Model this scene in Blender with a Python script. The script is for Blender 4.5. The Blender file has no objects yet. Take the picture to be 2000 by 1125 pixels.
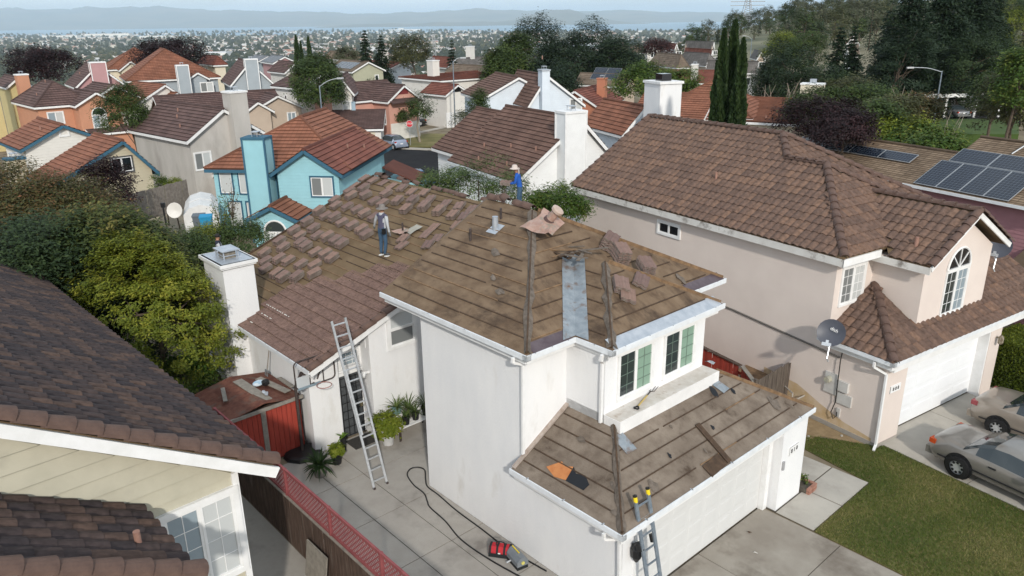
import bpy, bmesh, math, random
import numpy as np
from mathutils import Vector, Matrix
random.seed(7); rng = np.random.default_rng(7)
S = bpy.context.scene
COL = S.collection
R_ = math.radians
# ------------------------------------------------------------------ camera
CAMH, FPX, PITCH, ROLL = 12.6, 1499.2, R_(19.2486), R_(-0.6943)
cF = Vector((0, math.cos(PITCH), -math.sin(PITCH))); _r = Vector((1, 0, 0)); _u = _r.cross(cF)
cR = math.cos(ROLL)*_r + math.sin(ROLL)*_u; cU = -math.sin(ROLL)*_r + math.cos(ROLL)*_u
cd = bpy.data.cameras.new('camera'); cam = bpy.data.objects.new('camera', cd); COL.objects.link(cam)
cd.sensor_width = 36; cd.lens = FPX/2000*36; cd.clip_end = 80000; cd.clip_start = 0.1
mw = Matrix.Identity(4)
for i in range(3):
    mw[i][0] = cR[i]; mw[i][1] = cU[i]; mw[i][2] = -cF[i]
mw.translation = (0, 0, CAMH); cam.matrix_world = mw; S.camera = cam
# ------------------------------------------------------------------ sky, sun, exposure
SUN_EL, SUN_T = R_(29), R_(10)          # elevation; azimuth measured from straight behind the camera towards the right
sdir = Vector((math.sin(SUN_T)*math.cos(SUN_EL), -math.cos(SUN_T)*math.cos(SUN_EL), math.sin(SUN_EL)))
W = bpy.data.worlds.new('World'); S.world = W; W.use_nodes = True
wn = W.node_tree.nodes; wl = W.node_tree.links; wn.clear()
wo = wn.new('ShaderNodeOutputWorld'); wb = wn.new('ShaderNodeBackground'); sk = wn.new('ShaderNodeTexSky')
sk.sky_type = 'NISHITA'; sk.sun_disc = False; sk.sun_elevation = SUN_EL
sk.sun_rotation = math.atan2(sdir.x, sdir.y); sk.altitude = 100; sk.dust_density = 1.2; sk.ozone_density = 1.4
tc = wn.new('ShaderNodeTexCoord'); mp = wn.new('ShaderNodeMapping'); mp.inputs['Scale'].default_value = (3.0, 3.0, 16.0)
nz = wn.new('ShaderNodeTexNoise'); nz.inputs['Scale'].default_value = 2.2; nz.inputs['Detail'].default_value = 7
rp = wn.new('ShaderNodeValToRGB'); rp.color_ramp.elements[0].position = .40; rp.color_ramp.elements[1].position = .62
rp.color_ramp.elements[0].color = (.45, .45, .45, 1); rp.color_ramp.elements[1].color = (.9, .9, .9, 1)
mx = wn.new('ShaderNodeMix'); mx.data_type = 'RGBA'; mx.inputs['B'].default_value = (8.6, 9.4, 10.0, 1)
wl.new(tc.outputs['Generated'], mp.inputs['Vector']); wl.new(mp.outputs['Vector'], nz.inputs['Vector'])
wl.new(nz.outputs['Fac'], rp.inputs['Fac']); wl.new(rp.outputs['Color'], mx.inputs['Factor'])
wl.new(sk.outputs['Color'], mx.inputs['A']); wl.new(mx.outputs['Result'], wb.inputs['Color'])
wb.inputs['Strength'].default_value = 0.128; wl.new(wb.outputs['Background'], wo.inputs['Surface'])
sl = bpy.data.lights.new('sun', 'SUN'); sl.energy = 2.75; sl.angle = R_(2.0); sl.color = (1, .94, .85)
so = bpy.data.objects.new('sun', sl); COL.objects.link(so); so.rotation_euler = sdir.to_track_quat('Z', 'Y').to_euler()
S.view_settings.view_transform = 'Standard'; S.view_settings.look = 'None'; S.view_settings.exposure = 0.0; S.view_settings.gamma = 1
S.cycles.use_denoising = True; S.cycles.max_bounces = 5; S.cycles.diffuse_bounces = 3; S.cycles.glossy_bounces = 3
S.cycles.transmission_bounces = 3; S.cycles.transparent_max_bounces = 6; S.cycles.volume_bounces = 2

def ray(px, py): return cF + cR*((px-1000)/FPX) - cU*((py-562.5)/FPX)
def at(px, py, d):                       # point on the sight line of a pixel, d metres ahead
    v = ray(px, py); return Vector((0, 0, CAMH)) + v*(d/v.y)
def atz(px, py, z):
    v = ray(px, py); return Vector((0, 0, CAMH)) + v*((z-CAMH)/v.z)

# ------------------------------------------------------------------ materials
MATS = {}
def nodes(name):
    m = bpy.data.materials.new(name); m.use_nodes = True; nt = m.node_tree
    b = nt.nodes['Principled BSDF']; return m, nt, b
def mat(name, c1, c2=None, scale=4.0, rough=.8, bump=0.0, bscale=60.0, metal=0.0, c3=None, s3=.6, p3=.6, detail=4, coat=0, spec=.4, stretch=None, lo=.35, hi=.65, src=None):
    if name in MATS: return MATS[name]
    m, nt, b = nodes(name); N, L = nt.nodes, nt.links
    b.inputs['Roughness'].default_value = rough; b.inputs['Metallic'].default_value = metal
    b.inputs['Specular IOR Level'].default_value = spec; b.inputs['Coat Weight'].default_value = coat
    col = None
    tcn = N.new('ShaderNodeTexCoord'); vec = tcn.outputs['Object']
    if stretch:
        mpn = N.new('ShaderNodeMapping'); mpn.inputs['Scale'].default_value = stretch; L.new(vec, mpn.inputs['Vector']); vec = mpn.outputs['Vector']
    if c2 is None: b.inputs['Base Color'].default_value = (*c1, 1)
    else:
        mxn = N.new('ShaderNodeMix'); mxn.data_type = 'RGBA'; mxn.inputs['A'].default_value = (*c1, 1); mxn.inputs['B'].default_value = (*c2, 1)
        if src == 'object':
            oi = N.new('ShaderNodeObjectInfo'); fac = oi.outputs['Random']
        elif src == 'island':
            oi = N.new('ShaderNodeNewGeometry'); fac = oi.outputs['Random Per Island']
        elif src == 'tint':
            oi = N.new('ShaderNodeAttribute'); oi.attribute_name = 'tint'; fac = oi.outputs['Fac']
        else:
            n = N.new('ShaderNodeTexNoise'); n.inputs['Scale'].default_value = scale; n.inputs['Detail'].default_value = detail; n.inputs['Roughness'].default_value = .62
            L.new(vec, n.inputs['Vector'])
            r = N.new('ShaderNodeMapRange'); r.inputs['From Min'].default_value = lo; r.inputs['From Max'].default_value = hi
            L.new(n.outputs['Fac'], r.inputs['Value']); fac = r.outputs['Result']
        L.new(fac, mxn.inputs['Factor']); col = mxn.outputs['Result']
        if c3 is not None:
            n3 = N.new('ShaderNodeTexNoise'); n3.inputs['Scale'].default_value = s3; n3.inputs['Detail'].default_value = 5; n3.inputs['Roughness'].default_value = .65
            L.new(vec, n3.inputs['Vector'])
            r3 = N.new('ShaderNodeMapRange'); r3.inputs['From Min'].default_value = p3-.06; r3.inputs['From Max'].default_value = p3+.1
            L.new(n3.outputs['Fac'], r3.inputs['Value'])
            m3 = N.new('ShaderNodeMix'); m3.data_type = 'RGBA'; L.new(col, m3.inputs['A']); m3.inputs['B'].default_value = (*c3, 1)
            L.new(r3.outputs['Result'], m3.inputs['Factor']); col = m3.outputs['Result']
        L.new(col, b.inputs['Base Color'])
    if bump:
        nb = N.new('ShaderNodeTexNoise'); nb.inputs['Scale'].default_value = bscale; nb.inputs['Detail'].default_value = 3
        bp = N.new('ShaderNodeBump'); bp.inputs['Strength'].default_value = bump; bp.inputs['Distance'].default_value = .02
        L.new(vec, nb.inputs['Vector']); L.new(nb.outputs['Fac'], bp.inputs['Height']); L.new(bp.outputs['Normal'], b.inputs['Normal'])
    MATS[name] = m; return m
def tile_mat(name, ca, cb, cc, src):
    """concrete roof tile: every tile its own shade, mottled"""
    if name in MATS: return MATS[name]
    m, nt, b = nodes(name); N, L = nt.nodes, nt.links
    b.inputs['Roughness'].default_value = .85; b.inputs['Specular IOR Level'].default_value = .25
    if src == 'object': o = N.new('ShaderNodeObjectInfo'); fac = o.outputs['Random']
    else: o = N.new('ShaderNodeNewGeometry'); fac = o.outputs['Random Per Island']
    rp = N.new('ShaderNodeValToRGB'); e = rp.color_ramp.elements
    e[0].color = (*ca, 1); e[1].color = (*cc, 1); k = e.new(.55); k.color = (*cb, 1)
    L.new(fac, rp.inputs['Fac'])
    t = N.new('ShaderNodeTexCoord'); n = N.new('ShaderNodeTexNoise'); n.inputs['Scale'].default_value = 9; n.inputs['Detail'].default_value = 5
    g = N.new('ShaderNodeNewGeometry'); L.new(g.outputs['Position'], n.inputs['Vector'])
    mr = N.new('ShaderNodeMapRange'); mr.inputs['From Min'].default_value = .3; mr.inputs['From Max'].default_value = .7
    mr.inputs['To Min'].default_value = .72; mr.inputs['To Max'].default_value = 1.3; L.new(n.outputs['Fac'], mr.inputs['Value'])
    mu = N.new('ShaderNodeMix'); mu.data_type = 'RGBA'; mu.blend_type = 'MULTIPLY'; mu.inputs['Factor'].default_value = 1
    L.new(rp.outputs['Color'], mu.inputs['A']); L.new(mr.outputs['Result'], mu.inputs['B'])
    L.new(mu.outputs['Result'], b.inputs['Base Color']); MATS[name] = m; return m
def course_mat(name, ca, cb, w=.3, h=.36, mortar=None):
    """far tiled roof: the courses are real steps, the tile joints and shades along each course come from UVs"""
    if name in MATS: return MATS[name]
    m, nt, b = nodes(name); N, L = nt.nodes, nt.links
    b.inputs['Roughness'].default_value = .85; b.inputs['Specular IOR Level'].default_value = .25
    uv = N.new('ShaderNodeUVMap'); br = N.new('ShaderNodeTexBrick'); L.new(uv.outputs['UV'], br.inputs['Vector'])
    br.offset = 0.0; br.inputs['Scale'].default_value = 1; br.inputs['Brick Width'].default_value = w; br.inputs['Row Height'].default_value = h
    br.inputs['Mortar Size'].default_value = .018; br.inputs['Mortar Smooth'].default_value = .4
    br.inputs['Color1'].default_value = (*ca, 1); br.inputs['Color2'].default_value = (*cb, 1)
    mc = mortar or tuple(.5*(x+y)*.62 for x, y in zip(ca, cb)); br.inputs['Mortar'].default_value = (*mc, 1)
    n = N.new('ShaderNodeTexNoise'); n.inputs['Scale'].default_value = .9; n.inputs['Detail'].default_value = 6
    g = N.new('ShaderNodeNewGeometry'); L.new(g.outputs['Position'], n.inputs['Vector'])
    mr = N.new('ShaderNodeMapRange'); mr.inputs['From Min'].default_value = .3; mr.inputs['From Max'].default_value = .7
    mr.inputs['To Min'].default_value = .78; mr.inputs['To Max'].default_value = 1.22; L.new(n.outputs['Fac'], mr.inputs['Value'])
    mu = N.new('ShaderNodeMix'); mu.data_type = 'RGBA'; mu.blend_type = 'MULTIPLY'; mu.inputs['Factor'].default_value = 1
    L.new(br.outputs['Color'], mu.inputs['A']); L.new(mr.outputs['Result'], mu.inputs['B']); L.new(mu.outputs['Result'], b.inputs['Base Color'])
    MATS[name] = m; return m
def leaf_mat(name, c1, c2, c3=None):
    if name in MATS: return MATS[name]
    m, nt, b = nodes(name); N, L = nt.nodes, nt.links
    a = N.new('ShaderNodeAttribute'); a.attribute_name = 'tint'; rp = N.new('ShaderNodeValToRGB'); e = rp.color_ramp.elements
    e[0].color = (*c1, 1); e[1].color = (*(c3 or c2), 1)
    if c3: k = e.new(.6); k.color = (*c2, 1)
    L.new(a.outputs['Fac'], rp.inputs['Fac']); L.new(rp.outputs['Color'], b.inputs['Base Color'])
    b.inputs['Roughness'].default_value = .6; b.inputs['Specular IOR Level'].default_value = .3
    tr = N.new('ShaderNodeBsdfTranslucent'); L.new(rp.outputs['Color'], tr.inputs['Color']); mxs = N.new('ShaderNodeMixShader'); mxs.inputs[0].default_value = .3
    L.new(b.outputs[0], mxs.inputs[1]); L.new(tr.outputs[0], mxs.inputs[2]); L.new(mxs.outputs[0], N['Material Output'].inputs['Surface'])
    MATS[name] = m; return m
def glass_mat(name, c, rough=.05):
    if name in MATS: return MATS[name]
    m, nt, b = nodes(name); b.inputs['Base Color'].default_value = (*c, 1); b.inputs['Roughness'].default_value = rough
    b.inputs['Specular IOR Level'].default_value = .7; MATS[name] = m; return m

# ------------------------------------------------------------------ mesh builder
class MB:
    def __init__(s): s.v = []; s.f = []; s.mi = []; s.uv = []
    def q(s, pts, mi=0, uv=None):
        b = len(s.v); s.v += [tuple(p) for p in pts]; s.f.append(tuple(range(b, b+len(pts)))); s.mi.append(mi)
        s.uv.append(uv or [(0, 0)]*len(pts))
    def box(s, x0, x1, y0, y1, z0, z1, mi=0):
        p = [(x, y, z) for z in (z0, z1) for y in (y0, y1) for x in (x0, x1)]
        for f in ((0, 2, 3, 1), (4, 5, 7, 6), (0, 1, 5, 4), (2, 6, 7, 3), (0, 4, 6, 2), (1, 3, 7, 5)): s.q([p[i] for i in f], mi)
        return s
    def obox(s, o, ux, uy, uz, mi=0):        # box from a corner and three edge vectors
        o, ux, uy, uz = map(Vector, (o, ux, uy, uz)); p = [o+ux*i+uy*j+uz*k for k in (0, 1) for j in (0, 1) for i in (0, 1)]
        for f in ((0, 2, 3, 1), (4, 5, 7, 6), (0, 1, 5, 4), (2, 6, 7, 3), (0, 4, 6, 2), (1, 3, 7, 5)): s.q([p[i] for i in f], mi)
        return s
    def bar(s, a, b, w, h, up=(0, 0, 1), mi=0):   # rectangular bar between two points
        a, b, up = Vector(a), Vector(b), Vector(up); d = (b-a); x = d.normalized().cross(up)
        if x.length < 1e-4: x = d.normalized().cross(Vector((1, 0, 0)))
        x.normalize(); y = x.cross(d.normalized()); return s.obox(a-x*w/2-y*h/2, x*w, y*h, d, mi)
    def tube(s, pts, r, n=8, mi=0, cap=True):
        pts = [Vector(p) for p in pts]; rr = r if isinstance(r, (list, tuple)) else [r]*len(pts); rings = []; px = None
        for i, p in enumerate(pts):
            d = (pts[min(i+1, len(pts)-1)]-pts[max(i-1, 0)]).normalized()
            x = px - d*px.dot(d) if px is not None else d.cross(Vector((0, 0, 1)))
            if x.length < 1e-3: x = d.cross(Vector((1, 0, 0)))
            x.normalize(); px = x; y = d.cross(x); b = len(s.v)
            s.v += [tuple(p+(x*math.cos(2*math.pi*k/n)+y*math.sin(2*math.pi*k/n))*rr[i]) for k in range(n)]; rings.append(b)
        for a, b in zip(rings, rings[1:]):
            for k in range(n):
                s.f.append((a+k, a+(k+1) % n, b+(k+1) % n, b+k)); s.mi.append(mi); s.uv.append([(0, 0)]*4)
        if cap:
            for b in (rings[0], rings[-1]): s.f.append(tuple(range(b, b+n))); s.mi.append(mi); s.uv.append([(0, 0)]*n)
        return s
    def lathe(s, prof, n=16, c=(0, 0, 0), mi=0, axis=None):
        rings = []
        for r, z in prof:
            b = len(s.v)
            for k in range(n):
                t = 2*math.pi*k/n; p = Vector((r*math.cos(t), r*math.sin(t), z))
                if axis == 'y': p = Vector((p.x, p.z, p.y))
                if axis == 'x': p = Vector((p.z, p.x, p.y))
                s.v.append(tuple(p+Vector(c)))
            rings.append(b)
        for a, b in zip(rings, rings[1:]):
            for k in range(n): s.f.append((a+k, a+(k+1) % n, b+(k+1) % n, b+k)); s.mi.append(mi); s.uv.append([(0, 0)]*4)
        return s
    def prism(s, poly, z0, z1, mi=0):
        s.q([(x, y, z1) for x, y in poly], mi); s.q([(x, y, z0) for x, y in reversed(poly)], mi)
        for (x, y), (X, Y) in zip(poly, poly[1:]+poly[:1]): s.q([(x, y, z0), (X, Y, z0), (X, Y, z1), (x, y, z1)], mi)
        return s
    def slab(s, poly, n, t, mi=0):            # flat 3-D polygon with thickness t along -n
        n = Vector(n).normalized()*t; P = [Vector(p) for p in poly]; s.q(P, mi); s.q([p-n for p in reversed(P)], mi)
        for a, b in zip(P, P[1:]+P[:1]): s.q([a, a-n, b-n, b], mi)
        return s
    def mesh(s, name, mats, smooth=False):
        me = bpy.data.meshes.new(name); me.from_pydata(s.v, [], s.f)
        for m in (mats if isinstance(mats, (list, tuple)) else [mats]): me.materials.append(m)
        if any(s.mi): me.polygons.foreach_set('material_index', s.mi)
        if any(any(c != (0, 0) for c in u) for u in s.uv):
            l = me.uv_layers.new(name='UVMap'); l.data.foreach_set('uv', [x for u in s.uv for c in u for x in c])
        if smooth: me.polygons.foreach_set('use_smooth', [True]*len(me.polygons))
        me.update(); return me
    def build(s, name, mats, parent=None, smooth=False, **k): return link(name, s.mesh(name, mats, smooth), parent, **k)
def link(name, me, parent=None, mtx=None, loc=None, rz=0, label=None, cat=None, group=None, kind=None):
    o = bpy.data.objects.new(name, me); COL.objects.link(o)
    if parent is not None: o.parent = parent
    if mtx is not None: o.matrix_basis = mtx
    elif loc is not None: o.location = loc; o.rotation_euler = (0, 0, rz)
    return tag(o, label, cat, group, kind)
def tag(o, label=None, cat=None, group=None, kind=None):
    if label: o['label'] = label
    if cat: o['category'] = cat
    if group: o['group'] = group
    if kind: o['kind'] = kind
    return o
def thing(name, label, cat, loc=(0, 0, 0), rz=0, group=None, mtx=None):
    o = bpy.data.objects.new(name, None); COL.objects.link(o); o.empty_display_size = .2
    if mtx is not None: o.matrix_basis = mtx
    else: o.location = loc; o.rotation_euler = (0, 0, rz)
    return tag(o, label, cat, group)
def copy_tree(o, parent=None):
    c = o.copy(); COL.objects.link(c); c.parent = parent
    for ch in [x for x in o.children]: copy_tree(ch, c)
    return c
def fast_quads(name, V, tint=None, mats=None, n=4):
    nv = len(V); nf = nv//n; me = bpy.data.meshes.new(name)
    me.vertices.add(nv); me.loops.add(nv); me.polygons.add(nf)
    me.vertices.foreach_set('co', np.asarray(V, np.float32).ravel())
    me.loops.foreach_set('vertex_index', np.arange(nv, dtype=np.int32))
    me.polygons.foreach_set('loop_start', np.arange(0, nv, n, dtype=np.int32)); me.polygons.foreach_set('loop_total', np.full(nf, n, np.int32))
    if tint is not None:
        a = me.attributes.new('tint', 'FLOAT', 'POINT'); a.data.foreach_set('value', np.asarray(tint, np.float32))
    for m in mats or []: me.materials.append(m)
    me.update(calc_edges=True); return me

# ------------------------------------------------------------------ 2-D helpers
def clip(poly, axis, val, keep_greater):
    out = []
    for i, p in enumerate(poly):
        q = poly[(i+1) % len(poly)]; a = p[axis]-val; b = q[axis]-val
        if not keep_greater: a, b = -a, -b
        if a >= 0: out.append(p)
        if (a > 0 and b < 0) or (a < 0 and b > 0):
            t = a/(a-b); out.append(tuple(p[k]+(q[k]-p[k])*t for k in (0, 1)))
    return out
def inside(poly, x, y):
    c = False; j = len(poly)-1
    for i in range(len(poly)):
        (xi, yi), (xj, yj) = poly[i], poly[j]
        if (yi > y) != (yj > y) and x < (xj-xi)*(y-yi)/(yj-yi)+xi: c = not c
        j = i
    return c
def lapped(mb, poly, O, U, V, N, step, lift, mi=0, v0=None, back=None):
    """a convex polygon (u, v) covered with lapping strips: lower edge of each proud by lift"""
    O, U, V, N = map(Vector, (O, U, V, N)); lo = min(p[1] for p in poly) if v0 is None else v0; hi = max(p[1] for p in poly)
    k = 0
    while lo+k*step < hi-1e-4:
        a, b = lo+k*step, min(lo+(k+1)*step, hi); s = clip(clip(poly, 1, a, True), 1, b+1e-6, False); k += 1
        if len(s) < 3: continue
        P = [O+U*u+V*v+N*(lift*(1-(v-a)/step)) for u, v in s]; mb.q(P, mi, [(u, v) for u, v in s])
        low = [(u, v) for u, v in s if abs(v-a) < 1e-4]
        if len(low) >= 2:
            u0, u1 = min(x[0] for x in low), max(x[0] for x in low)
            mb.q([O+U*u0+V*a, O+U*u1+V*a, O+U*u1+V*a+N*lift, O+U*u0+V*a+N*lift], mi, [(u0, a), (u1, a), (u1, a), (u0, a)])
    return mb
# ------------------------------------------------------------------ shared materials
m_white = mat('white_stucco', (.73, .735, .745), (.79, .79, .79), scale=1.2, rough=.9, bump=.5, bscale=36, c3=(.66, .645, .62), s3=1.1, p3=.66, stretch=(1, 1, .35))
m_trim = mat('white_trim', (.80, .80, .80), (.72, .72, .71), scale=3, rough=.55)
m_gut = mat('gutter_white', (.74, .77, .80), (.66, .68, .70), scale=4, rough=.45)
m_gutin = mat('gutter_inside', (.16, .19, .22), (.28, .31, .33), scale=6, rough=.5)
m_felt = mat('roof_felt', (.118, .076, .046), (.198, .138, .088), scale=1.6, rough=.95, bump=.4, bscale=24, detail=8, c3=(.062, .040, .026), s3=.9, p3=.58, stretch=(1, 1.6, 1))
m_felt2 = mat('garage_felt', (.135, .104, .08), (.235, .192, .152), scale=2.2, rough=.95, bump=.45, bscale=24, detail=8, c3=(.066, .045, .031), s3=1.1, p3=.58)
m_felt3 = mat('old_felt', (.125, .083, .044), (.175, .12, .068), scale=1.2, rough=.95, bump=.3, bscale=30, c3=(.085, .06, .038), s3=.7, p3=.66)
m_batten = mat('batten_wood', (.085, .052, .031), (.045, .028, .018), scale=7, rough=.9)
m_batten2 = mat('pale_batten', (.24, .15, .082), (.13, .08, .045), scale=7, rough=.9)
m_feltrag = mat('torn_felt', (.10, .08, .064), (.17, .14, .115), scale=8, rough=.95, bump=.6, bscale=20)
m_galv = mat('galvanised', (.22, .255, .285), (.31, .345, .375), scale=5, rough=.5, metal=.3, c3=(.17, .105, .07), s3=3.0, p3=.58)
m_galv2 = mat('clean_galvanised', (.36, .40, .45), (.48, .51, .55), scale=4, rough=.4, metal=.35)
m_rustpipe = mat('pipe_iron', (.035, .028, .026), (.07, .05, .045), scale=12, rough=.7)
m_copper = mat('pink_flashing', (.34, .20, .155), (.42, .29, .24), scale=6, rough=.6, c3=(.24, .22, .18), s3=4, p3=.56)
m_capred = mat('vent_red', (.33, .19, .145), (.24, .13, .10), scale=9, rough=.7)
m_black = mat('black_plastic', (.012, .012, .013), rough=.5)
m_alu = mat('aluminium', (.62, .64, .66), (.52, .54, .56), scale=8, rough=.3, metal=.55)
m_alug = mat('ladder_grey', (.22, .27, .33), (.32, .37, .42), scale=8, rough=.35, metal=.55)
m_pane_d = glass_mat('pane_dark', (.035, .045, .045)); m_pane_g = glass_mat('pane_green_lit', (.24, .36, .28), .12)  # green light on the right-hand panes is put into their base colour
m_pane_w = glass_mat('pane_pale', (.52, .54, .54), .2); m_pane_b = glass_mat('pane_sky', (.26, .32, .36), .08); m_pane_s = glass_mat('pane_screen', (.17, .18, .18), .5)  # the pale pane's colour also carries the lit right sash of the cream house
m_blk = glass_mat('pane_black', (.008, .008, .01), .08)
tM_o = tile_mat('main_tile', (.148, .096, .081), (.162, .105, .088), (.178, .116, .096), 'object')
tM_i = tile_mat('main_tile_field', (.148, .096, .081), (.162, .105, .088), (.178, .116, .096), 'island')
tR_o = tile_mat('brown_tile', (.108, .070, .055), (.138, .088, .067), (.17, .104, .073), 'object')
tR_i = tile_mat('brown_tile_field', (.108, .070, .055), (.138, .088, .067), (.17, .104, .073), 'island')
tL_o = tile_mat('dark_tile', (.036, .029, .031), (.055, .040, .038), (.095, .060, .046), 'object')
tL_i = tile_mat('dark_tile_field', (.036, .029, .031), (.055, .040, .038), (.095, .060, .046), 'island')
m_cap = mat('cap_tile', (.085, .052, .042), (.125, .077, .06), scale=5, rough=.85, c3=(.35, .33, .30), s3=9, p3=.74)
m_conc = mat('concrete', (.30, .275, .245), (.37, .345, .31), scale=.9, rough=.9, bump=.2, bscale=50, c3=(.20, .18, .16), s3=.45, p3=.60)
m_conc2 = mat('pale_concrete', (.36, .335, .295), (.44, .41, .36), scale=.9, rough=.9, bump=.2, bscale=50, c3=(.29, .265, .23), s3=.5, p3=.62)

_TM = {}
def tile_mesh(kind, w, e, m, tag_=''):
    key = (kind, w, e, m.name)
    if key in _TM: return _TM[key]
    if kind == 'barrel': pr = [(0, .0), (.08, .002), (.18, .026), (.36, .046), (.60, .048), (.80, .030), (.93, .004), (1.0, .0)]; lf = .03
    else: pr = [(0, 0), (.03, .026), (.13, .026), (.17, .0), (.33, .0), (.37, .026), (.47, .026), (.51, .0), (.66, .0), (.70, .026), (.80, .026), (.84, .0), (1, 0)]; lf = .045
    mb = MB(); l = e+.05
    top0 = [(x*w, 0, z+lf) for x, z in pr]; top1 = [(x*w, l, z) for x, z in pr]
    n = len(pr); mb.v = top0+top1+[(x*w, .0, (z if kind == 'barrel' else 0)+.004) for x, z in pr]
    for i in range(n-1):
        mb.f += [(i, i+1, n+i+1, n+i), (2*n+i, 2*n+i+1, i+1, i)]
    mb.f += [(0, n, 2*n), (n-1, 3*n-1, 2*n-1)]
    mb.mi = [0]*len(mb.f); mb.uv = [[(0, 0)]*len(f) for f in mb.f]
    _TM[key] = mb.mesh('roof_tile', m); return _TM[key]
def tile_roof(parent, fr, planes, kind, w, e, mo, mi_, budget, name='roof_tile', field='tile_field'):
    """planes: (O, U, V, N, polygon in (u, v)); the nearest tiles are parts, the others one field"""
    cells = []
    for O, U, V, N, poly in planes:
        O, U, V, N = map(Vector, (O, U, V, N)); us = [p[0] for p in poly]; vs = [p[1] for p in poly]
        nv = int((max(vs)-min(vs))/e)+1; nu = int((max(us)-min(us))/w)+2
        for j in range(nv):
            v = min(vs)+j*e
            for i in range(nu):
                u = min(us)+i*w
                if inside(poly, u+w*.5, v+e*.5): 
                    p = O+U*u+V*v; c = fr @ (p+U*w*.5+V*e*.5); cells.append(((c-Vector((0, 0, CAMH))).length if in_view(c) else 1e6+c.length, p, U, V, N))
    cells.sort(key=lambda c: c[0]); mo_ = tile_mesh(kind, w, e, mo)
    for d, p, U, V, N in cells[:budget]:
        M4 = Matrix((( U.x, V.x, N.x, p.x), (U.y, V.y, N.y, p.y), (U.z, V.z, N.z, p.z), (0, 0, 0, 1))) @ Matrix.Rotation(random.gauss(0, .004), 4, 'Z')
        M4 = M4 @ Matrix.Translation((0, random.gauss(0, .004), random.uniform(0, .004)))
        link(name, mo_, parent, M4)
    rest = cells[budget:]
    if rest:
        src = tile_mesh(kind, w, e, mi_); sv = np.array([v.co[:] for v in src.vertices]); mb = MB(); sf = [tuple(p.vertices) for p in src.polygons]; out = []
        for d, p, U, V, N in rest:
            B = np.array([U[:], V[:], N[:]]); out.append(sv @ B + np.array(p[:]) + np.array(N[:])*random.uniform(0, .004))
        mb.v = np.concatenate(out).tolist(); n = len(sv)
        for k in range(len(rest)): mb.f += [tuple(i+k*n for i in f) for f in sf]
        mb.mi = [0]*len(mb.f); mb.uv = [[(0, 0)]]*0
        me = bpy.data.meshes.new(field); me.from_pydata(mb.v, [], mb.f); me.materials.append(mi_)
        link(field, me, parent, kind='stuff')
def in_view(p):
    v = p-Vector((0, 0, CAMH)); w = v.dot(cF)
    return w > .1 and abs(v.dot(cR)/w*FPX) < 1010 and abs(v.dot(cU)/w*FPX) < 575
def caps(parent, p, q, r=.115, step=.36, m=None, name='ridge_tile', droop=.0):
    """overlapping half-round tiles from p (low) to q (high)"""
    p, q = Vector(p), Vector(q); d = (q-p); L = d.length; d.normalize(); x = d.cross(Vector((0, 0, 1))).normalized(); z = x.cross(d)
    key = ('cap', r, step, (m or m_cap).name)
    if key not in _TM:
        mb = MB(); n = 8
        for yy, rr, up in ((0, r*1.06, .035), (step+.06, r*.94, .0)):
            mb.v += [(rr*math.cos(math.pi*k/n), yy, rr*math.sin(math.pi*k/n)*.9+up-.03) for k in range(n+1)]
        for k in range(n): mb.f.append((k, k+1, n+2+k, n+1+k))
        mb.v += [(.9*r*math.cos(math.pi*k/n), 0, .85*r*math.sin(math.pi*k/n)*.9+.03-.03) for k in range(n+1)]
        for k in range(n): mb.f.append((2*n+2+k, 2*n+3+k, k+1, k))
        mb.mi = [0]*len(mb.f); mb.uv = [[(0, 0)]*4 for f in mb.f]; _TM[key] = mb.mesh('ridge_tile', m or m_cap, smooth=False)
    k = max(1, int(round(L/step)))
    for i in range(k):
        o = p+d*(i*L/k); M4 = Matrix(((x.x, d.x, z.x, o.x), (x.y, d.y, z.y, o.y), (x.z, d.z, z.z, o.z), (0, 0, 0, 1)))
        link(name, _TM[key], parent, M4 @ Matrix.Rotation(random.gauss(0, .02), 4, 'Z'))
def plane_basis(p0, p1, up):               # U along p0->p1, V up the slope, N out
    U = (Vector(p1)-Vector(p0)).normalized(); V = Vector(up)-U*Vector(up).dot(U); V.normalize(); N = U.cross(V)
    if N.z < 0: N = -N
    return U, V, N
def on_plane(O, U, V, pts): return [((Vector(p)-Vector(O)).dot(U), (Vector(p)-Vector(O)).dot(V)) for p in pts]
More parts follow.
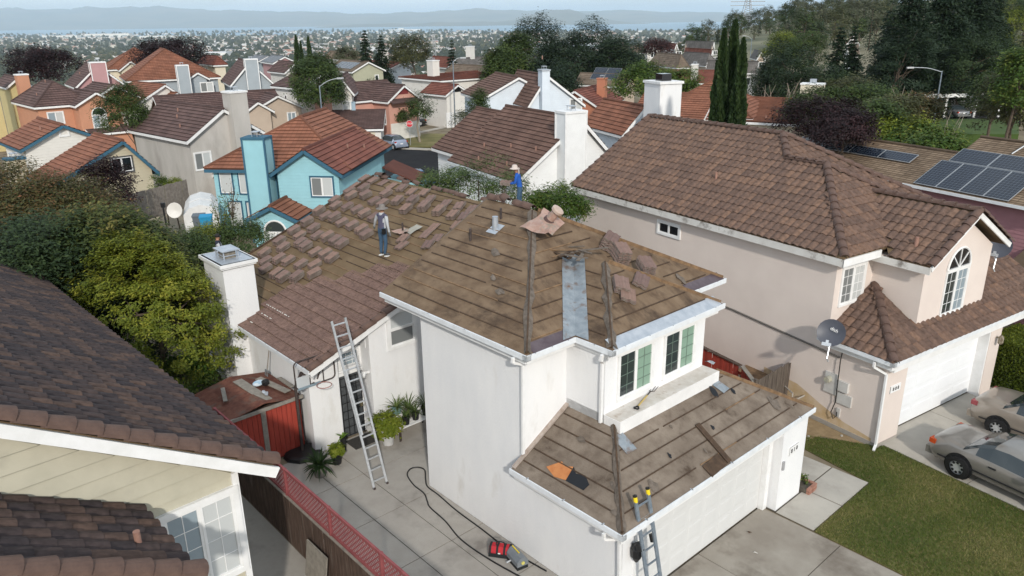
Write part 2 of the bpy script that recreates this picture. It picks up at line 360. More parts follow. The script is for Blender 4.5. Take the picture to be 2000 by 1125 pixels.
def window(parent, O, U, V, w, h, frame=None, panes=None, trim=.09, grid=(0, 0), mull=True, horiz=False, trimmat=None, out=None, name='window', sash=.05, gm=None):
    """framed window with its lower left outer corner of the glass opening at O; U right, V up"""
    frame = frame or m_trim; O, U, V = Vector(O), Vector(U).normalized(), Vector(V).normalized(); N = Vector(out) if out else U.cross(V); mb = MB()
    def bx(o, u0, u1, v0, v1, d0, d1): o.obox(O+U*u0+V*v0+N*d0, U*(u1-u0), V*(v1-v0), N*(d1-d0))
    t = trim
    bx(mb, -t, w+t, -t, 0, -.05, .05); bx(mb, -t, w+t, h, h+t, -.05, .05); bx(mb, -t, 0, 0, h, -.05, .05); bx(mb, w, w+t, 0, h, -.05, .05)
    o = mb.build(name, trimmat or frame, parent)
    n = 2 if (mull or horiz) else 1; panes = panes or [m_pane_d]*n
    for i in range(n):
        if horiz: u0, u1, v0, v1 = 0, w, i*h/2, (i+1)*h/2
        else: u0, u1, v0, v1 = i*w/n, (i+1)*w/n, 0, h
        mb = MB(); dz = .004+.012*i; bx(mb, u0+sash*.5, u1-sash*.5, v0+sash*.5, v1-sash*.5, dz-.04, dz); mb.build('pane', panes[i % len(panes)], o)
        mb = MB()
        for a in ((u0, u1, v0, v0+sash), (u0, u1, v1-sash, v1), (u0, u0+sash, v0+sash, v1-sash), (u1-sash, u1, v0+sash, v1-sash)): bx(mb, *a, dz-.03, dz+.022)
        mb.build('sash', frame, o)
        if grid[0]:
            mb = MB(); gw = .016
            for a in range(1, grid[0]): c = u0+(u1-u0)*a/grid[0]; bx(mb, c-gw/2, c+gw/2, v0+sash, v1-sash, dz+.001, dz+.008)
            for a in range(1, grid[1]): c = v0+(v1-v0)*a/grid[1]; bx(mb, u0+sash, u1-sash, c-gw/2, c+gw/2, dz+.002, dz+.009)
            mb.build('grille', gm or frame, o)
    return o
def gutter(parent, p, q, out, m=None, w=.13, h=.12, straps=4, name='gutter'):
    """open trough from p to q; p, q on the outer top edge"""
    p, q, out = Vector(p), Vector(q), Vector(out); d = (q-p); m = m or m_gut; mb = MB(); Z = Vector((0, 0, 1)); t = .012
    mb.obox(p-out*t-Z*h, d, out*t, Z*h, 0); mb.obox(p-out*(t*2+.01), d, out*(t+.018), Z*.012, 0)
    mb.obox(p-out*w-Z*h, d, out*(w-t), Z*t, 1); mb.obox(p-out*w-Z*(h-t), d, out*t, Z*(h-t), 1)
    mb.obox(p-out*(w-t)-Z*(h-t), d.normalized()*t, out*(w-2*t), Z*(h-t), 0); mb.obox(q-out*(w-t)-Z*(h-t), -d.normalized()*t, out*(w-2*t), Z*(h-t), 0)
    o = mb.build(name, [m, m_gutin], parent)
    for i in range(straps):
        c = p+d*((i+.5)/straps); mb = MB(); mb.obox(c-out*(w+.03)+Z*.002, d.normalized()*.03, out*(w+.03), Z*.01); mb.build('gutter_strap', m_galv2, o)
    return o
def downspout(parent, pts, w=.075, m=None):
    mb = MB()
    for a, b in zip(pts, pts[1:]): mb.bar(a, b, w, w*.8, up=(0, 0, 1) if abs((Vector(b)-Vector(a)).normalized().z) < .9 else (1, 0, 0))
    return mb.build('downspout', m or m_trim, parent)
def garage_door(parent, O, U, w, h, N, m, rows=4, cols=8):
    O, U, N = Vector(O), Vector(U), Vector(N); Z = Vector((0, 0, 1)); mb = MB(); mb.obox(O-N*.05, U*w, Z*h, N*.05); o = mb.build('garage_door', m, parent)
    pw, ph = w/cols, h/rows; p = MB(); p.obox((0, 0, 0), U*(pw-.14), Z*(ph-.13), N*.003); a = Vector((0, 0, 0))
    iu, iz = U*.035, Z*.035; q0 = [a, U*(pw-.14), U*(pw-.14)+Z*(ph-.13), Z*(ph-.13)]
    p.q([q0[0]+iu+iz+N*.008, q0[1]-iu+iz+N*.008, q0[2]-iu-iz+N*.008, q0[3]+iu-iz+N*.008])
    for i in range(4):
        j = (i+1) % 4; ins = [iu+iz, iz-iu, -iu-iz, iu-iz]; p.q([q0[i]+N*.003, q0[j]+N*.003, q0[j]+ins[j]+N*.008, q0[i]+ins[i]+N*.008])
    me = p.mesh('door_panel', m)
    for r in range(rows):
        for c in range(cols): link('door_panel', me, o, Matrix.Translation(O+U*(c*pw+.07)+Z*(r*ph+.065)))
    return o

# ================================================================== the house being re-roofed
YA = R_(-48.06); GM = atz(839, 948, 0)
FM = Matrix.Translation(GM) @ Matrix.Rotation(YA, 4, 'Z')
house = thing('white_house', 'white stucco house with its roof tiles stripped and stacked by workers', 'house', mtx=FM)
KU = .52
# walls
w = MB(); w.box(0, 3.97, 0, 6.1, 0, 5.62); w.box(3.97, 5.22, 1.45, 5.38, 2.4, 5.62)
w.prism([(3.97, 0), (7.1, 0), (7.1, .5), (6.9, .5), (6.9, 5.92), (7.1, 5.92), (7.1, 6.1), (7.38, 6.1), (7.38, 7.35), (3.97, 7.35)], 0, 2.44)
w.build('wall', m_white, house)
w = MB(); w.prism([(-12.3, -1.42), (-4.0, -1.42), (-4.0, .38), (-3.4, .38), (-3.4, 9.4), (-12.3, 9.4)], 0, 3.05)
for a in (-3.4, -12.3):                                   # gable ends of the long back wing
    s = 1 if a > -5 else -1
    y0 = .38 if a > -5 else -1.42; zt = lambda b: 3.0+.384*(b+1.73)-.13
    w.slab([(a, y0, 3.05), (a, 9.4, 3.05), (a, 9.4, zt(6.85)-.384*(9.4-6.85)), (a, 6.85, zt(6.85)), (a, y0, zt(y0))], (s, 0, 0), .2)
w.slab([(-4.0, -1.42, 3.05), (-4.0, .4, 3.05), (-4.0, .4, zt(.4)), (-4.0, -1.42, zt(-1.42))], (1, 0, 0), .2)
w.prism([(-4.0, .36), (-3.6, .36), (-3.6, .56), (-4.0, .56)], 3.05, 3.7)
w.build('back_wall', m_white, house)
# --- upper hip roof
deck = MB(); z0 = 5.6
def zu(a, b, ref='L'): return z0+KU*(b+.31) if ref == 'L' else z0+KU*(4.45-a)
zr = z0+KU*3.86
Lp = [(-1.4, -.31, z0), (4.45, -.31, z0), (.59, 3.55, zr), (-1.4, 3.55, zr)]
Fp = [(4.45, -.31, z0), (4.45, 7.41, z0), (.59, 3.55, zr)]
Rp = [(4.45, 7.41, z0), (-1.4, 7.41, z0), (-1.4, 3.55, zr), (.59, 3.55, zr)]
zb = z0+KU*2.2
bL = [(5.57, 1.25, z0), (3.37, 3.45, zb), (2.25, 3.45, zb), (4.45, 1.25, z0)]
bF = [(5.57, 1.25, z0), (5.57, 5.65, z0), (3.37, 3.45, zb)]
bR = [(5.57, 5.65, z0), (4.45, 5.65, z0), (2.25, 3.45, zb), (3.37, 3.45, zb)]
for P, n in ((Lp, (0, -KU, 1)), (Fp, (KU, 0, 1)), (Rp, (0, KU, 1)), (bL, (0, -KU, 1)), (bF, (KU, 0, 1)), (bR, (0, KU, 1))): deck.slab(P, n, .11)
deck.box(-1.25, 4.4, -.2, 7.3, 5.45, 5.5); deck.box(4.2, 5.5, 1.3, 5.6, 5.45, 5.5)
upper = deck.build('upper_roof', m_felt, house)
def batten(parent, p, q, n, m=None, w=.03, h=.02):
    mb = MB(); n = Vector(n).normalized(); mb.bar(Vector(p)+n*h*.5, Vector(q)+n*h*.5, w, h, up=n); mb.build('batten', m or m_batten, parent)
nL, nF, nR = (0, -KU, 1), (KU, 0, 1), (0, KU, 1)
for i in range(11):                                        # battens on the long left slope
    b = .05+i*.315+random.uniform(-.02, .02); z = zu(0, b); a1 = 4.45-(b+.31)-.12
    a = -1.3+random.uniform(0, .3)
    while a < a1-.3:
        l = random.uniform(1.6, 3.6); e = min(a+l, a1)
        batten(upper, (a, b, z), (e, b+random.uniform(-.02, .02), z), nL, m_batten if random.random() < .75 else m_batten2); a = e+random.choice([.01, .02, .25])
for i in range(9):                                         # short battens between hip and valley
    s = .32+i*.36; a = 4.45-s; z = z0+KU*s; b0 = -.31+s+.12; bv = 1.25+s if s < 2.2 else 3.45
    if bv-b0 > .3: batten(upper, (a, b0, z), (a+random.uniform(-.02, .02), min(bv-.4 if s < 2.2 else 6.9-s, 6.9-s), z), nF, m_batten2 if i % 3 == 0 else m_batten)
    if s < 2.0 and 7.0-s > 5.65-s+.5: batten(upper, (a, 5.65-s+.45, z), (a, 7.2-s, z), nF)
    elif s >= 2.0 and 6.9-s > 3.6: batten(upper, (a, 3.7, z), (a, 6.9-s, z), nF)
for i in range(5):
    s = .3+i*.37; batten(upper, (5.57-s, 1.25+s+.15, z0+KU*s), (5.57-s, 5.65-s-.15, z0+KU*s), nF, m_batten)
    batten(upper, (5.57-s-.18, 1.25+s, z0+KU*s), (4.45-s+.42, 1.25+s, z0+KU*s), nL, m_batten)
    batten(upper, (5.57-s-.15, 5.65-s, z0+KU*s), (4.45-s+.3, 5.65-s, z0+KU*s), nR, m_batten)
def hip_board(parent, p, q, m=None, n=14, rag=.1):
    """upright nailer on a hip with torn felt folded over it"""
    p, q = Vector(p), Vector(q); mb = MB(); mb.bar(p+Vector((0, 0, .03)), q+Vector((0, 0, .03)), .04, .12); mb.build('hip_board', m_batten, parent)
    d = (q-p); x = d.cross(Vector((0, 0, 1))).normalized(); mb = MB()
    for s in (-1, 1):
        e = [p+d*(i/n)+x*s*(.05+random.random()*rag)+Vector((0, 0, -.03+random.random()*.05)) for i in range(n+1)]
        t = [p+d*(i/n)+x*s*.02+Vector((0, 0, .05+random.random()*.06)) for i in range(n+1)]
        for i in range(n): mb.q([t[i], t[i+1], e[i+1], e[i]])
    mb.build('torn_felt', m_feltrag, parent)
hip_board(upper, (4.4, -.26, z0+.02), (.7, 3.44, zr-.05)); hip_board(upper, (5.5, 1.32, z0+.03), (3.45, 3.37, zb-.03))
mb = MB(); mb.bar((4.4, 7.36, z0+.05), (.7, 3.66, zr), .05, .09); mb.bar((5.5, 5.58, z0+.05), (3.45, 3.52, zb), .05, .09); mb.build('hip_board', m_batten2, upper)
mb = MB(); mb.bar((-1.37, -.25, z0-.07), (-1.37, 3.5, zr-.07), .04, .12); mb.build('rake_board', m_feltrag, upper)
# valley metal, eave metal
vd = Vector((-1, 1, KU)).normalized()
mb = MB(); 
for n_, sd in ((nF, Vector((0, -1, 0))), (nL, Vector((1, 0, 0)))):
    n = Vector(n_).normalized(); o = Vector((4.42, 1.28, z0+.03)); sd = (sd - n*sd.dot(n)).normalized(); q = o+Vector((-2.1, 2.1, 2.1*KU))
    mb.q([o+n*.014, o+sd*.42+n*.014, q+sd*.42+n*.014, q+n*.014])
mb.build('valley_flashing', m_galv, upper)
mb = MB(); n = Vector(nF).normalized(); up = Vector((-1, 0, KU)).normalized()
mb.obox(Vector((5.56, 1.35, z0))+n*.012, (0, 4.2, 0), up*.34, n*.004); mb.build('eave_flashing', m_galv2, upper)
mb = MB(); mb.obox(Vector((4.44, -.1, z0))+n*.012, (0, 1.25, 0), up*.3, n*.004); mb.build('eave_flashing', mat('brown_flashing', (.085, .06, .07), (.13, .10, .11), scale=3, rough=.4, metal=.3), upper)
mb = MB(); mb.obox(Vector((4.44, 5.75, z0))+n*.012, (0, 1.6, 0), up*.3, n*.004); mb.build('eave_flashing', MATS['brown_flashing'], upper)
# loose felt scraps
def scrap(parent, c, n, size, m, turns=9, lift=.03, seed=0):
    rnd = random.Random(seed); n = Vector(n).normalized(); x = n.cross(Vector((.3, 1, .1))).normalized(); y = n.cross(x); c = Vector(c); mb = MB(); ring = []
    for k in range(turns):
        t = 2*math.pi*k/turns; r = size*(.55+.6*rnd.random()); ring.append(c+x*math.cos(t)*r+y*math.sin(t)*r*.55+n*(.015+lift*rnd.random()))
    for k in range(turns): mb.q([c+n*(.02+lift), ring[k], ring[(k+1) % turns]])
    return mb.build('felt_scrap', m, parent)
for i, (a, b, s) in enumerate(((.9, 1.9, .22), (2.2, .9, .2), (2.9, 3.6, .26), (3.3, 2.6, .22), (1.6, 1.2, .16), (4.0, 5.9, .22))):
    pl = b+.31 < 4.45-a; z = zu(a, b) if pl else z0+KU*(4.45-a); scrap(upper, (a, b, z), nL if pl else nF, s, m_feltrag, seed=i)
# heap of lifted felt and laths where the bay ridge meets the slope
for i in range(16):
    c = Vector((2.5+random.uniform(-.35, .6), 3.25+random.uniform(-.5, .6), zb+.06+random.uniform(0, .10))); t = random.uniform(0, 3.1); l = random.uniform(.35, .9)
    d = Vector((math.cos(t), math.sin(t), random.uniform(-.12, .12)))*l*.5; mb = MB(); mb.bar(c-d, c+d, random.uniform(.04, .1), .02); mb.build('lath', random.choice([m_batten, m_feltrag, m_batten2, m_feltrag]), upper)
# plumbing vents
def vent_pipe(parent, p, h, r, m, base=None, tilt=(0, 0, 1), name='vent_pipe'):
    mb = MB(); t = Vector(tilt).normalized(); mb.tube([Vector(p)-t*.05, Vector(p)+t*h], r, 12); o = mb.build(name, m, parent, smooth=False)
    if base: 
        n = Vector(base).normalized(); x = n.cross(Vector((0, 1, 0))).normalized(); y = n.cross(x); mb = MB(); mb.obox(Vector(p)-x*.2-y*.2+n*.012, x*.4, y*.4, n*.006); mb.build('flashing', m_galv2, o)
    return o
vent_pipe(upper, (.07, 2.62, zu(0, 2.62)), .36, .085, m_galv2, nL)
vent_pipe(upper, (-.33, 2.05, zu(0, 2.05)), .34, .035, m_rustpipe); vent_pipe(upper, (-.12, 3.0, zu(0, 3.0)), .3, .035, m_rustpipe)
# --- lower garage roof
KG, zg = .55, 2.55
gd = MB(); zt_ = zg+KG*1.97
gd.slab([(3.97, -.42, zg), (7.41, -.42, zg), (5.44, 1.55, zt_), (3.97, 1.55, zt_)], (0, -KG, 1), .1)
gd.slab([(7.41, -.42, zg), (7.41, 7.64, zg), (5.44, 5.67, zt_), (5.44, 1.55, zt_)], (KG, 0, 1), .1)
gd.slab([(7.41, 7.64, zg), (3.97, 7.64, zg), (3.97, 5.67, zt_), (5.44, 5.67, zt_)], (0, KG, 1), .1)
groof = gd.build('garage_roof', m_felt2, house)
ngL, ngF = (0, -KG, 1), (KG, 0, 1)
for i in range(5):
    b = -.1+i*.34; z = zg+KG*(b+.42); batten(groof, (4.1, b, z), (7.41-(b+.42)-.12, b, z), ngL, m_batten, w=.03)
for i in range(5):
    s = .33+i*.36; a = 7.41-s; z = zg+KG*s; b = -.42+s+.12
    be = 7.64-s-.12
    while b < be-.1:
        l = random.uniform(1.3, 2.8); e = min(b+l, be); batten(groof, (a, b, z), (a, e, z), ngF, m_batten if random.random() < .85 else m_batten2, h=.022, w=.026); b = e+random.choice([.01, .02, .18])
hip_board(groof, (7.36, -.37, zg+.02), (5.5, 1.49, zt_-.02), rag=.06)
mb = MB(); mb.bar((7.37, 7.60, zg+.05), (5.46, 5.69, zt_+.04), .05, .08); mb.build('rake_board', m_batten2, groof)
mb = MB(); mb.bar((4.02, -.36, zg+.05), (4.02, 1.5, zt_+.03), .1, .05, up=(0, -KG, 1)); mb.build('wall_flashing', mat('pink_mortar', (.42, .36, .32), (.30, .24, .2), scale=9, rough=.9), groof)
mb = MB(); mb.obox((6.35, 3.55, zg+KG*1.06+.035), (1.02, -.08, -KG*1.02), (0, .16, 0), (0, 0, .03)); mb.build('loose_board', m_batten, groof)
mb = MB(); mb.obox((7.15, 2.75, zg+KG*.26+.03), (.28, .0, -KG*.28), (-.06, .7, .03), (0, 0, .02)); mb.build('loose_board', m_batten, groof)
def patch(parent, pts, m, n, name, t=.012):
    mb = MB(); mb.slab([Vector(p)+Vector(n).normalized()*.02 for p in pts], n, t, 0); return mb.build(name, m, parent)
lz = lambda b: zg+KG*(b+.42)
patch(groof, [(4.75, .02, lz(.02)), (5.0, .28, lz(.28)), (5.16, .22, lz(.22)), (5.34, .30, lz(.30)), (5.42, -.02, lz(-.02)), (5.1, -.08, lz(-.08))], mat('bare_board', (.42, .15, .05), (.50, .21, .075), scale=5, rough=.8), ngL, 'bare_sheathing')
patch(groof, [(5.42, -.03, lz(-.03)), (5.36, .30, lz(.30)), (5.52, .2, lz(.2)), (5.75, .26, lz(.26)), (5.98, .14, lz(.14)), (5.95, -.02, lz(-.02))], mat('wet_felt', (.008, .01, .014), rough=.6), ngL, 'felt_patch', .015)
for i, (a, b, s) in enumerate(((6.6, 2.2, .09), (6.55, 4.0, .1), (5.85, 5.0, .2), (6.1, 5.6, .12), (6.9, 3.2, .08), (6.1, 2.9, .07))): scrap(groof, (a, b, zg+KG*(7.41-a)), ngF, s, MATS['wet_felt'] if i < 4 else m_feltrag, seed=20+i, lift=.015)
for i, (a, b, s) in enumerate(((6.5, .35, .16), (5.0, .9, .2), (6.9, -.1, .13), (6.8, 6.5, .28), (6.95, 1.2, .22))):
    pl = b+.42 < 7.41-a; scrap(groof, (a, b, lz(b) if pl else zg+KG*(7.41-a)), ngL if pl else ngF, s, m_feltrag, seed=30+i, lift=.01)
# ledge under the bay windows
mb = MB(); mb.box(4.0, 5.72, 1.45, 5.45, 2.6, 3.80); mb.build('ledge', mat('ledge_stucco', (.70, .69, .68), (.78, .77, .76), scale=2, rough=.9, bump=.2), house)
mb = MB(); mb.box(5.225, 5.70, 1.47, 5.43, 3.80, 3.81); mb.build('ledge_top', mat('dirty_ledge', (.50, .455, .40), (.62, .59, .55), scale=3, rough=.9, c3=(.33, .25, .18), s3=2.5, p3=.62), house)
mb = MB(); mb.obox((5.7, 1.2, zg+KG*1.71+.02), (.45, 0, -KG*.45), (0, .35, 0), (0, 0, .008)); mb.build('corner_flashing', m_galv, house)
mb = MB(); mb.obox((5.73, 5.15, zg+KG*1.68+.03), (.3, .1, -KG*.3), (-.03, .3, .02), (0, 0, .008)); mb.build('corner_flashing', m_galv, house)
# --- long back wing roof: k .384
KM, zm = .384, 3.0
zM = lambda b: zm+KM*(b+1.73)
zrm = zM(6.85)
bd = MB(); bd.slab([(-12.75, -1.73, zm), (-3.28, -1.73, zm), (-3.28, 6.85, zrm), (-12.75, 6.85, zrm)], (0, -KM, 1), .12)
bd.slab([(-12.75, 9.9, zrm-KM*3.05), (-3.28, 9.9, zrm-KM*3.05), (-3.28, 6.85, zrm), (-12.75, 6.85, zrm)], (0, KM, 1), .12)
back = bd.build('back_roof', m_felt3, house); nM = (0, -KM, 1)
mb = MB(); mb.bar((-3.30, -1.70, zm-.09), (-3.30, 6.8, zrm-.09), .05, .17); mb.build('rake_board', m_trim, back)
mb = MB(); mb.bar((-12.76, -1.70, zm-.03), (-12.76, 6.8, zrm-.03), .05, .2); mb.build('rake_board', m_batten, back)
for i in range(25):
    b = -1.45+i*.338; z = zM(b)
    if b > 6.7: break
    a = -12.6
    end = -3.4 if b > 3.0 else -8+b*1.2
    while a < end-.2:
        l = random.uniform(1.8, 4.2); e = min(a+l, end); batten(back, (a, b, z), (e, b, z), nM, m_batten if random.random() < .7 else m_batten2, h=.02); a = e+random.choice([.01, .02, .3])
# intact tiles at the lower front part of the slope
Ub, Vb, Nb = plane_basis((-12, 0, 0), (-3, 0, 0), (0, 1, KM)); Ob = Vector((-3.45, -1.70, zm))
V2 = lambda b: (b+1.70)*math.sqrt(1+KM*KM)
intact = [(-8.05-Ob.x, 0), (0, 0), (0, V2(3.1)), (-2.2, V2(3.1)), (-2.2, V2(2.72)), (-2.9, V2(2.72)), (-2.9, V2(2.0)), (-3.6, V2(2.0)), (-3.6, V2(1.3)), (-4.3, V2(1.3)), (-4.3, V2(.6)), (-5.0, V2(.6)), (-5.0, V2(-.1)), (-5.0, V2(-.1)), (-5.1, V2(-.8)), (-4.65, V2(-.8))]
tile_roof(back, FM, [(Ob, Ub, Vb, Nb, intact)], 'flat', .33, .36, tM_o, tM_i, 400)
caps(back, (-3.38, -1.72, zm+.03), (-3.38, 3.6, zM(3.6)+.03), r=.13, step=.42, m=m_cap, name='rake_tile')
# scattered ridge caps still lying along the ridge
for a in np.arange(-13.0+.6, -4.6, .37):
    if random.random() < .72:
        p = Vector((a, 6.85+random.uniform(-.1, .25), zrm+.03)); caps(back, p, p+Vector((.36, random.uniform(-.09, .09), random.uniform(-.02, .04))), r=.12, step=.36)
caps(back, (-12.45, 6.75, zrm+.08), (-12.0, 6.75, zrm+.16), r=.14, step=.5)
caps(upper, (-1.3, 3.6, zr+.04), (-.6, 3.62, zr+.06), r=.14, step=.36); caps(upper, (-.75, 3.66, zr+.12), (-.3, 3.5, zr+.1), r=.14, step=.36); caps(upper, (-.2, 3.62, zr+.03), (.5, 3.6, zr+.03), r=.14, step=.36)
# white drip marks left along the course edges near the chimney are loose mortar
m_mort = mat('mortar', (.62, .60, .56), (.5, .47, .43), scale=9, rough=.9)
for b, a0, a1 in ((-.98, -7.95, -7.2), (-.62, -8.3, -6.6), (-1.42, -7.9, -7.75)):
    mb = MB(); a = a0
    while a < a1: mb.obox((a, b, zM(b)+.045), (.05+random.random()*.03, 0, 0), (0, .03, .012), (0, 0, .012)); a += random.uniform(.08, .2)
    mb.build('mortar_crumbs', m_mort, back)
# gutters
gutter(house, (-1.42, -.33, 5.6), (4.47, -.33, 5.6), (0, -1, 0)); gutter(house, (4.47, -.33, 5.6), (4.47, 1.25, 5.6), (1, 0, 0), straps=3)
gutter(house, (4.47, 1.23, 5.6), (5.59, 1.23, 5.6), (0, -1, 0), straps=1); gutter(house, (5.59, 1.23, 5.6), (5.59, 5.68, 5.6), (1, 0, 0), straps=5)
gutter(house, (4.47, 5.68, 5.6), (4.47, 7.45, 5.6), (1, 0, 0), straps=2)
gutter(house, (3.95, -.44, zg+.02), (7.43, -.44, zg+.02), (0, -1, 0), straps=3); gutter(house, (7.43, -.44, zg+.02), (7.43, 7.64, zg+.02), (1, 0, 0), m=m_gut, straps=5)
gutter(house, (-8.15, -1.75, zm+.02), (-3.3, -1.75, zm+.02), (0, -1, 0), straps=6)
mb = MB(); mb.box(-1.35, 4.3, -.22, -.17, 5.33, 5.49); mb.box(4.28, 4.33, -.2, 1.4, 5.33, 5.49); mb.box(5.40, 5.45, 1.3, 5.6, 5.33, 5.49); mb.box(4.3, 5.42, 1.36, 1.41, 5.33, 5.49)
mb.box(4.0, 7.3, -.33, -.28, 2.3, 2.46); mb.box(7.26, 7.31, -.33, 7.5, 2.26, 2.46); mb.box(-8.1, -3.4, -1.6, -1.55, 2.72, 2.92); mb.build('fascia', m_trim, house)
downspout(house, [(4.05, -.36, 5.46), (4.05, -.36, 5.34), (4.05, -.06, 5.2), (4.02, -.05, 2.85)]); downspout(house, [(5.32, 1.2, 5.46), (5.3, 1.2, 5.32), (5.16, 1.40, 5.15), (5.16, 1.40, 3.6)])
downspout(house, [(6.95, -.46, 2.42), (6.95, -.46, 2.28), (7.05, -.06, 2.12), (7.12, -.05, .05)])
# windows
window(house, (5.22, 1.93, 4.05), (0, 1, 0), (0, 0, 1), 1.22, 1.14, panes=[m_pane_d, m_pane_g], grid=(2, 4), trim=.07, out=(1, 0, 0), sash=.04, gm=mat('grille_grey', (.12, .17, .14), rough=.5))
window(house, (5.22, 3.68, 4.05), (0, 1, 0), (0, 0, 1), 1.22, 1.14, panes=[m_pane_d, m_pane_g], grid=(2, 4), trim=.07, out=(1, 0, 0), sash=.04, gm=mat('grille_grey', (.12, .17, .14), rough=.5))
window(house, (-3.4, 1.14, 2.9), (0, 1, 0), (0, 0, 1), .92, 1.12, panes=[m_pane_s, m_pane_w], horiz=True, mull=False, trim=.11, out=(1, 0, 0))
window(house, (-4.0, -.35, 2.45), (0, 1, 0), (0, 0, 1), .66, .5, panes=[m_pane_b], mull=False, trim=.08, grid=(3, 3), out=(1, 0, 0))
# entrance: dark iron screen door
mb = MB(); mb.box(-4.02, -3.97, -.45, .34, 0.02, 2.16); dr = mb.build('front_door', mat('screen_dark', (.05, .055, .06), (.085, .09, .095), scale=9, rough=.6), house)
mb = MB()
for b in np.linspace(-.42, .31, 5): mb.bar((-3.95, b, .05), (-3.95, b, 2.12), .018, .018, up=(1, 0, 0))
for z in np.linspace(.08, 2.1, 8): mb.bar((-3.945, -.45, z), (-3.945, .34, z), .016, .016)
mb.build('door_bars', m_black, dr)
mb = MB(); mb.box(-3.96, -3.9, .2, .28, .95, 1.12); mb.build('door_lock', mat('brass', (.3, .25, .15), rough=.35, metal=.8), dr)
mb = MB(); mb.box(-4.0, -3.93, -.53, -.46, 0, 2.28); mb.box(-4.0, -3.93, -.53, .38, 2.19, 2.3); mb.build('door_frame', m_trim, house)
mb = MB(); mb.box(-4.0, -3.78, -1.55, -.55, 0, 2.95); mb.build('porch_pier', m_white, house)
mb = MB(); mb.tube([(-3.5, .36, 2.25), (-3.5, .22, 2.28)], .05); mb.tube([(-3.5, .2, 2.28), (-3.4, .1, 2.2)], .055); mb.tube([(-3.5, .2, 2.28), (-3.62, .1, 2.2)], .055); mb.build('motion_light', m_trim, house)
garage_door(house, (6.98, .55, .04), (0, 1, 0), 5.3, 2.12, (1, 0, 0), mat('garage_white', (.64, .64, .63), (.62, .62, .61), scale=2, rough=.6))
mb = MB(); mb.box(6.96, 7.14, .38, .54, 0, 2.18); mb.box(6.96, 7.14, 5.86, 6.04, 0, 2.18); mb.box(6.955, 7.145, .375, 6.045, 2.17, 2.3); mb.build('door_frame', m_trim, house)
mb = MB(); mb.box(7.381, 7.40, 6.45, 6.92, 1.55, 1.80, 0); mb.box(7.40, 7.402, 6.47, 6.48, 1.55, 1.80, 1); mb.box(7.40, 7.402, 6.47, 6.92, 1.79, 1.8, 1)
hn = mb.build('number_plate', [m_trim, m_black], house)
def text_part(parent, s, size, M4, m, name='digits', ext=.004):
    c = bpy.data.curves.new(name, 'FONT'); c.body = s; c.size = size; c.extrude = ext; c.align_x = 'CENTER'; c.align_y = 'CENTER'
    o = bpy.data.objects.new(name, c); COL.objects.link(o); dg = bpy.context.evaluated_depsgraph_get(); me = bpy.data.meshes.new_from_object(o.evaluated_get(dg)); bpy.data.objects.remove(o); bpy.data.curves.remove(c)
    me.materials.clear(); me.materials.append(m); return link(name, me, parent, M4)
XA = Matrix(((0, 0, 1, 0), (1, 0, 0, 0), (0, 1, 0, 0), (0, 0, 0, 1)))          # text facing +x
text_part(hn, '8 1 0', .17, Matrix.Translation((7.404, 6.72, 1.66)) @ XA, m_black)
mb = MB(); mb.box(7.381, 7.43, 6.16, 6.24, 1.25, 1.5); mb.build('keypad', mat('grey_plastic', (.35, .35, .36), rough=.5), house)
# chimney with chase cap and spark arrestor
ch = MB(); ch.box(-9.85, -8.24, -1.96, -.9, 0, 5.03); cho = ch.build('chimney', m_white, house)
mb = MB(); mb.box(-9.92, -8.17, -2.03, -.83, 5.03, 5.2); mb.box(-9.96, -8.13, -2.07, -.79, 5.09, 5.2); mb.build('chimney_cap', m_trim, cho)
mb = MB(); mb.box(-9.86, -8.23, -1.97, -.89, 5.2, 5.212); mb.build('cap_sheet', m_galv2, cho)
mb = MB()
for x in (-9.35, -8.72):
    for y in (-1.68, -1.2): mb.box(x-.02, x+.02, y-.02, y+.02, 5.2, 5.48)
mb.box(-9.42, -8.65, -1.75, -1.13, 5.47, 5.5)
for z in (5.3,): mb.box(-9.35, -8.72, -1.69, -1.67, z, z+.03); mb.box(-8.73, -8.71, -1.68, -1.2, z, z+.03); mb.box(-9.36, -9.34, -1.68, -1.2, z, z+.03)
mb.build('spark_arrestor', m_galv2, cho)
mb = MB(); mb.box(-9.3, -8.77, -1.63, -1.25, 5.21, 5.44); mb.build('arrestor_mesh', mat('wire_mesh', (.16, .14, .11), (.25, .22, .18), scale=20, rough=.8), cho)
# ---- loose tiles stacked in rows on the back slope
m_tile_c = [mat('stack_tile_%d' % i, c, tuple(x*1.25 for x in c), scale=7, rough=.85) for i, c in enumerate(((.15, .098, .084), (.172, .112, .094), (.135, .088, .077), (.185, .118, .094)))]
m_tedge = mat('tile_edge', (.28, .24, .21), (.17, .13, .11), scale=14, rough=.9)
def one_tile(m):
    key = ('loose', m.name)
    if key in _TM: return _TM[key]
    mb = MB(); l, w_ = .47, .38; pr = [(0, 0), (.1, .022), (.22, .022), (.32, .0), (.45, .0), (.55, .022), (.67, .022), (.77, 0), (.9, 0), (1, .018)]
    top0 = [((x-.5)*w_, -l/2, z+.02) for x, z in pr]; top1 = [((x-.5)*w_, l/2, z+.02) for x, z in pr]; n = len(pr)
    mb.v = top0+top1+[(x, y, z-.022) for x, y, z in top0]+[(x, y, z-.022) for x, y, z in top1]
    for i in range(n-1):
        mb.f += [(i, i+1, n+i+1, n+i), (2*n+i, 2*n+i+1, i+1, i), (n+i, n+i+1, 3*n+i+1, 3*n+i)]; mb.mi += [0, 1, 1]
    mb.f += [(0, n, 3*n, 2*n), (n-1, 3*n-1, 4*n-1, 2*n-1)]; mb.mi += [1, 1]; mb.uv = [[(0, 0)]*4 for f in mb.f]
    _TM[key] = mb.mesh('loose_tile', [m, m_tedge]); return _TM[key]
nsk = [0]
